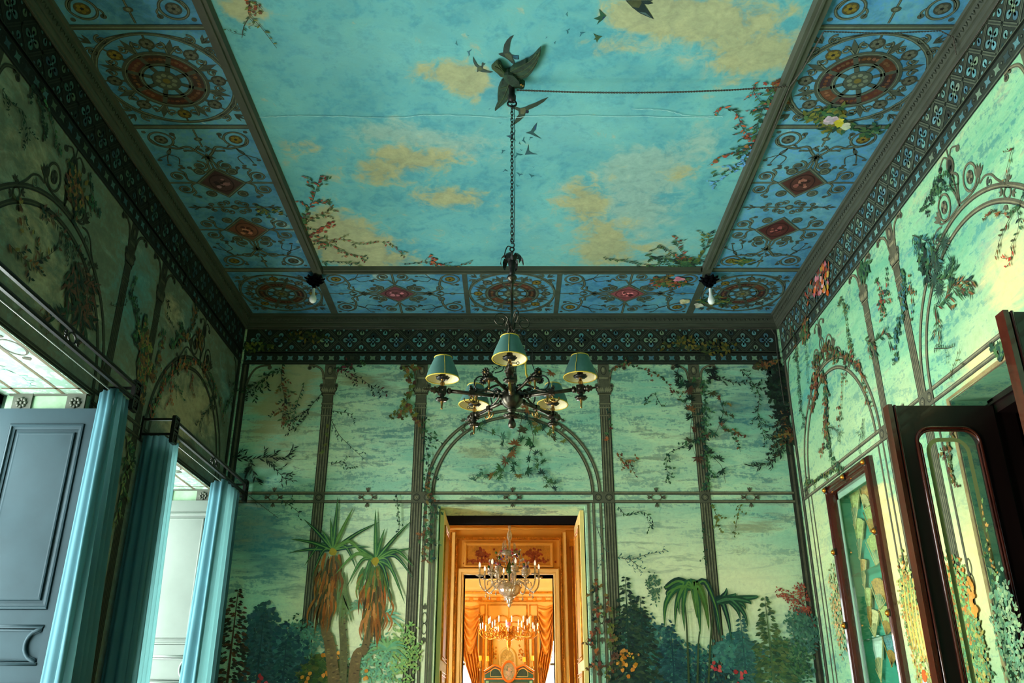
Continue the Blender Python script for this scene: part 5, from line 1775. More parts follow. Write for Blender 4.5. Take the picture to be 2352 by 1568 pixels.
# rows of raised feather edges
m = MB()
for lst in ([(820, 640), (1000, 590), (1180, 450), (1290, 270)], [(800, 600), (960, 520), (1120, 430), (1230, 310)], [(860, 690), (1020, 670), (1150, 560), (1240, 430)], [(780, 780), (740, 900), (680, 1040), (600, 1160)], [(830, 800), (800, 940), (720, 1060)], [(640, 880), (700, 860), (760, 840)], [(540, 520), (620, 560), (700, 640)], [(590, 480), (650, 560), (720, 640)]):
    pts = []
    for u, v in Z3(lst):
        q = onZ(u, v, ZB - .014); pts.append((q[0] - HX, q[1] - HY, ZB - .014 - bird.location.z))
    m.tube(smoothc(pts, 5), .0035, 5)
m.build('feather_ridges', M_BIRD2, bird)

# ------------------------------------------------------------------ the big gas chandelier
ch = empty('chandelier', (HX, HY, 2.95), label='blackened brass gasolier with five green cloth lampshades hanging on a long chain', cat='chandelier')
CH0 = Vector((HX, HY, 2.95))


def cpart(name, mb, mat, parent=None):
    mb.v = [tuple(Vector(p) - CH0) for p in mb.v]
    return mb.build(name, mat, parent or ch)


m = MB()
m.lathe([(.001, 5.245), (.026, 5.24), (.024, 5.20), (.018, 5.19), (.020, 5.14), (.026, 5.13), (.024, 5.09), (.001, 5.085)], (HX, HY, 0), 12)
m.tube([(HX + .028 * cos(a), HY, 5.07 + .022 * sin(a)) for a in [2 * pi * k / 14 for k in range(14)]], .006, 6, closed=True)
cpart('ceiling_hook', m, M_IRON)
m = MB()
z = 5.045; k = 0
while z > 4.06:
    ax = (cos(pi / 2 * (k % 2) + .6), sin(pi / 2 * (k % 2) + .6))
    pts = []
    for q in range(10):
        a = 2 * pi * q / 10
        pts.append((HX + ax[0] * .0095 * cos(a), HY + ax[1] * .0095 * cos(a), z + .018 * sin(a)))
    m.tube(pts, .0030, 5, closed=True)
    z -= .0255; k += 1
m.tube([(HX + .014, HY, 5.06), (HX + .018, HY + .0, 4.6), (HX + .012, HY, 4.07)], .0022, 5)
cpart('chain', m, M_IRON)
m = MB()
m.tube(smoothc([(HX - .005, HY, 4.075), (HX + .012, HY, 4.055), (HX + .006, HY, 4.03), (HX - .025, HY, 4.04), (HX - .042, HY, 3.99), (HX - .035, HY, 3.955)], 5), .0035, 6)
m.tube([(HX + .012 * cos(a), HY, 4.02 + .014 * sin(a)) for a in [2 * pi * k / 12 for k in range(12)]], .0045, 6, closed=True)
m.lathe([(.001, 4.01), (.010, 4.0), (.006, 3.985), (.012, 3.97), (.008, 3.955)], (HX, HY, 0), 10)
cpart('suspension_hook', m, M_IRON)
m = MB()
m.lathe([(.008, 3.96), (.018, 3.95), (.024, 3.93), (.018, 3.90), (.014, 3.88), (.020, 3.86), (.012, 3.85)], (HX, HY, 0), 12)
for k in range(6):
    a = k * pi / 3 + .2
    c, s_ = cos(a), sin(a)
    path = [(.015, 3.93), (.03, 3.965), (.048, 3.972), (.062, 3.955), (.068, 3.925), (.062, 3.905)]
    wd = [.008, .016, .019, .017, .011, .002]
    vs = []
    for (r, z), w_ in zip(path, wd):
        vs += [(HX + r * c - w_ * s_, HY + r * s_ + w_ * c, z), (HX + r * c + w_ * s_, HY + r * s_ - w_ * c, z), (HX + r * c, HY + r * s_, z + .004)]
    m.add(vs, [(3 * i, 3 * i + 2, 3 * i + 5, 3 * i + 3) for i in range(5)] + [(3 * i + 2, 3 * i + 1, 3 * i + 4, 3 * i + 5) for i in range(5)])
cpart('leaf_crown', m, M_IRON)
m = MB()
m.lathe([(.010, 3.86), (.010, 3.85), (.026, 3.843), (.030, 3.833), (.026, 3.822), (.012, 3.815), (.016, 3.80), (.009, 3.79), (.0085, 3.55), (.013, 3.545), (.013, 3.52), (.0085, 3.51), (.0085, 3.30), (.014, 3.29), (.016, 3.20), (.022, 3.18), (.022, 3.14)], (HX, HY, 0), 14)
cpart('pole', m, M_BRASS)
m = MB()
for k in range(4):
    a = k * pi / 2 + .35
    c, s_ = cos(a), sin(a)
    P2 = lambda r, z: (HX + r * c, HY + r * s_, z)
    pts = [P2(.012, 3.47)]
    big = []
    for i in range(22):
        t = i / 21
        an = pi + 2.6 * pi * t * -1
        r = .048 * (1 - .68 * t)
        big.append(P2(.068 + r * cos(an), 3.555 + r * sin(an)))
    m.tube(smoothc([P2(.012, 3.46), P2(.014, 3.51)], 3) + big, .0042, 6)
    sm = []
    for i in range(14):
        t = i / 13
        an = pi * .9 + 1.9 * pi * t
        r = .022 * (1 - .5 * t)
        sm.append(P2(.038 + r * cos(an), 3.475 + r * sin(an)))
    m.tube(sm, .0035, 6)
    m.ball(P2(.016, 3.50), .008, 8)
    m.tube([P2(.034, 3.45), P2(.03, 3.36), P2(.022, 3.27), P2(.024, 3.19)], .0032, 6)
cpart('scroll_cluster', m, M_BRASS)
m = MB()
m.lathe([(.018, 3.24), (.028, 3.235), (.030, 3.20), (.020, 3.19), (.026, 3.165), (.040, 3.155), (.034, 3.14), (.048, 3.135), (.057, 3.115), (.060, 3.10), (.056, 3.075), (.044, 3.055), (.026, 3.043), (.018, 3.035)], (HX, HY, 0), 26)
cpart('bowl', m, M_BRASS)
m = MB()
m.lathe([(.018, 3.04), (.028, 3.034), (.024, 3.026), (.014, 3.02), (.024, 3.01), (.014, 3.0), (.010, 2.992)], (HX, HY, 0), 16)
m.lathe([(.010, 3.0), (.036, 2.996), (.046, 3.003), (.03, 2.99), (.010, 2.986)], (HX, HY, 0), 30, scal=lambda a: 1 + .12 * cos(10 * a))
m.lathe([(.008, 2.99), (.014, 2.975), (.022, 2.955), (.020, 2.94), (.012, 2.932), (.001, 2.93)], (HX, HY, 0), 16)
cpart('finial', m, M_BRASS)


def rosette3d(mb, c, nrm, r, mat=0, mat2=1):
    """pierced flower: ring of small petals round a boss, facing nrm"""
    n = Vector(nrm).normalized(); t = n.orthogonal().normalized(); b = n.cross(t); c = Vector(c)
    k = 9
    for i in range(k):
        a = 2 * pi * i / k
        q = c + (t * cos(a) + b * sin(a)) * r * .72
        mb.ball(q, r * .27, 6, mat)
    M = Matrix((t, b, n)).transposed()
    mb.lathe([(.001, r * .35), (r * .3, r * .25), (r * .55, .0), (r * .6, -r * .15)], c, 12, mat, M=M)
    mb.ball(c + n * r * .3, r * .24, 8, mat2)


def make_arm(ang, shade=True):
    """long arm with clamp block, scroll, socket, drop spike and shade; ang from -y axis"""
    c, s_ = sin(ang), -cos(ang)
    P = lambda r, z, t=0.0: (HX + r * c - t * s_, HY + r * s_ + t * c, z)
    arm = MB()
    arm.tube([P(.045, 3.105), P(.36, 3.106)], .0105, 10)
    for r in (.075, .10, .345, .352): arm.lathe([(.011, -.006), (.018, -.003), (.018, .003), (.011, .006)], P(r, 3.106), 10, M=Matrix.Rotation(pi / 2, 3, Vector((-s_, c, 0))))
    # second, thinner pipe and short prongs near the hub
    arm.tube(smoothc([P(.03, 3.17), P(.09, 3.165), P(.15, 3.13), P(.20, 3.115)], 4), .006, 8)
    rt_ = cpart('arm', arm, M_BRASS)
    b = MB()
    X_, Y_ = Vector((c, s_, 0)), Vector((-s_, c, 0))

    def blk(r, z, h, hz):
        nonlocal b
        o = Vector(P(r, z))
        vs = [o + X_ * a * h + Y_ * bb * h + Vector((0, 0, cc * hz)) for cc in (-1, 1) for bb in (-1, 1) for a in (-1, 1)]
        b.add(vs, [(0, 2, 3, 1), (4, 5, 7, 6), (0, 1, 5, 4), (2, 6, 7, 3), (0, 4, 6, 2), (1, 3, 7, 5)])
    blk(.225, 3.106, .014, .014)
    cpart('clamp_block', b, M_BRASS, rt_)
    b = MB()
    blk(.385, 3.104, .019, .021)
    for sgn in (-1, 1):
        o = Vector(P(.385, 3.104)) + Y_ * sgn * .019
        b.ball(o, .009, 8)
    b.lathe([(.010, .0), (.020, .002), (.012, .010), (.018, .016), (.022, .022), (.012, .030), (.016, .036), (.006, .045), (.004, .075), (.006, .078), (.001, .084)], P(.405, 3.104), 10, M=Matrix.Rotation(pi / 2, 3, Vector((-s_, c, 0))))
    cpart('end_block', b, M_BRASS, rt_)
    # scroll with rosette
    sc_ = MB()
    pts = []
    for i in range(30):
        t = i / 29
        an = -pi * .62 - 1.75 * pi * t
        r = .050 * (1 - .38 * t)
        pts.append(P(.165 + r * cos(an) * -1, 3.168 + r * sin(an)))
    sc_.tube([P(.225, 3.118), P(.20, 3.120)] + pts[2:], .0042, 6, 0)
    sc_.tube(smoothc([P(.225, 3.09), P(.235, 3.065), P(.215, 3.05), P(.19, 3.055), P(.185, 3.07)], 5), .0038, 6, 1)
    sc_.tube(smoothc([P(.225, 3.09), P(.215, 3.07), P(.235, 3.052), P(.262, 3.058), P(.265, 3.075)], 5), .0038, 6, 1)
    rosette3d(sc_, P(.160, 3.185), (-s_, c, .0) if abs(c) < .7 else (0, -1, -.3), .023, 0, 1)
    cpart('scroll', sc_, [M_IRON, M_BRASS_L], rt_)
    # drop spike with drip pan
    d = MB()
    d.lathe([(.010, 3.085), (.016, 3.078), (.010, 3.070), (.018, 3.064), (.012, 3.056)], P(.385, 0), 12, 0)
    d.lathe([(.006, 3.056), (.026, 3.052), (.032, 3.060), (.024, 3.046), (.006, 3.044)], P(.385, 0), 24, 0, scal=lambda a: 1 + .13 * cos(8 * a))
    d.lathe([(.007, 3.046), (.006, 3.03), (.004, 3.008), (.006, 3.004), (.001, 2.998)], P(.385, 0), 10, 1)
    cpart('drop_spike', d, [M_BRASS, M_BRASS_L], rt_)
    # socket group
    k = MB()
    k.lathe([(.012, 3.125), (.008, 3.13), (.014, 3.142), (.010, 3.152), (.006, 3.156), (.010, 3.166)], P(.385, 0), 12, 1)
    k.lathe([(.008, 3.166), (.030, 3.170), (.036, 3.180), (.028, 3.176), (.012, 3.182)], P(.385, 0), 27, 0, scal=lambda a: 1 + .10 * cos(9 * a))
    k.lathe([(.012, 3.18), (.016, 3.186), (.016, 3.20), (.011, 3.203), (.014, 3.207), (.014, 3.222), (.009, 3.228)], P(.385, 0), 14, 0)
    k.tube([P(.385, 3.150), P(.385, 3.149, .034)], .0025, 6, 0)
    k.tube([(q[0], q[1], q[2]) for q in [P(.385, 3.149 + .007 * sin(a), .041 + .007 * cos(a)) for a in [2 * pi * j / 10 for j in range(10)]]], .002, 5, 0, closed=True)
    cpart('lamp_holder', k, [M_IRON, M_BRASS_L], rt_)
    g = MB()
    g.lathe([(.009, 3.228), (.012, 3.24), (.020, 3.255), (.021, 3.268), (.014, 3.282), (.001, 3.288)], P(.385, 0), 14)
    cpart('bulb', g, M_GLASS, rt_)
    if shade:
        sh = MB(); zt, zb_, rt2, rb = 3.292, 3.172, .046, .088
        prof = [(rb, zb_), (rb * .93, zb_ + .03), (rb * .80, zb_ + .06), (rb * .66, zb_ + .09), (rt2, zt)]
        tl = Matrix.Rotation(random.uniform(-.05, .05), 3, 'X') @ Matrix.Rotation(random.uniform(-.06, .06), 3, 'Y')
        org = Vector(P(.385, 0))
        pv = Vector((0, 0, 3.2))
        def put(prof, mat, n=36, mb=sh):
            st = len(mb.v)
            mb.lathe(prof, (0, 0, 0), n, mat)
            for i in range(st, len(mb.v)):
                q = tl @ (Vector(mb.v[i]) - pv) + pv
                mb.v[i] = tuple(q + org)
        put(prof, 0)
        sm_ = MB(); put([(r - .0022, z) for r, z in prof], 0, 36, sm_)
        so = cpart('lamp_shade', sh, M_SHADE, rt_)
        cpart('shade_lining', sm_, M_SHADE_IN, rt_)
        tr = MB()
        for (r, z) in ((rb, zb_), (rt2, zt)):
            st = len(tr.v)
            tr.tube([(r * cos(a), r * sin(a), z) for a in [2 * pi * j / 36 for j in range(36)]], .0032, 6, 0, closed=True)
            for i in range(st, len(tr.v)):
                q = tl @ (Vector(tr.v[i]) - pv) + pv
                tr.v[i] = tuple(q + org)
        a = -1.5 + random.uniform(-.5, .5)
        st = len(tr.v)
        tr.tube([((r + .002) * cos(a), (r + .002) * sin(a), z) for r, z in prof], .0016, 5)
        for i in range(st, len(tr.v)):
            q = tl @ (Vector(tr.v[i]) - pv) + pv
            tr.v[i] = tuple(q + org)
        cpart('braid', tr, M_TRIM, rt_)
    return rt_


for k in range(5): make_arm(k * 2 * pi / 5 - .03)
for k in range(5):
    ang = k * 2 * pi / 5 + pi / 5
    c, s_ = sin(ang), -cos(ang)
    P = lambda r, z: (HX + r * c, HY + r * s_, z)
    a = MB()
    a.tube(smoothc([P(.04, 3.13), P(.10, 3.145), P(.16, 3.165), P(.205, 3.170)], 4), .0085, 8)
    for r in (.075, .15): a.ball(P(r, 3.135 + r * .18), .014, 8)
    a.lathe([(.009, .0), (.018, .006), (.012, .014), (.020, .024), (.012, .034)], P(.19, 3.168), 10, M=Matrix.Rotation(pi / 2, 3, Vector((-s_, c, 0))))
    o = cpart('short_arm', a, M_BRASS)
    b = MB(); rosette3d(b, P(.235, 3.178), (c, s_, -.15), .026, 0, 1)
    b.lathe([(.006, 3.150), (.026, 3.146), (.032, 3.154), (.024, 3.140), (.006, 3.138)], P(.205, 0), 24, 0, scal=lambda q: 1 + .13 * cos(8 * q))
    b.lathe([(.007, 3.14), (.006, 3.125), (.004, 3.10), (.006, 3.096), (.001, 3.09)], P(.205, 0), 10, 1)
    b.lathe([(.006, 3.168), (.012, 3.16), (.007, 3.15)], P(.205, 0), 10, 0)
    cpart('rosette', b, [M_BRASS, M_BRASS_L], o)
m = MB()
m.tube(smoothc([(-.09, 4.30, 3.19), (-.052, 4.32, 3.21), (-.04, 4.33, 3.26), (-.036, 4.34, 3.33)], 6), .003, 5)
m.tube(smoothc([(.13, 4.32, 3.19), (.112, 4.33, 3.24), (.108, 4.33, 3.30), (.108, 4.33, 3.33), (.075, 4.33, 3.33), (.078, 4.38, 3.48)], 6), .0025, 5)
cpart('flex', m, M_IRON)
m = MB(); m.tube([(.075, 4.52, 3.36), (.078, 4.50, 3.26), (.10, 4.45, 3.19)], .006, 6); cpart('ribbon', m, M_TRIM)

# ------------------------------------------------------------------ cables
m = MB()


def twist(mb, pts, r=.0035, pitch=.035):
    sp = smoothc(pts, 10)
    ln = 0; out = [[], []]
    for i, p in enumerate(sp):
        if i: ln += (sp[i] - sp[i - 1]).length
        t = (sp[min(i + 1, len(sp) - 1)] - sp[max(0, i - 1)]).normalized()
        u = t.orthogonal().normalized(); w_ = t.cross(u)
        for k in (0, 1):
            a = 2 * pi * ln / pitch + pi * k
            out[k].append(p + (u * cos(a) + w_ * sin(a)) * r * .8)
    for o in out: mb.tube(o, r * .75, 5)


def dense(p, n):
    p = [Vector(q) for q in p]; out = []
    for i in range(len(p) - 1):
        for k in range(n): out.append(p[i].lerp(p[i + 1], k / n))
    return out + [p[-1]]


pts = []
for i in range(41):
    t = i / 40
    pts.append((.03 + 1.74 * t, HY, HC - .075 - .035 * 4 * t * (1 - t) + .03 * t))
twist(m, pts, .0042)
twist(m, dense([(1.77, HY, HC - .045), (1.80, 4.3, HC - .05), (1.83, 3.98, HC - .04)], 8))
twist(m, dense([(1.77, HY, HC - .045), (1.815, 5.6, HC - .02), (1.815, 6.9, HC - .03)], 30), .003)
tag(m.build('hanging_cable', M_WIRE), 'long twisted electric cable strung across the painted sky ceiling to its right beam', 'cable')
m = MB()
pts = []
for i in range(49):
    x = -W + .09 + (2 * W - .18) * i / 48
    pts.append((x, D - .045, CZ0 - .028 - .012 * abs(sin(i * pi / 6))))
twist(m, pts, .004, .03)
twist(m, dense([(W - .09, D - .045, CZ0 - .03), (W - .05, D - .03, CZ0 - .1), (W - .055, D - .03, 4.6), (W - .05, D - .03, 4.3)], 6), .003)
for i in range(9):
    x = -W + .09 + (2 * W - .18) * i / 8
    m.ball((x, D - .04, CZ0 - .026), .008, 6)
tag(m.build('cornice_cable', M_WIRE), 'pale twisted cable pinned in shallow swags along the cornice of the back wall', 'cable')
m = MB()
pts = []
for i in range(61):
    x = -1.70 + 3.42 * i / 60
    pts.append((x, BY1 + BW + .01, HC - .008 - .006 * abs(sin(i * pi / 10))))
twist(m, pts, .0028, .03)
for i in range(7):
    m.ball((-1.70 + 3.42 * i / 6, BY1 + BW + .01, HC - .008), .008, 6)
tag(m.build('beam_cable', M_WIRE), 'thin dark cable stapled along the back beam of the painted ceiling', 'cable')
for s_, a in ((1, 'right'), (-1, 'left')):
    m = MB()
    pts = []
    for i in range(60):
        y = 3.6 + (D - .12 - 3.6) * i / 59
        pts.append((s_ * (W - .024), y, CZ0 - .028 - .008 * abs(sin(i * pi / 8))))
    twist(m, pts, .003, .03)
    if s_ > 0:
        twist(m, dense([(1.83, 3.97, HC - .045), (2.2, 3.99, HC - .04), (2.52, 3.98, HC - .03), (2.60, 4.0, HC - .06), (2.63, 4.06, CZ0 - .02)], 10), .003)
    tag(m.build('side_cable', M_WIRE), 'twisted cable along the underside of the cornice on the %s' % ('bright wall opposite the windows' if s_ > 0 else 'dark window wall'), 'cable')

# ------------------------------------------------------------------ leafy ceiling lamp holders with bare bulbs
for s_ in (-1, 1):
    e = empty('ceiling_light', (s_ * 1.80, 7.08, HC), label='dark leafy lamp holder with bare bulb, %s' % ('at the ceiling beam corner nearer the curtained windows' if s_ < 0 else 'at the beam corner nearer the glazed fan case'), cat='ceiling light')
    m = MB()
    m.lathe([(.001, -.04), (.05, -.045), (.04, -.075), (.02, -.10), (.012, -.115), (.016, -.12), (.016, -.15), (.001, -.152)], (0, 0, 0), 12)
    for ring_, (rr, zz, n) in enumerate(((.075, -.055, 9), (.055, -.08, 7), (.035, -.10, 5))):
        for k in range(n):
            a = 2 * pi * k / n + ring_ * .4
            c, q = cos(a), sin(a)
            vs = []
            for t, w_, dz in ((0, .008, 0), (.4, .020, -.008), (.75, .018, -.004), (1, .003, .010)):
                r = .02 + (rr - .0) * t
                vs += [(r * c - w_ * q, r * q + w_ * c, zz + dz), (r * c + w_ * q, r * q - w_ * c, zz + dz), (r * c, r * q, zz + dz - .012)]
            m.add(vs, [(3 * i, 3 * i + 2, 3 * i + 5, 3 * i + 3) for i in range(3)] + [(3 * i + 2, 3 * i + 1, 3 * i + 4, 3 * i + 5) for i in range(3)])
    m.build('leaf_rosette', M_BLACK, e)
    b = MB()
    if s_ > 0:
        b.lathe([(.013, -.15), (.012, -.19), (.016, -.22), (.030, -.255), (.033, -.275), (.026, -.298), (.012, -.308), (.001, -.31)], (0, 0, 0), 18)
    else:
        b.lathe([(.012, -.15), (.012, -.20), (.018, -.215), (.030, -.235), (.034, -.255), (.028, -.28), (.012, -.294), (.001, -.295)], (0, 0, 0), 18)
    b.build('bulb', M_BULB, e)

# ------------------------------------------------------------------ curtain rails (iron box pelmets)
XR = -2.45


def pelmet(yc, half, label):
    e = empty('curtain_rail', (-W, yc, 3.455), label=label, cat='curtain rail', group='openwork curtain rails over the windows')
    o = Vector((-W, yc, 3.455))
    def bx(mb, a, b): mb.box(tuple(Vector(a) - o), tuple(Vector(b) - o))
    for z in (3.41, 3.50):
        m = MB(); bx(m, (XR - .010, yc - half, z - .011), (XR + .010, yc + half, z + .011)); bx(m, (XR - .014, yc - half, z - .002), (XR + .013, yc + half, z + .004))
        m.build('rail', M_IRON, e)
    for s_ in (-1, 1):
        y = yc + s_ * half
        m = MB()
        for z in (3.395, 3.505): bx(m, (-W, y - .008, z - .008), (XR, y + .008, z + .008))
        bx(m, (-W, y - .01, 3.35), (-W + .015, y + .01, 3.53))
        y0, y1 = sorted((y + s_ * .004, y - s_ * .075))
        for yy in (y0, y1): bx(m, (XR - .012, yy - .007, 3.34), (XR + .014, yy + .007, 3.53))
        for z in (3.34, 3.435, 3.53): bx(m, (XR - .012, y0, z - .007), (XR + .014, y1, z + .007))
        bx(m, (XR - .004, y0, 3.34), (XR - .001, y1, 3.53))
        for z in (3.387, 3.482):
            for k in range(8):
                a = k * pi / 4
                m.ball(Vector((XR + .004, (y0 + y1) / 2 + .020 * cos(a), z + .020 * sin(a))) - o, .009, 6)
            m.ball(Vector((XR + .008, (y0 + y1) / 2, z)) - o, .009, 6)
        m.build('end_bracket', M_IRON, e)
    m = MB()
    zc = 3.455
    m.tube([Vector((XR, yc + .042 * cos(a), zc + .028 * sin(a))) - o for a in [2 * pi * k / 20 for k in range(20)]], .006, 6, closed=True)
    for s_ in (-1, 1):
        for f in (-.6, 0, .6):
            m.tube([Vector((XR, yc + s_ * .045, zc)) - o, Vector((XR, yc + s_ * (.052 + .03 * cos(f)), zc + .03 * sin(f))) - o], [.006, .007], 6)
    m.build('ring_ornament', M_IRON, e)
    m = MB()
    m.tube([Vector((XR - .045, yc - half, 3.385)) - o, Vector((XR - .045, yc + half, 3.385)) - o], .006, 6)
    m.build('runner', M_WHITEPAINT, e)
    return e


pelmet(4.45, .93, 'openwork iron curtain rail over the nearer window, above the dark panelled shutter')
pelmet(6.98, .95, 'openwork iron curtain rail over the far window, ending at the back wall corner')


def curtain(name, top, bot, z1, z0, folds, amp, label, seed, flat=0.0):
    """top/bot: polylines (x,y) at the rail and lower down; pleats perpendicular to the run"""
    random.seed(seed)
    N, Mz = folds * 10, 26
    def samp(pl, t):
        P = [Vector(p) for p in pl]
        L = [0]
        for i in range(len(P) - 1): L.append(L[-1] + (P[i + 1] - P[i]).length)
        d = t * L[-1]
        for i in range(len(P) - 1):
            if d <= L[i + 1] + 1e-9:
                u = (d - L[i]) / max(1e-9, L[i + 1] - L[i])
                tt = (P[i + 1] - P[i]).normalized()
                return P[i].lerp(P[i + 1], u), Vector((-tt.y, tt.x))
        return P[-1], Vector((1, 0))
    ph = [random.uniform(-.5, .5) for _ in range(folds + 2)]
    am = [random.uniform(.6, 1.3) for _ in range(folds + 2)]
    vs = []
    for j in range(Mz + 1):
        v = j / Mz
        z = z1 + (z0 - z1) * v
        for i in range(N + 1):
            t = i / N
            a, na = samp(top, t); b, nb = samp(bot, t)
            p = a.lerp(b, v); n_ = na.lerp(nb, v).normalized()
            k = min(folds, int(t * folds))
            aa = am[k] + (am[k + 1] - am[k]) * (t * folds - k)
            w_ = sin(2 * pi * folds * t + ph[k] * v * 1.2 + .4 * sin(3 * v + k)) * amp * aa * (.55 + .6 * v)
            p = p + n_ * w_
            vs.append((p.x, p.y, z + (.012 * abs(sin(pi * folds * t)) if j == 0 else 0)))
    fs = [(j * (N + 1) + i, j * (N + 1) + i + 1, (j + 1) * (N + 1) + i + 1, (j + 1) * (N + 1) + i) for j in range(Mz) for i in range(N)]
    m = MB(); m.add(vs, fs, 0, None, True)
    o = m.build(name, M_CURT)
    sd = o.modifiers.new('thickness', 'SOLIDIFY'); sd.thickness = .003
    return tag(o, label, 'curtain')


curtain('curtain', [(-2.58, 5.14), (XR - .01, 5.07), (XR - .03, 5.32)], [(-2.60, 5.13), (XR, 5.05), (XR - .04, 5.68)], 3.385, .05, 6, .022, 'teal curtain hanging beside the dark panelled shutter of the nearer window', 1)
curtain('curtain', [(-W + .02, 6.05), (XR - .09, 6.05), (XR - .045, 6.08), (XR - .045, 6.27)], [(-W + .02, 6.03), (XR - .09, 6.03), (XR - .03, 6.08), (XR - .03, 6.5)], 3.385, .05, 7, .020, 'dark teal curtain wrapped round the near end of the far window rail', 2)
curtain('curtain', [(-2.60, 7.40), (XR - .01, 7.30), (XR - .03, 7.82)], [(-2.62, 7.22), (XR, 7.14), (XR - .04, 7.93)], 3.385, .05, 7, .022, 'teal curtain at the far end of the far window, against the back wall', 5)

# ------------------------------------------------------------------ glazed case with fans let into the right wall
case = empty('display_case', (W, (NY0 + NY1) / 2, NZ0), label='tall mahogany framed glass display case of fans let into the right wall', cat='display case')
CO = Vector((W, (NY0 + NY1) / 2, NZ0))


def kpart(name, mb, mat):
    mb.v = [tuple(Vector(p) - CO) for p in mb.v]
    return mb.build(name, mat, case)


NDp = .15
m = MB()
prof = [(-.012, 0), (-.012, .03), (-.004, .05), (.012, .055), (.022, .040), (.030, .048), (.046, .052), (.054, .036), (.062, .040), (.074, .042), (.082, .02), (.082, -.03)]
y0, y1, z0, z1 = NY0 - .07, NY1 + .07, NZ0 - .07, NZ1 + .08
m.sweep(prof, [((W, y0, z0), (0, 1, 1), (-1, 0, 0)), ((W, y1, z0), (0, -1, 1), (-1, 0, 0)), ((W, y1, z1), (0, -1, -1), (-1, 0, 0)), ((W, y0, z1), (0, 1, -1), (-1, 0, 0))], closed=True)
kpart('case_frame', m, M_MAHOG)
bosses = [(y, z1 - .028) for y in (y0 + .028, (y0 + y1) / 2, y1 - .028)] + [(y, z) for y in (y0 + .028, y1 - .028) for z in (.55, 1.05, 1.62, 2.19, 2.76)]
for (y, z) in bosses:
    m = MB()
    m.box((W - .062, y - .026, z - .026), (W - .045, y + .026, z + .026), 0)
    m.lathe([(.001, .020), (.012, .017), (.019, .008), (.022, 0)], (W - .062, y, z), 12, 1, M=Matrix.Rotation(-pi / 2, 3, 'Y'))
    kpart('gilt_boss', m, [M_MAHOG_D, M_GILT_BR])
m = MB()
m.box((W, NY0 - .01, NZ0), (W + NDp, NY0, NZ1)); m.box((W, NY1, NZ0), (W + NDp, NY1 + .01, NZ1))
m.box((W, NY0, NZ1), (W + NDp, NY1, NZ1 + .01)); m.box((W, NY0, NZ0 - .01), (W + NDp, NY1, NZ0)); m.box((W + NDp, NY0 - .01, NZ0 - .01), (W + NDp + .01, NY1 + .01, NZ1 + .01))
kpart('felt_lining', m, M_FANBACK)
m = MB()
q = .045
for a, b in (((W + .012, NY0 + .005, NZ0), (W + .02, NY0 + q, NZ1)), ((W + .012, NY1 - q, NZ0), (W + .02, NY1 - .005, NZ1)), ((W + .012, NY0, NZ1 - q), (W + .02, NY1, NZ1)), ((W + .012, NY0, NZ0), (W + .02, NY1, NZ0 + q))): m.box(a, b)
kpart('pale_mount', m, M_MATT)
m = MB(); m.box((W + .002, NY0, NZ0), (W + .006, NY1, NZ1)); kpart('glass_pane', m, M_GLASS)
SHZ = (.95, 1.55, 2.07, 2.56)
M_GSHELF = glass_mat('shelf_glass', (.7, .95, .85), 1.5)
for z in SHZ[:]:
    m = MB(); m.box((W + .03, NY0, z - .004), (W + NDp, NY1, z + .004)); kpart('glass_shelf', m, M_GSHELF)

M_FAN = simple('painted_fan_leaf', (176, 190, 110), .6, 0, .45, 60, .2)
M_FAN2 = simple('ivory_fan_sticks', (214, 206, 140), .5, 0, .25, 40, .1)
M_FAN3 = simple('gold_fan_lace', (190, 150, 70), .5, 0, .5, 70, .3)
random.seed(12)


def fan(y, z, r, a0, a1, label, mats=(M_FAN, M_FAN2), kind=0):
    r *= 1.12; am = (a0 + a1) / 2; a0, a1 = am - (am - a0) * 1.3, am + (a1 - am) * 1.3
    """open hand fan standing against the felt; pivot at (y,z)"""
    x = W + NDp - .02
    e = empty('hand_fan', (x, y, z), label=label, cat='fan', group='antique fans in the glazed case')
    m = MB(); n = 16
    vs = []
    for i in range(n + 1):
        a = a0 + (a1 - a0) * i / n
        dx = -.008 if i % 2 else 0
        vs += [(dx, r * .5 * cos(a), r * .5 * sin(a)), (dx - .002, r * cos(a) * (1.0 + (.04 if kind and i % 2 else 0)), r * sin(a) * (1.0 + (.04 if kind and i % 2 else 0)))]
    m.add(vs, [(2 * i, 2 * i + 1, 2 * i + 3, 2 * i + 2) for i in range(n)])
    m.build('fan_leaf', mats[0], e)
    m = MB()
    for i in range(0, n + 1, 2 if kind == 0 else 1):
        a = a0 + (a1 - a0) * i / n
        w_ = .006
        c, s_ = cos(a), sin(a)
        m.add([(-.010, .01 * c - w_ * .3 * s_, .01 * s_ + w_ * .3 * c), (-.010, r * .52 * c - w_ * s_, r * .52 * s_ + w_ * c), (-.010, r * .52 * c + w_ * s_, r * .52 * s_ - w_ * c), (-.010, .01 * c + w_ * .3 * s_, .01 * s_ - w_ * .3 * c)], [(0, 1, 2, 3)])
    for a in (a0, a1):
        m.tube([(-.012, 0, 0), (-.012, r * cos(a), r * sin(a))], .004, 5)
    m.ball((-.012, 0, 0), .008, 6)
    m.build('fan_sticks', mats[1], e)


R_ = radians
XB = W + NDp - .02
fb = lambda u, v: onX(u, v, XB)


def fanpx(u, v, r, a0, a1, label, mats=(M_FAN, M_FAN2), kind=0):
    y, z = fb(u, v)
    y = min(max(y, NY0 + .03), NY1 - .03)
    fan(y, z, r, R_(a0), R_(a1), label, mats, kind)


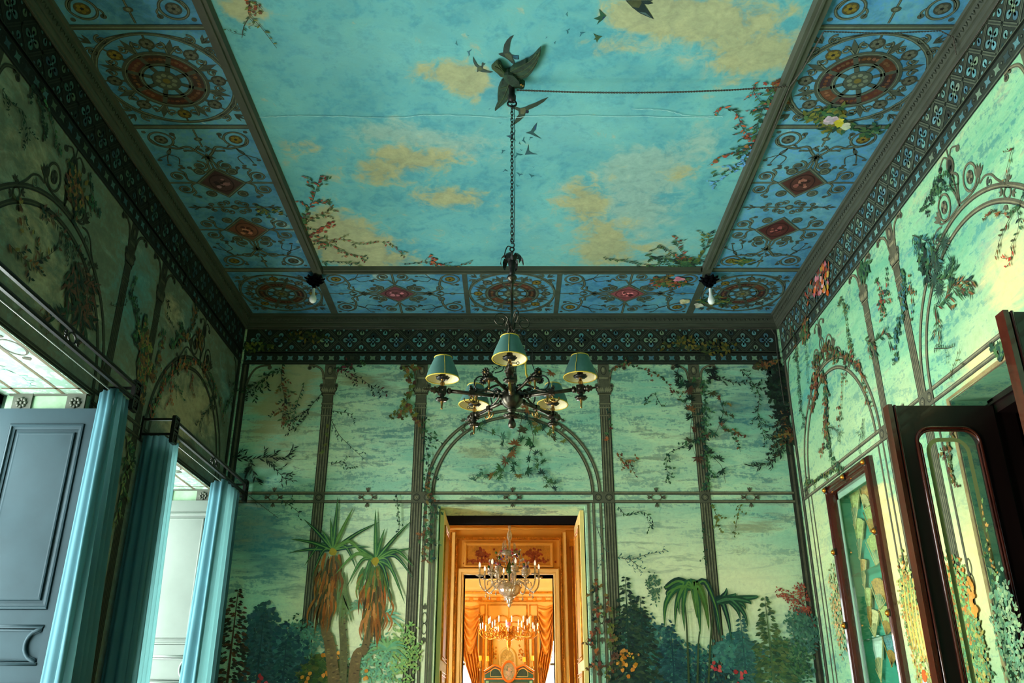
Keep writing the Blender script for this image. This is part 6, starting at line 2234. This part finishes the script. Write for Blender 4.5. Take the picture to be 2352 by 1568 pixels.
fanpx(1964, 1215, .30, 60, 120, 'tall half-open green and gold fan, at the top of the case beside its far edge')
fanpx(1988, 1168, .20, 90, 165, 'painted fan with fine ivory ribs, highest in the case next to the frame', (M_FAN3, M_FAN2), 1)
fanpx(2003, 1220, .17, 80, 190, 'scalloped feather-edged fan below the highest ribbed fan', (M_FAN, M_FAN3), 1)
fanpx(1976, 1285, .29, 40, 115, 'large pale embossed fan in the upper middle of the case', (M_FAN, M_FAN2))
fanpx(2016, 1300, .22, 70, 150, 'green painted fan half hidden behind the near frame, beside the large embossed fan')
fanpx(1990, 1350, .20, 50, 110, 'narrow flowered fan standing on the upper glass shelf', (M_FAN3, M_FAN2))
fanpx(2004, 1438, .26, 70, 108, 'slim dark-sticked fan hanging low between the two glass shelves', (M_FAN, M_FAN3))
fanpx(2024, 1400, .21, 75, 150, 'gold-backed fan with a dark carved edge against the near frame', (M_FAN3, M_FAN2))
fanpx(2014, 1465, .19, 55, 120, 'small cream fan painted with red blossom above the lower shelf', (M_FAN2, M_FAN2))
fanpx(2040, 1460, .19, 80, 150, 'round lace-patterned fan close to the near frame above the lower shelf', (M_FAN, M_FAN3), 1)
fanpx(2028, 1565, .30, 60, 110, 'plain white silk fan at the bottom of the visible case', (simple('white_silk', (200, 226, 206), .5, 0, .06, 10, 0), M_FAN2))
fanpx(2052, 1530, .20, 75, 140, 'blue and gold brocade fan beside the plain white silk fan', (simple('blue_brocade', (90, 150, 150), .6, 0, .6, 80, .1), M_FAN3), 1)

# ================================================================== the golden rooms beyond the back doorway
Y2, Y3, Y4 = D + .86, 12.2, 20.0
H2, H3 = 5.0, 4.55
OX0, OX1, OZ = -.655, .565, 3.33


def panel_wall(mb, x0, x1, y, th, z1, holes, mat=0):
    """wall in the xz plane with rectangular holes, thickness th behind y"""
    xs = sorted({x0, x1, *[h[0] for h in holes], *[h[1] for h in holes]})
    zs = sorted({0, z1, *[h[2] for h in holes], *[h[3] for h in holes]})
    for i in range(len(xs) - 1):
        for j in range(len(zs) - 1):
            cx, cz = (xs[i] + xs[i + 1]) / 2, (zs[j] + zs[j + 1]) / 2
            if any(h[0] < cx < h[1] and h[2] < cz < h[3] for h in holes): continue
            mb.box((xs[i], y, zs[j]), (xs[i + 1], y + th, zs[j + 1]), mat)


m = MB()
m.box((-2.75, Y2, 0), (-2.6, 10.1, H2)); m.box((-2.75, 10.8, 0), (-2.6, Y3, H2)); m.box((-2.75, 10.1, 2.6), (-2.6, 10.8, H2)); m.box((-2.75, 10.1, 0), (-2.6, 10.8, 1.5))  # unseen side opening added to let light into the salon
S('wall_salon_left', m, M_GOLDPAINT_L)
m = MB(); m.box((2.6, Y2, 0), (2.75, Y3, H2)); S('wall_salon_right', m, M_GOLDPAINT_L)
m = MB(); m.box((-2.75, D + .4, H2), (2.75, Y3 + .35, H2 + .1)); S('ceiling_salon', m, M_CREAM)
m = MB(); m.box((-2.75, D + 1.0, -.1), (3.4, Y4 + .3, 0)); m.box((-3.4, Y3, -.1), (-2.7, Y4 + .3, 0)); S('floor_salon', m, M_OAK)
m = MB(); panel_wall(m, -2.75, 2.75, Y2 - .04, .03, H2, [(DX0, DX1, 0, DZ)]); S('wall_salon_front', m, M_GOLDPAINT_L)
m = MB(); panel_wall(m, -3.2, 3.2, Y3, .35, H2 + .1, [(OX0, OX1, 0, OZ)]); S('wall_salon_far', m, M_GOLDPAINT)

tr = MB()


def frame3(mb, x0, x1, z0, z1, y, prof, mat=0, openb=True):
    """moulded frame on the wall plane y, profile (outwards, towards the room)"""
    path = [((x0, y, z0), (-1, 0, 0 if openb else -1), (0, -1, 0)), ((x0, y, z1), (-1, 0, 1), (0, -1, 0)), ((x1, y, z1), (1, 0, 1), (0, -1, 0)), ((x1, y, z0), (1, 0, 0 if openb else -1), (0, -1, 0))]
    mb.sweep(prof, path, mat, closed=not openb)


frame3(tr, OX0, OX1, 0, OZ, Y3, [(0, -.34), (0, .02), (.012, .035), (.03, .03), (.034, .045), (.07, .05), (.075, .02), (.085, .02)], 0)
frame3(tr, OX0 - .09, OX1 + .09, 0, 3.80, Y3, [(0, 0), (.0, .03), (.012, .05), (.03, .045), (.034, .02)], 1)
frame3(tr, OX0 + .0, OX1 - .0, 3.43, 3.76, Y3, [(-.035, .0), (-.035, .02), (-.02, .035), (.0, .03), (.004, .0)], 2, False)
for z in (3.40, 3.955, 4.03, 4.06): tr.tube([(-2.6, Y3 - .02, z), (2.6, Y3 - .02, z)] if z > 3.9 else [(OX0 - .06, Y3 - .03, z), (OX1 + .06, Y3 - .03, z)], .018, 8, 2)
for x in (OX0 - .155, OX1 + .155):
    tr.box((x - .03, Y3 - .05, 0), (x + .03, Y3, 3.9), 0); tr.tube([(x - .03, Y3 - .055, 0), (x - .03, Y3 - .055, 3.9)], .007, 6, 1); tr.tube([(x + .03, Y3 - .055, 0), (x + .03, Y3 - .055, 3.9)], .007, 6, 1)
    s_ = 1 if x > 0 else -1
    tr.box((x + s_ * .09, Y3 - .07, 0), (x + s_ * .22, Y3, 3.72), 3); tr.tube([(x + s_ * .10, Y3 - .08, 0), (x + s_ * .10, Y3 - .08, 3.7)], .012, 8, 1)
    tr.box((x + s_ * .07, Y3 - .09, 3.70), (x + s_ * .24, Y3, 3.80), 1)
# beading
for k in range(150):
    z = .9 + k * .02
    if z < 3.85:
        for x in (OX0 - .108, OX1 + .108): tr.ball((x, Y3 - .055, z), .009, 5, 1)
for k in range(78): tr.ball((OX0 - .10 + k * .0188, Y3 - .055, 3.822), .009, 5, 1)
for k in range(110): tr.ball((-1.1 + k * .02, Y3 - .04, 4.015), .008, 5, 1)
S('trim_4', tr, [M_GOLDPAINT_L, M_GILT, M_GOLDPAINT, simple('rose_marble_paint', (190, 110, 60), .4, 0, .3, 4, .05)])
fnp = lambda a, b, o: (a, Y3 - .012 - o, b)
p = Paint(fnp, .001, .0005)
p.rect(OX0 + .02, 3.45, OX1 - .02, 3.74, (176, 120, 36), 0)
random.seed(9)
for (cx, s_) in ((-.42, 1), (.30, -1)):
    c = cx
    for k in range(70): p.blob((c + random.gauss(0, .055), 3.60 + random.gauss(0, .035)), .018, jc((134, 62, 26), 14), 2)
    for k in range(40): p.blob((c + random.gauss(.0, .12), 3.515 + random.gauss(0, .012)), .02, jc((140, 66, 26), 14), 2)
    p.stroke([(c, 3.51), (c + .01, 3.58)], .01, (96, 44, 22), 3)
for k in range(20): p.blob((-.08 + random.gauss(0, .08), 3.50 + random.gauss(0, .008)), .016, jc((150, 80, 30), 14), 2)
p.build('painted_overdoor', [PAINT], bpy.data.objects['wall_salon_far'])

# drawing room
m = MB()
m.box((-3.2, Y3 + .35, 0), (-3.05, 14.8, H3)); m.box((-3.2, 15.7, 0), (-3.05, Y4, H3)); m.box((-3.2, 14.8, 2.8), (-3.05, 15.7, H3)); m.box((-3.2, 14.8, 0), (-3.05, 15.7, 1.2))  # opening in this unseen wall added to light the room
S('wall_drawing_room_left', m, M_CREAM)
m = MB()
m.box((3.05, Y3 + .35, 0), (3.2, Y4, H3))
S('wall_drawing_room_right', m, M_CREAM)
m = MB(); m.box((-3.2, Y3 + .35, H3), (3.2, Y4 + .2, H3 + .1)); S('ceiling_drawing_room', m, M_GOLDPAINT_L)
m = MB(); panel_wall(m, -3.2, 3.2, Y4, .2, H3, [(-1.45, -.74, .3, 3.60), (.60, 1.35, .3, 3.60)]); S('wall_drawing_room_far', m, M_GOLDPAINT_L)
m = MB()
for z, o, r in ((4.50, .34, .03), (4.40, .30, .02), (4.30, .22, .03), (4.22, .16, .015), (4.10, .12, .03), (4.02, .06, .018), (3.93, .05, .02)):
    m.tube([(-3.05, Y4 - o, z), (3.05, Y4 - o, z)], r, 8, 1)
m.sweep([(0, 3.90), (.05, 3.92), (.05, 4.0), (.10, 4.04), (.12, 4.10), (.2, 4.2), (.26, 4.3), (.34, 4.42), (.36, 4.55)], [((-3.05, Y4, 0), (0, -1, 0), (0, 0, 1)), ((3.05, Y4, 0), (0, -1, 0), (0, 0, 1))], 0)
for k in range(60):
    x = -1.5 + k * .05
    m.ball((x, Y4 - .15, 4.16), .016, 5, 1)
    if k % 4 == 0: m.lathe([(.001, .01), (.03, .008), (.05, 0)], (x, Y4 - .06, 3.965), 10, 2, M=Matrix.Rotation(pi / 2, 3, 'X'))
# ceiling coffers edges
for y in (18.0, 18.9, 17.2): m.tube([(-3, y, H3 - .01), (3, y, H3 - .01)], .03, 6, 1)
m.box((-3.0, 18.2, H3 - .02), (3.0, 18.75, H3 - .005), 2)
S('trim_5', m, [M_GOLDPAINT_L, M_GILT, simple('amber_panel', (220, 140, 40), .5, 0, .3, 6, .1)])
P4 = lambda u, v: onY(u, v, Y4)
m = MB()
for u, w_, mat in ((1104, .05, 3), (1111, .03, 1), (1117, .05, 0), (1123, .018, 1), (1127, .014, 1), (1207, .014, 1), (1213, .018, 1), (1218, .05, 0), (1224, .03, 1), (1231, .05, 3)):
    x = P4(u, 1450)[0]
    m.box((x - w_ / 2, Y4 - .05, 0), (x + w_ / 2, Y4, 3.62), mat)
for u0, u1 in ((1100, 1116), (1119, 1212), (1215, 1236)):
    a, b = P4(u0, 1400)[0], P4(u1, 1400)[0]
    frame3(m, a + .03, b - .03, 3.5, 3.84, Y4, [(0, 0), (0, .02), (.015, .03), (.025, .0)], 1, False)
a, b = P4(1131, 1450)[0], P4(1206, 1450)[0]
m.box((a, Y4 - .02, 0), (b, Y4 - .001, 3.25), 2)
for k in (0, 1):
    c0 = a + (b - a) * (.28 + .44 * k)
    m.tube([(c0 + .17 * cos(t), Y4 - .04, 3.45 + .17 * sin(t)) for t in [pi * q / 14 for q in range(15)]], .014, 6, 1)
for x in (a, b): m.tube([(x, Y4 - .04, 0), (x, Y4 - .04, 3.45)], .02, 8, 1)
random.seed(4)
for k in range(60):      # gilt leaf garlands beside the oval
    s_ = random.choice((-1, 1)); x = -.1 + s_ * random.uniform(.24, .44); z = 2.83 + random.gauss(0, .07)
    m.ball((x, Y4 - .03, z), random.uniform(.01, .022), 5, 1)
for k in range(70):
    s_ = random.choice((-1, 1)); x = P4(1108 if s_ < 0 else 1228, 1430)[0] + random.uniform(-.1, .1); m.ball((x, Y4 - .03, 3.45 + random.gauss(0, .09)), random.uniform(.012, .03), 5, 1)
S('trim_6', m, [simple('ivory_panelling', (236, 218, 160), .5, 0, .08, 4, .1), M_GILT, M_CREAM, simple('brown_groove', (120, 84, 30), .6, 0, .2, 5, .1)])

# windows behind the drapes
for k, (x0, x1) in enumerate(((-1.45, -.74), (.60, 1.35))):
    m = MB()
    for xx in (x0, x1 - .05, (x0 + x1) / 2 - .025): m.box((xx, Y4 + .08, .3), (xx + .05, Y4 + .13, 3.6))
    for zz in (.3, 1.5, 2.6, 3.55): m.box((x0, Y4 + .08, zz), (x1, Y4 + .13, zz + .05))
    S('window_%d' % (4 + k), m, M_WHITEPAINT)


def drape(s_, label):
    """swagged satin drape: pinned valance, deep belly and a tail drawn to the outer side"""
    e = empty('drape', (s_ * .9 - .06, 19.35, .4), label=label, cat='curtain')
    Yd = 19.35
    q = lambda u, v: onY(u, v, Yd)
    if s_ < 0:
        out = [(1058, 1392), (1058, 1440), (1060, 1490), (1068, 1530), (1082, 1568), (1090, 1600)]
        inn = [(1100, 1396), (1099, 1440), (1096, 1478), (1101, 1520), (1102, 1568), (1102, 1600)]
    else:
        out = [(1272, 1392), (1272, 1440), (1270, 1490), (1264, 1530), (1254, 1568), (1250, 1600)]
        inn = [(1236, 1396), (1238, 1440), (1242, 1480), (1236, 1520), (1238, 1568), (1238, 1600)]
    A = smoothc([q(*k) for k in out], 6); B = smoothc([q(*k) for k in inn], 6)
    # tail
    m = MB(); n = 40; vs = []
    for j, (a, b) in enumerate(zip(A, B)):
        v = j / (len(A) - 1)
        for i in range(n + 1):
            t = i / n
            p = a.lerp(b, t)
            vs.append((p.x - e.location.x, Yd + .05 * sin(2 * pi * 5.5 * t + 2 * v) * (.5 + v) - Yd, p.y - e.location.z))
    m.add(vs, [(j * (n + 1) + i, j * (n + 1) + i + 1, (j + 1) * (n + 1) + i + 1, (j + 1) * (n + 1) + i) for j in range(len(A) - 1) for i in range(n)], 0, None, True)
    m.build('tail', M_SATIN, e)
    # swag bellies, each a catenary fold band hanging from the two upper corners
    m = MB()
    a, b = q(*out[0]), q(*inn[0])
    vs, fs = [], []
    R1, n = 26, 18
    for j in range(R1 + 1):
        v = j / R1
        za = a[1] - .1 * v; zb = b[1] - .45 * v
        for i in range(n + 1):
            t = i / n
            tt = t if s_ < 0 else 1 - t
            x0_ = a[0] + (b[0] - a[0]) * t
            if s_ < 0: edge = za + (zb - za) * t
            else: edge = za + (zb - za) * t
            sag = (.06 + .62 * v) * (sin(pi * min(1, max(0, t))) ** .9)
            x_ = x0_
            vs.append((x_ - e.location.x, -.10 - .05 * sin(v * 2 * pi * 5) - .05 * sin(pi * t), edge - sag - e.location.z))
    for j in range(R1):
        for i in range(n): fs.append((j * (n + 1) + i, j * (n + 1) + i + 1, (j + 1) * (n + 1) + i + 1, (j + 1) * (n + 1) + i))
    m.add(vs, fs, 0, None, True)
    m.tube([(a[0] - e.location.x, -.12, a[1] + .01 - e.location.z), ((a[0] + b[0]) / 2 - e.location.x, -.14, a[1] - .05 - e.location.z), (b[0] - e.location.x, -.12, b[1] + .02 - e.location.z)], .03, 8)
    m.build('swag', M_SATIN, e)
    m = MB(); c = q(1099 if s_ < 0 else 1241, 1520)
    for k in range(12):
        m.tube([(c[0] - e.location.x + .02 * cos(k), -.12 + .02 * sin(k), c[1] - e.location.z), (c[0] - e.location.x + .04 * cos(k), -.12 + .04 * sin(k), c[1] - .12 - e.location.z)], .008, 5)
    m.build('tassel', M_GILT, e)


drape(-1, 'amber satin drape with a deep swag, beside the left window of the far golden room')
drape(1, 'amber satin drape with a deep swag, beside the right window of the far golden room')

# green cabinet
CX = -.06
e = empty('cabinet', (CX, 19.55, 0), label='green lacquered cabinet with a curved gilt cornice at the end of the golden rooms', cat='cabinet')
m = MB()
hw = .50
top = smoothc([(-hw, 2.44), (-.40, 2.50), (-.30, 2.56), (-.22, 2.54), (-.12, 2.50), (0, 2.50), (.12, 2.50), (.22, 2.54), (.30, 2.56), (.40, 2.50), (hw, 2.44)], 5)
poly = [(-hw, .0, .0)] + [(p[0], 0, p[1]) for p in top] + [(hw, 0, 0)]
m.extrude([(x, -.22, z) for x, y, z in poly], (0, .45, 0))
m.build('body', M_GREENLACQ, e)
m = MB()
m.tube([(p[0] * 1.03, -.24, p[1]) for p in top], .022, 8); m.tube([(-hw - .02, -.24, 2.30), (hw + .02, -.24, 2.30)], .016, 8); m.tube([(p[0] * 1.0, -.235, p[1] - .05) for p in top], .008, 8)
m.build('cornice', simple('orange_gilt', (226, 128, 40), .4, .3, .2, 10, .1), e)
for s_ in (-1, 1):
    m = MB()
    pts = smoothc([(s_ * .14, 2.34), (s_ * .20, 2.46), (s_ * .30, 2.50), (s_ * .38, 2.44), (s_ * .385, 2.34)], 4)
    m.extrude([(p[0], -.225, p[1]) for p in pts], (0, -.006, 0), 0)
    m.tube([(p[0], -.235, p[1]) for p in pts], .007, 6, 1, closed=True)
    m.build('shaped_panel', [simple('dark_green_panel', (30, 62, 54), .5, 0, .3, 20, .1), simple('pale_bead', (206, 196, 120), .5, 0, .1, 9, .1)], e)
    m = MB()
    m.box((s_ * .03, -.235, .9), (s_ * .38, -.222, 2.22), 0); m.tube([(s_ * .03, -.24, .9), (s_ * .03, -.24, 2.22), (s_ * .38, -.24, 2.22), (s_ * .38, -.24, .9)], .012, 6, 1, closed=True)
    m.build('door', [simple('purple_lining', (70, 36, 60), .5, 0, .3, 10, .1), M_GILT], e)
    m = MB(); m.box((s_ * .42, -.24, 0), (s_ * .48, -.22, 2.26)); m.build('pilaster', simple('pale_green_paint', (130, 190, 160), .5, 0, .1, 9, .1), e)


def oval(name, c, rx, rz, y, label, frame, inner, seed, tilt=0):
    e = empty(name, (c[0], y, c[1]), label=label, cat='picture', rz=0)
    m = MB()
    m.tube([(rx * cos(a), 0, rz * sin(a)) for a in [2 * pi * k / 40 for k in range(40)]], .020, 8, closed=True)
    m.tube([(rx * .88 * cos(a), .004, rz * .90 * sin(a)) for a in [2 * pi * k / 40 for k in range(40)]], .010, 6, closed=True)
    m.build('oval_frame', frame, e)
    random.seed(seed)
    p = Paint(lambda a, b, o: (a, .008 - o, b), .0005, .0006)
    p.disc((0, 0), rx * .92, inner[0], 0, rz * .92, 32)
    for k in range(60):
        a = random.random() * 6.3; r = random.random() * .7
        p.blob((rx * r * cos(a), rz * r * sin(a) - rz * .1), .018, jc(random.choice(inner), 14), 2)
    p.disc((0, rz * .22), rx * .16, inner[-1], 6, rz * .16, 14); p.disc((0, -rz * .15), rx * .26, inner[1], 5, rz * .3, 14)
    p.build('painted_oval', [PAINT], e)


oval('oval_relief', (-.10, 2.70), .17, .25, Y4 - .06, 'pale gilt oval medallion high on the wall above the green cabinet', M_CREAM, [(196, 170, 96), (206, 184, 112), (180, 150, 80), (220, 200, 130)], 5)
oval('oval_painting', (-.065, 2.44), .145, .20, 19.28, 'small oval painting in an orange gilt frame propped at the top of the green cabinet', simple('orange_frame', (214, 118, 34), .35, .3, .2, 10, .1), [(150, 140, 110), (170, 150, 130), (110, 120, 100), (190, 150, 120)], 6)

for k, (u, v, y, lab) in enumerate(((1120, 1512, 19.8, 'yellow shaded candle lamp just left of the pale oval medallion'), (1204, 1514, 19.8, 'yellow shaded candle lamp just right of the pale oval medallion'),
                                    (1103, 1511, 19.86, 'yellow shaded wall lamp nearest the left satin drape'), (1223, 1511, 19.86, 'pale glowing shaded wall lamp nearest the right satin drape'))):
    x, z = onY(u, v, y)
    e = empty('wall_lamp', (x, y, z - .22), label=lab, cat='lamp')
    m = MB(); m.lathe([(.03, .17), (.034, .19), (.032, .25), (.028, .27)], (0, 0, 0), 16); m.build('lamp_shade', simple('lit_yellow_shade', (244, 190, 60), .6, 0, .05, 9, 0, emit=.7), e)
    m = MB(); m.lathe([(.008, .19), (.008, .06), (.016, .05), (.016, .04), (.004, .03)], (0, 0, 0), 10); m.build('candle_tube', M_CREAM, e)
    m = MB(); m.tube(smoothc([(0, 0, .04), (0, .02, .0), (.0, .08, -.02), (0, Y4 - y - .0, .03)], 4), .008, 6); m.lathe([(.001, 0), (.03, .004), (.03, -.01), (.001, -.02)], (0, 0, .045), 10); m.build('bracket', M_GILT, e)

# ------------------------------------------------------------------ crystal chandelier in the salon
KX, KY = -.03, 10.5
e = empty('crystal_chandelier', (KX, KY, 2.70), label='clear Venetian glass chandelier with coloured glass flowers, hanging in the doorway view', cat='chandelier')
random.seed(8)
KZ = 2.70
m = MB()
m.lathe([(.012, 5.0 - KZ), (.012, 3.70 - KZ), (.018, 3.64 - KZ), (.012, 3.60 - KZ), (.026, 3.57 - KZ), (.034, 3.54 - KZ), (.030, 3.50 - KZ), (.012, 3.47 - KZ), (.016, 3.44 - KZ), (.010, 3.42 - KZ), (.014, 3.38 - KZ), (.010, 3.34 - KZ), (.03, 3.30 - KZ), (.02, 3.22 - KZ), (.012, 3.18 - KZ), (.03, 3.10 - KZ), (.02, 3.02 - KZ), (.03, 2.98 - KZ)], (0, 0, 0), 12)
m.build('glass_stem', M_CRYSTAL, e)
m = MB()
m.lathe([(.03, 2.99 - KZ), (.10, 2.97 - KZ), (.13, 2.93 - KZ), (.11, 2.87 - KZ), (.07, 2.83 - KZ), (.04, 2.82 - KZ)], (0, 0, 0), 36, scal=lambda a: 1 + .07 * cos(12 * a))
m.build('glass_bowl', M_CRYSTAL, e)
m = MB()
m.lathe([(.04, .125), (.055, .11), (.05, .09), (.03, .08), (.042, .065), (.03, .05), (.015, .045), (.022, .03), (.012, .012), (.001, 0)], (0, 0, 0), 18)
m.build('glass_pendant', M_CRYSTAL, e)
for k in range(8):
    a = 2 * pi * k / 8 + .2
    c, s_ = cos(a), sin(a)
    P = lambda r, z: (r * c, r * s_, z - KZ)
    m = MB()
    m.tube(smoothc([P(.07, 2.95), P(.15, 2.99), P(.22, 2.93), P(.28, 2.885), P(.335, 2.93), P(.355, 3.0), P(.355, 3.05)], 5), .009, 7)
    m.tube(smoothc([P(.20, 2.95), P(.22, 3.0), P(.26, 2.99), P(.26, 2.95)], 4), .006, 6)
    m.lathe([(.004, 3.045 - KZ), (.035, 3.052 - KZ), (.044, 3.062 - KZ), (.034, 3.056 - KZ), (.012, 3.06 - KZ)], P(.355, KZ), 16, scal=lambda q: 1 + .1 * cos(8 * q))
    m.lathe([(.011, 3.06 - KZ), (.010, 3.155 - KZ)], P(.355, KZ), 10)
    ar = m.build('glass_arm', M_CRYSTAL, e)
    m = MB(); m.lathe([(.009, 3.155 - KZ), (.013, 3.175 - KZ), (.011, 3.19 - KZ), (.001, 3.215 - KZ)], P(.355, KZ), 10); m.build('candle_bulb', M_CANDLE, ar)
    m = MB(); m.lathe([(.001, 2.81 - KZ), (.012, 2.825 - KZ), (.004, 2.845 - KZ), (.002, 2.88 - KZ)], P(.28, KZ), 8); m.build('drop', M_CRYSTAL, ar)
FLC = [simple('green_glass', (40, 90, 30), .2, 0, .2, 9, 0, coat=.6), simple('violet_glass', (96, 70, 130), .2, 0, .2, 9, 0, coat=.6), simple('rose_glass', (170, 70, 84), .2, 0, .2, 9, 0, coat=.6), M_CRYSTAL, simple('amber_glass', (140, 80, 40), .2, 0, .2, 9, 0, coat=.6)]
for k in range(7):
    a = 2 * pi * k / 7 + .5
    c, s_ = cos(a), sin(a)
    P = lambda r, z: (r * c, r * s_, z - KZ)
    m = MB()
    m.tube(smoothc([P(.06, 2.97), P(.13, 3.02), P(.19, 3.00), P(.22, 3.06), P(.215, 3.12)], 5), .006, 6, 3)
    m.lathe([(.004, 3.06 - KZ), (.03, 3.07 - KZ), (.045, 3.10 - KZ), (.04, 3.13 - KZ), (.05, 3.145 - KZ)], P(.215, KZ), 16, 3, scal=lambda q: 1 + .08 * cos(8 * q))
    for q in range(6):
        b = 2 * pi * q / 6
        o = Vector(P(.215 + .03 * cos(b), 3.15)) + Vector((0, .03 * sin(b), random.uniform(0, .1)))
        m.tube([Vector(P(.215, 3.12)), o], .0025, 5, 3)
        m.ball(o, random.uniform(.010, .018), 6, random.choice((0, 1, 2, 4, 3)), sz=1.3)
    m.build('flower_cup', FLC, e)
m = MB()
m.lathe([(.001, 3.06 - KZ), (.03, 3.07 - KZ), (.042, 3.10 - KZ), (.030, 3.15 - KZ), (.008, 3.20 - KZ), (.001, 3.24 - KZ)], (0, -.16, 0), 14); m.tube([(0, -.16, 2.98 - KZ), (0, -.16, 3.07 - KZ)], .008, 6)
m.build('green_glass_bud', FLC[0], e)
m = MB()
m.lathe([(.02, 3.30 - KZ), (.09, 3.325 - KZ), (.11, 3.345 - KZ), (.09, 3.33 - KZ), (.02, 3.31 - KZ)], (0, 0, 0), 30, 3, scal=lambda a: 1 + .1 * cos(9 * a))
for k in range(10):
    a = 2 * pi * k / 10
    c, s_ = cos(a), sin(a)
    m.tube(smoothc([(.03 * c, .03 * s_, 3.30 - KZ), (.08 * c, .08 * s_, 3.36 - KZ), (.13 * c, .13 * s_, 3.33 - KZ), (.15 * c, .15 * s_, 3.27 - KZ)], 4), .005, 5, 3)
    for q in range(5):
        m.ball(((.10 + random.uniform(-.03, .06)) * c, (.10 + random.uniform(-.03, .06)) * s_, 3.28 + random.uniform(-.05, .08) - KZ), random.uniform(.010, .018), 6, random.choice((0, 1, 2, 3, 3, 3, 4)))
    m.lathe([(.001, 3.19 - KZ), (.010, 3.20 - KZ), (.003, 3.225 - KZ), (.002, 3.27 - KZ)], (.15 * c, .15 * s_, 0), 6, 3)
m.build('flower_crown', FLC, e)
for k, (dx, dy, h) in enumerate(((-.075, -.04, .10), (-.05, -.06, .13), (.055, -.05, .09), (0.07, .05, .09), (-.04, .07, .1))):
    m = MB(); m.lathe([(.012, 3.33 - KZ), (.014, 3.36 - KZ), (.008, 3.36 + h * .7 - KZ), (.010, 3.36 + h * .75 - KZ), (.003, 3.36 + h * .8 - KZ), (.001, 3.36 + h - KZ)], (dx, dy, 0), 10); m.build('glass_spire', M_CRYSTAL, e)

# ------------------------------------------------------------------ gilt chandelier in the drawing room
GX, GY, GZ = -.055, 16.0, 2.62
e = empty('gilt_chandelier', (GX, GY, GZ), label='broad gilt bronze chandelier bristling with candle bulbs in the farthest golden room', cat='chandelier')
m = MB()
m.lathe([(.010, H3 - GZ), (.010, 3.15 - GZ), (.03, 3.12 - GZ), (.02, 3.06 - GZ), (.05, 3.0 - GZ), (.06, 2.95 - GZ), (.03, 2.90 - GZ), (.10, 2.88 - GZ), (.12, 2.85 - GZ), (.07, 2.80 - GZ), (.035, 2.78 - GZ), (.05, 2.74 - GZ), (.03, 2.68 - GZ), (.012, 2.65 - GZ), (.02, 2.63 - GZ), (.001, 2.615 - GZ)], (0, 0, 0), 18)
m.build('gilt_stem', M_GILT, e)
m = MB(); m.lathe([(.03, 3.02 - GZ), (.055, 3.0 - GZ), (.05, 2.97 - GZ), (.03, 2.95 - GZ)], (0, -.09, .03), 14); m.ball((0, -.09, 3.06 - GZ), .03, 8); m.build('porcelain_vase', simple('pink_porcelain', (220, 130, 180), .2, 0, .2, 20, 0), e)
random.seed(14)
for (n, R, zb, zc) in ((12, .50, 2.86, 2.95), (10, .36, 2.95, 3.05), (8, .24, 2.84, 2.90)):
    for k in range(n):
        a = 2 * pi * k / n + R * 3
        c, s_ = cos(a), sin(a)
        zz = zc + random.uniform(-.01, .01)
        P = lambda r, z: (r * c, r * s_, z - GZ)
        m = MB()
        m.tube(smoothc([P(.05, 2.92), P(R * .35, zb + .06), P(R * .6, zb - .02), P(R * .85, zb - .03), P(R, zb + .03), P(R, zz)], 4), .009, 6)
        m.tube(smoothc([P(R * .55, zb), P(R * .65, zb + .06), P(R * .8, zb + .05), P(R * .75, zb + .01)], 4), .006, 5)
        m.lathe([(.006, -.01), (.026, .0), (.020, .006), (.010, .014)], P(R, zz), 10)
        for q in range(5):
            r = random.uniform(.2, .95) * R
            m.ball(P(r, zb + random.uniform(-.05, .07)), random.uniform(.010, .022), 5)
        ar = m.build('gilt_arm', M_GILT, e)
        m = MB(); m.lathe([(.009, .012), (.009, .075), (.013, .09), (.009, .105), (.001, .125)], P(R, zz), 8); m.build('candle_bulb', M_CANDLE, ar)
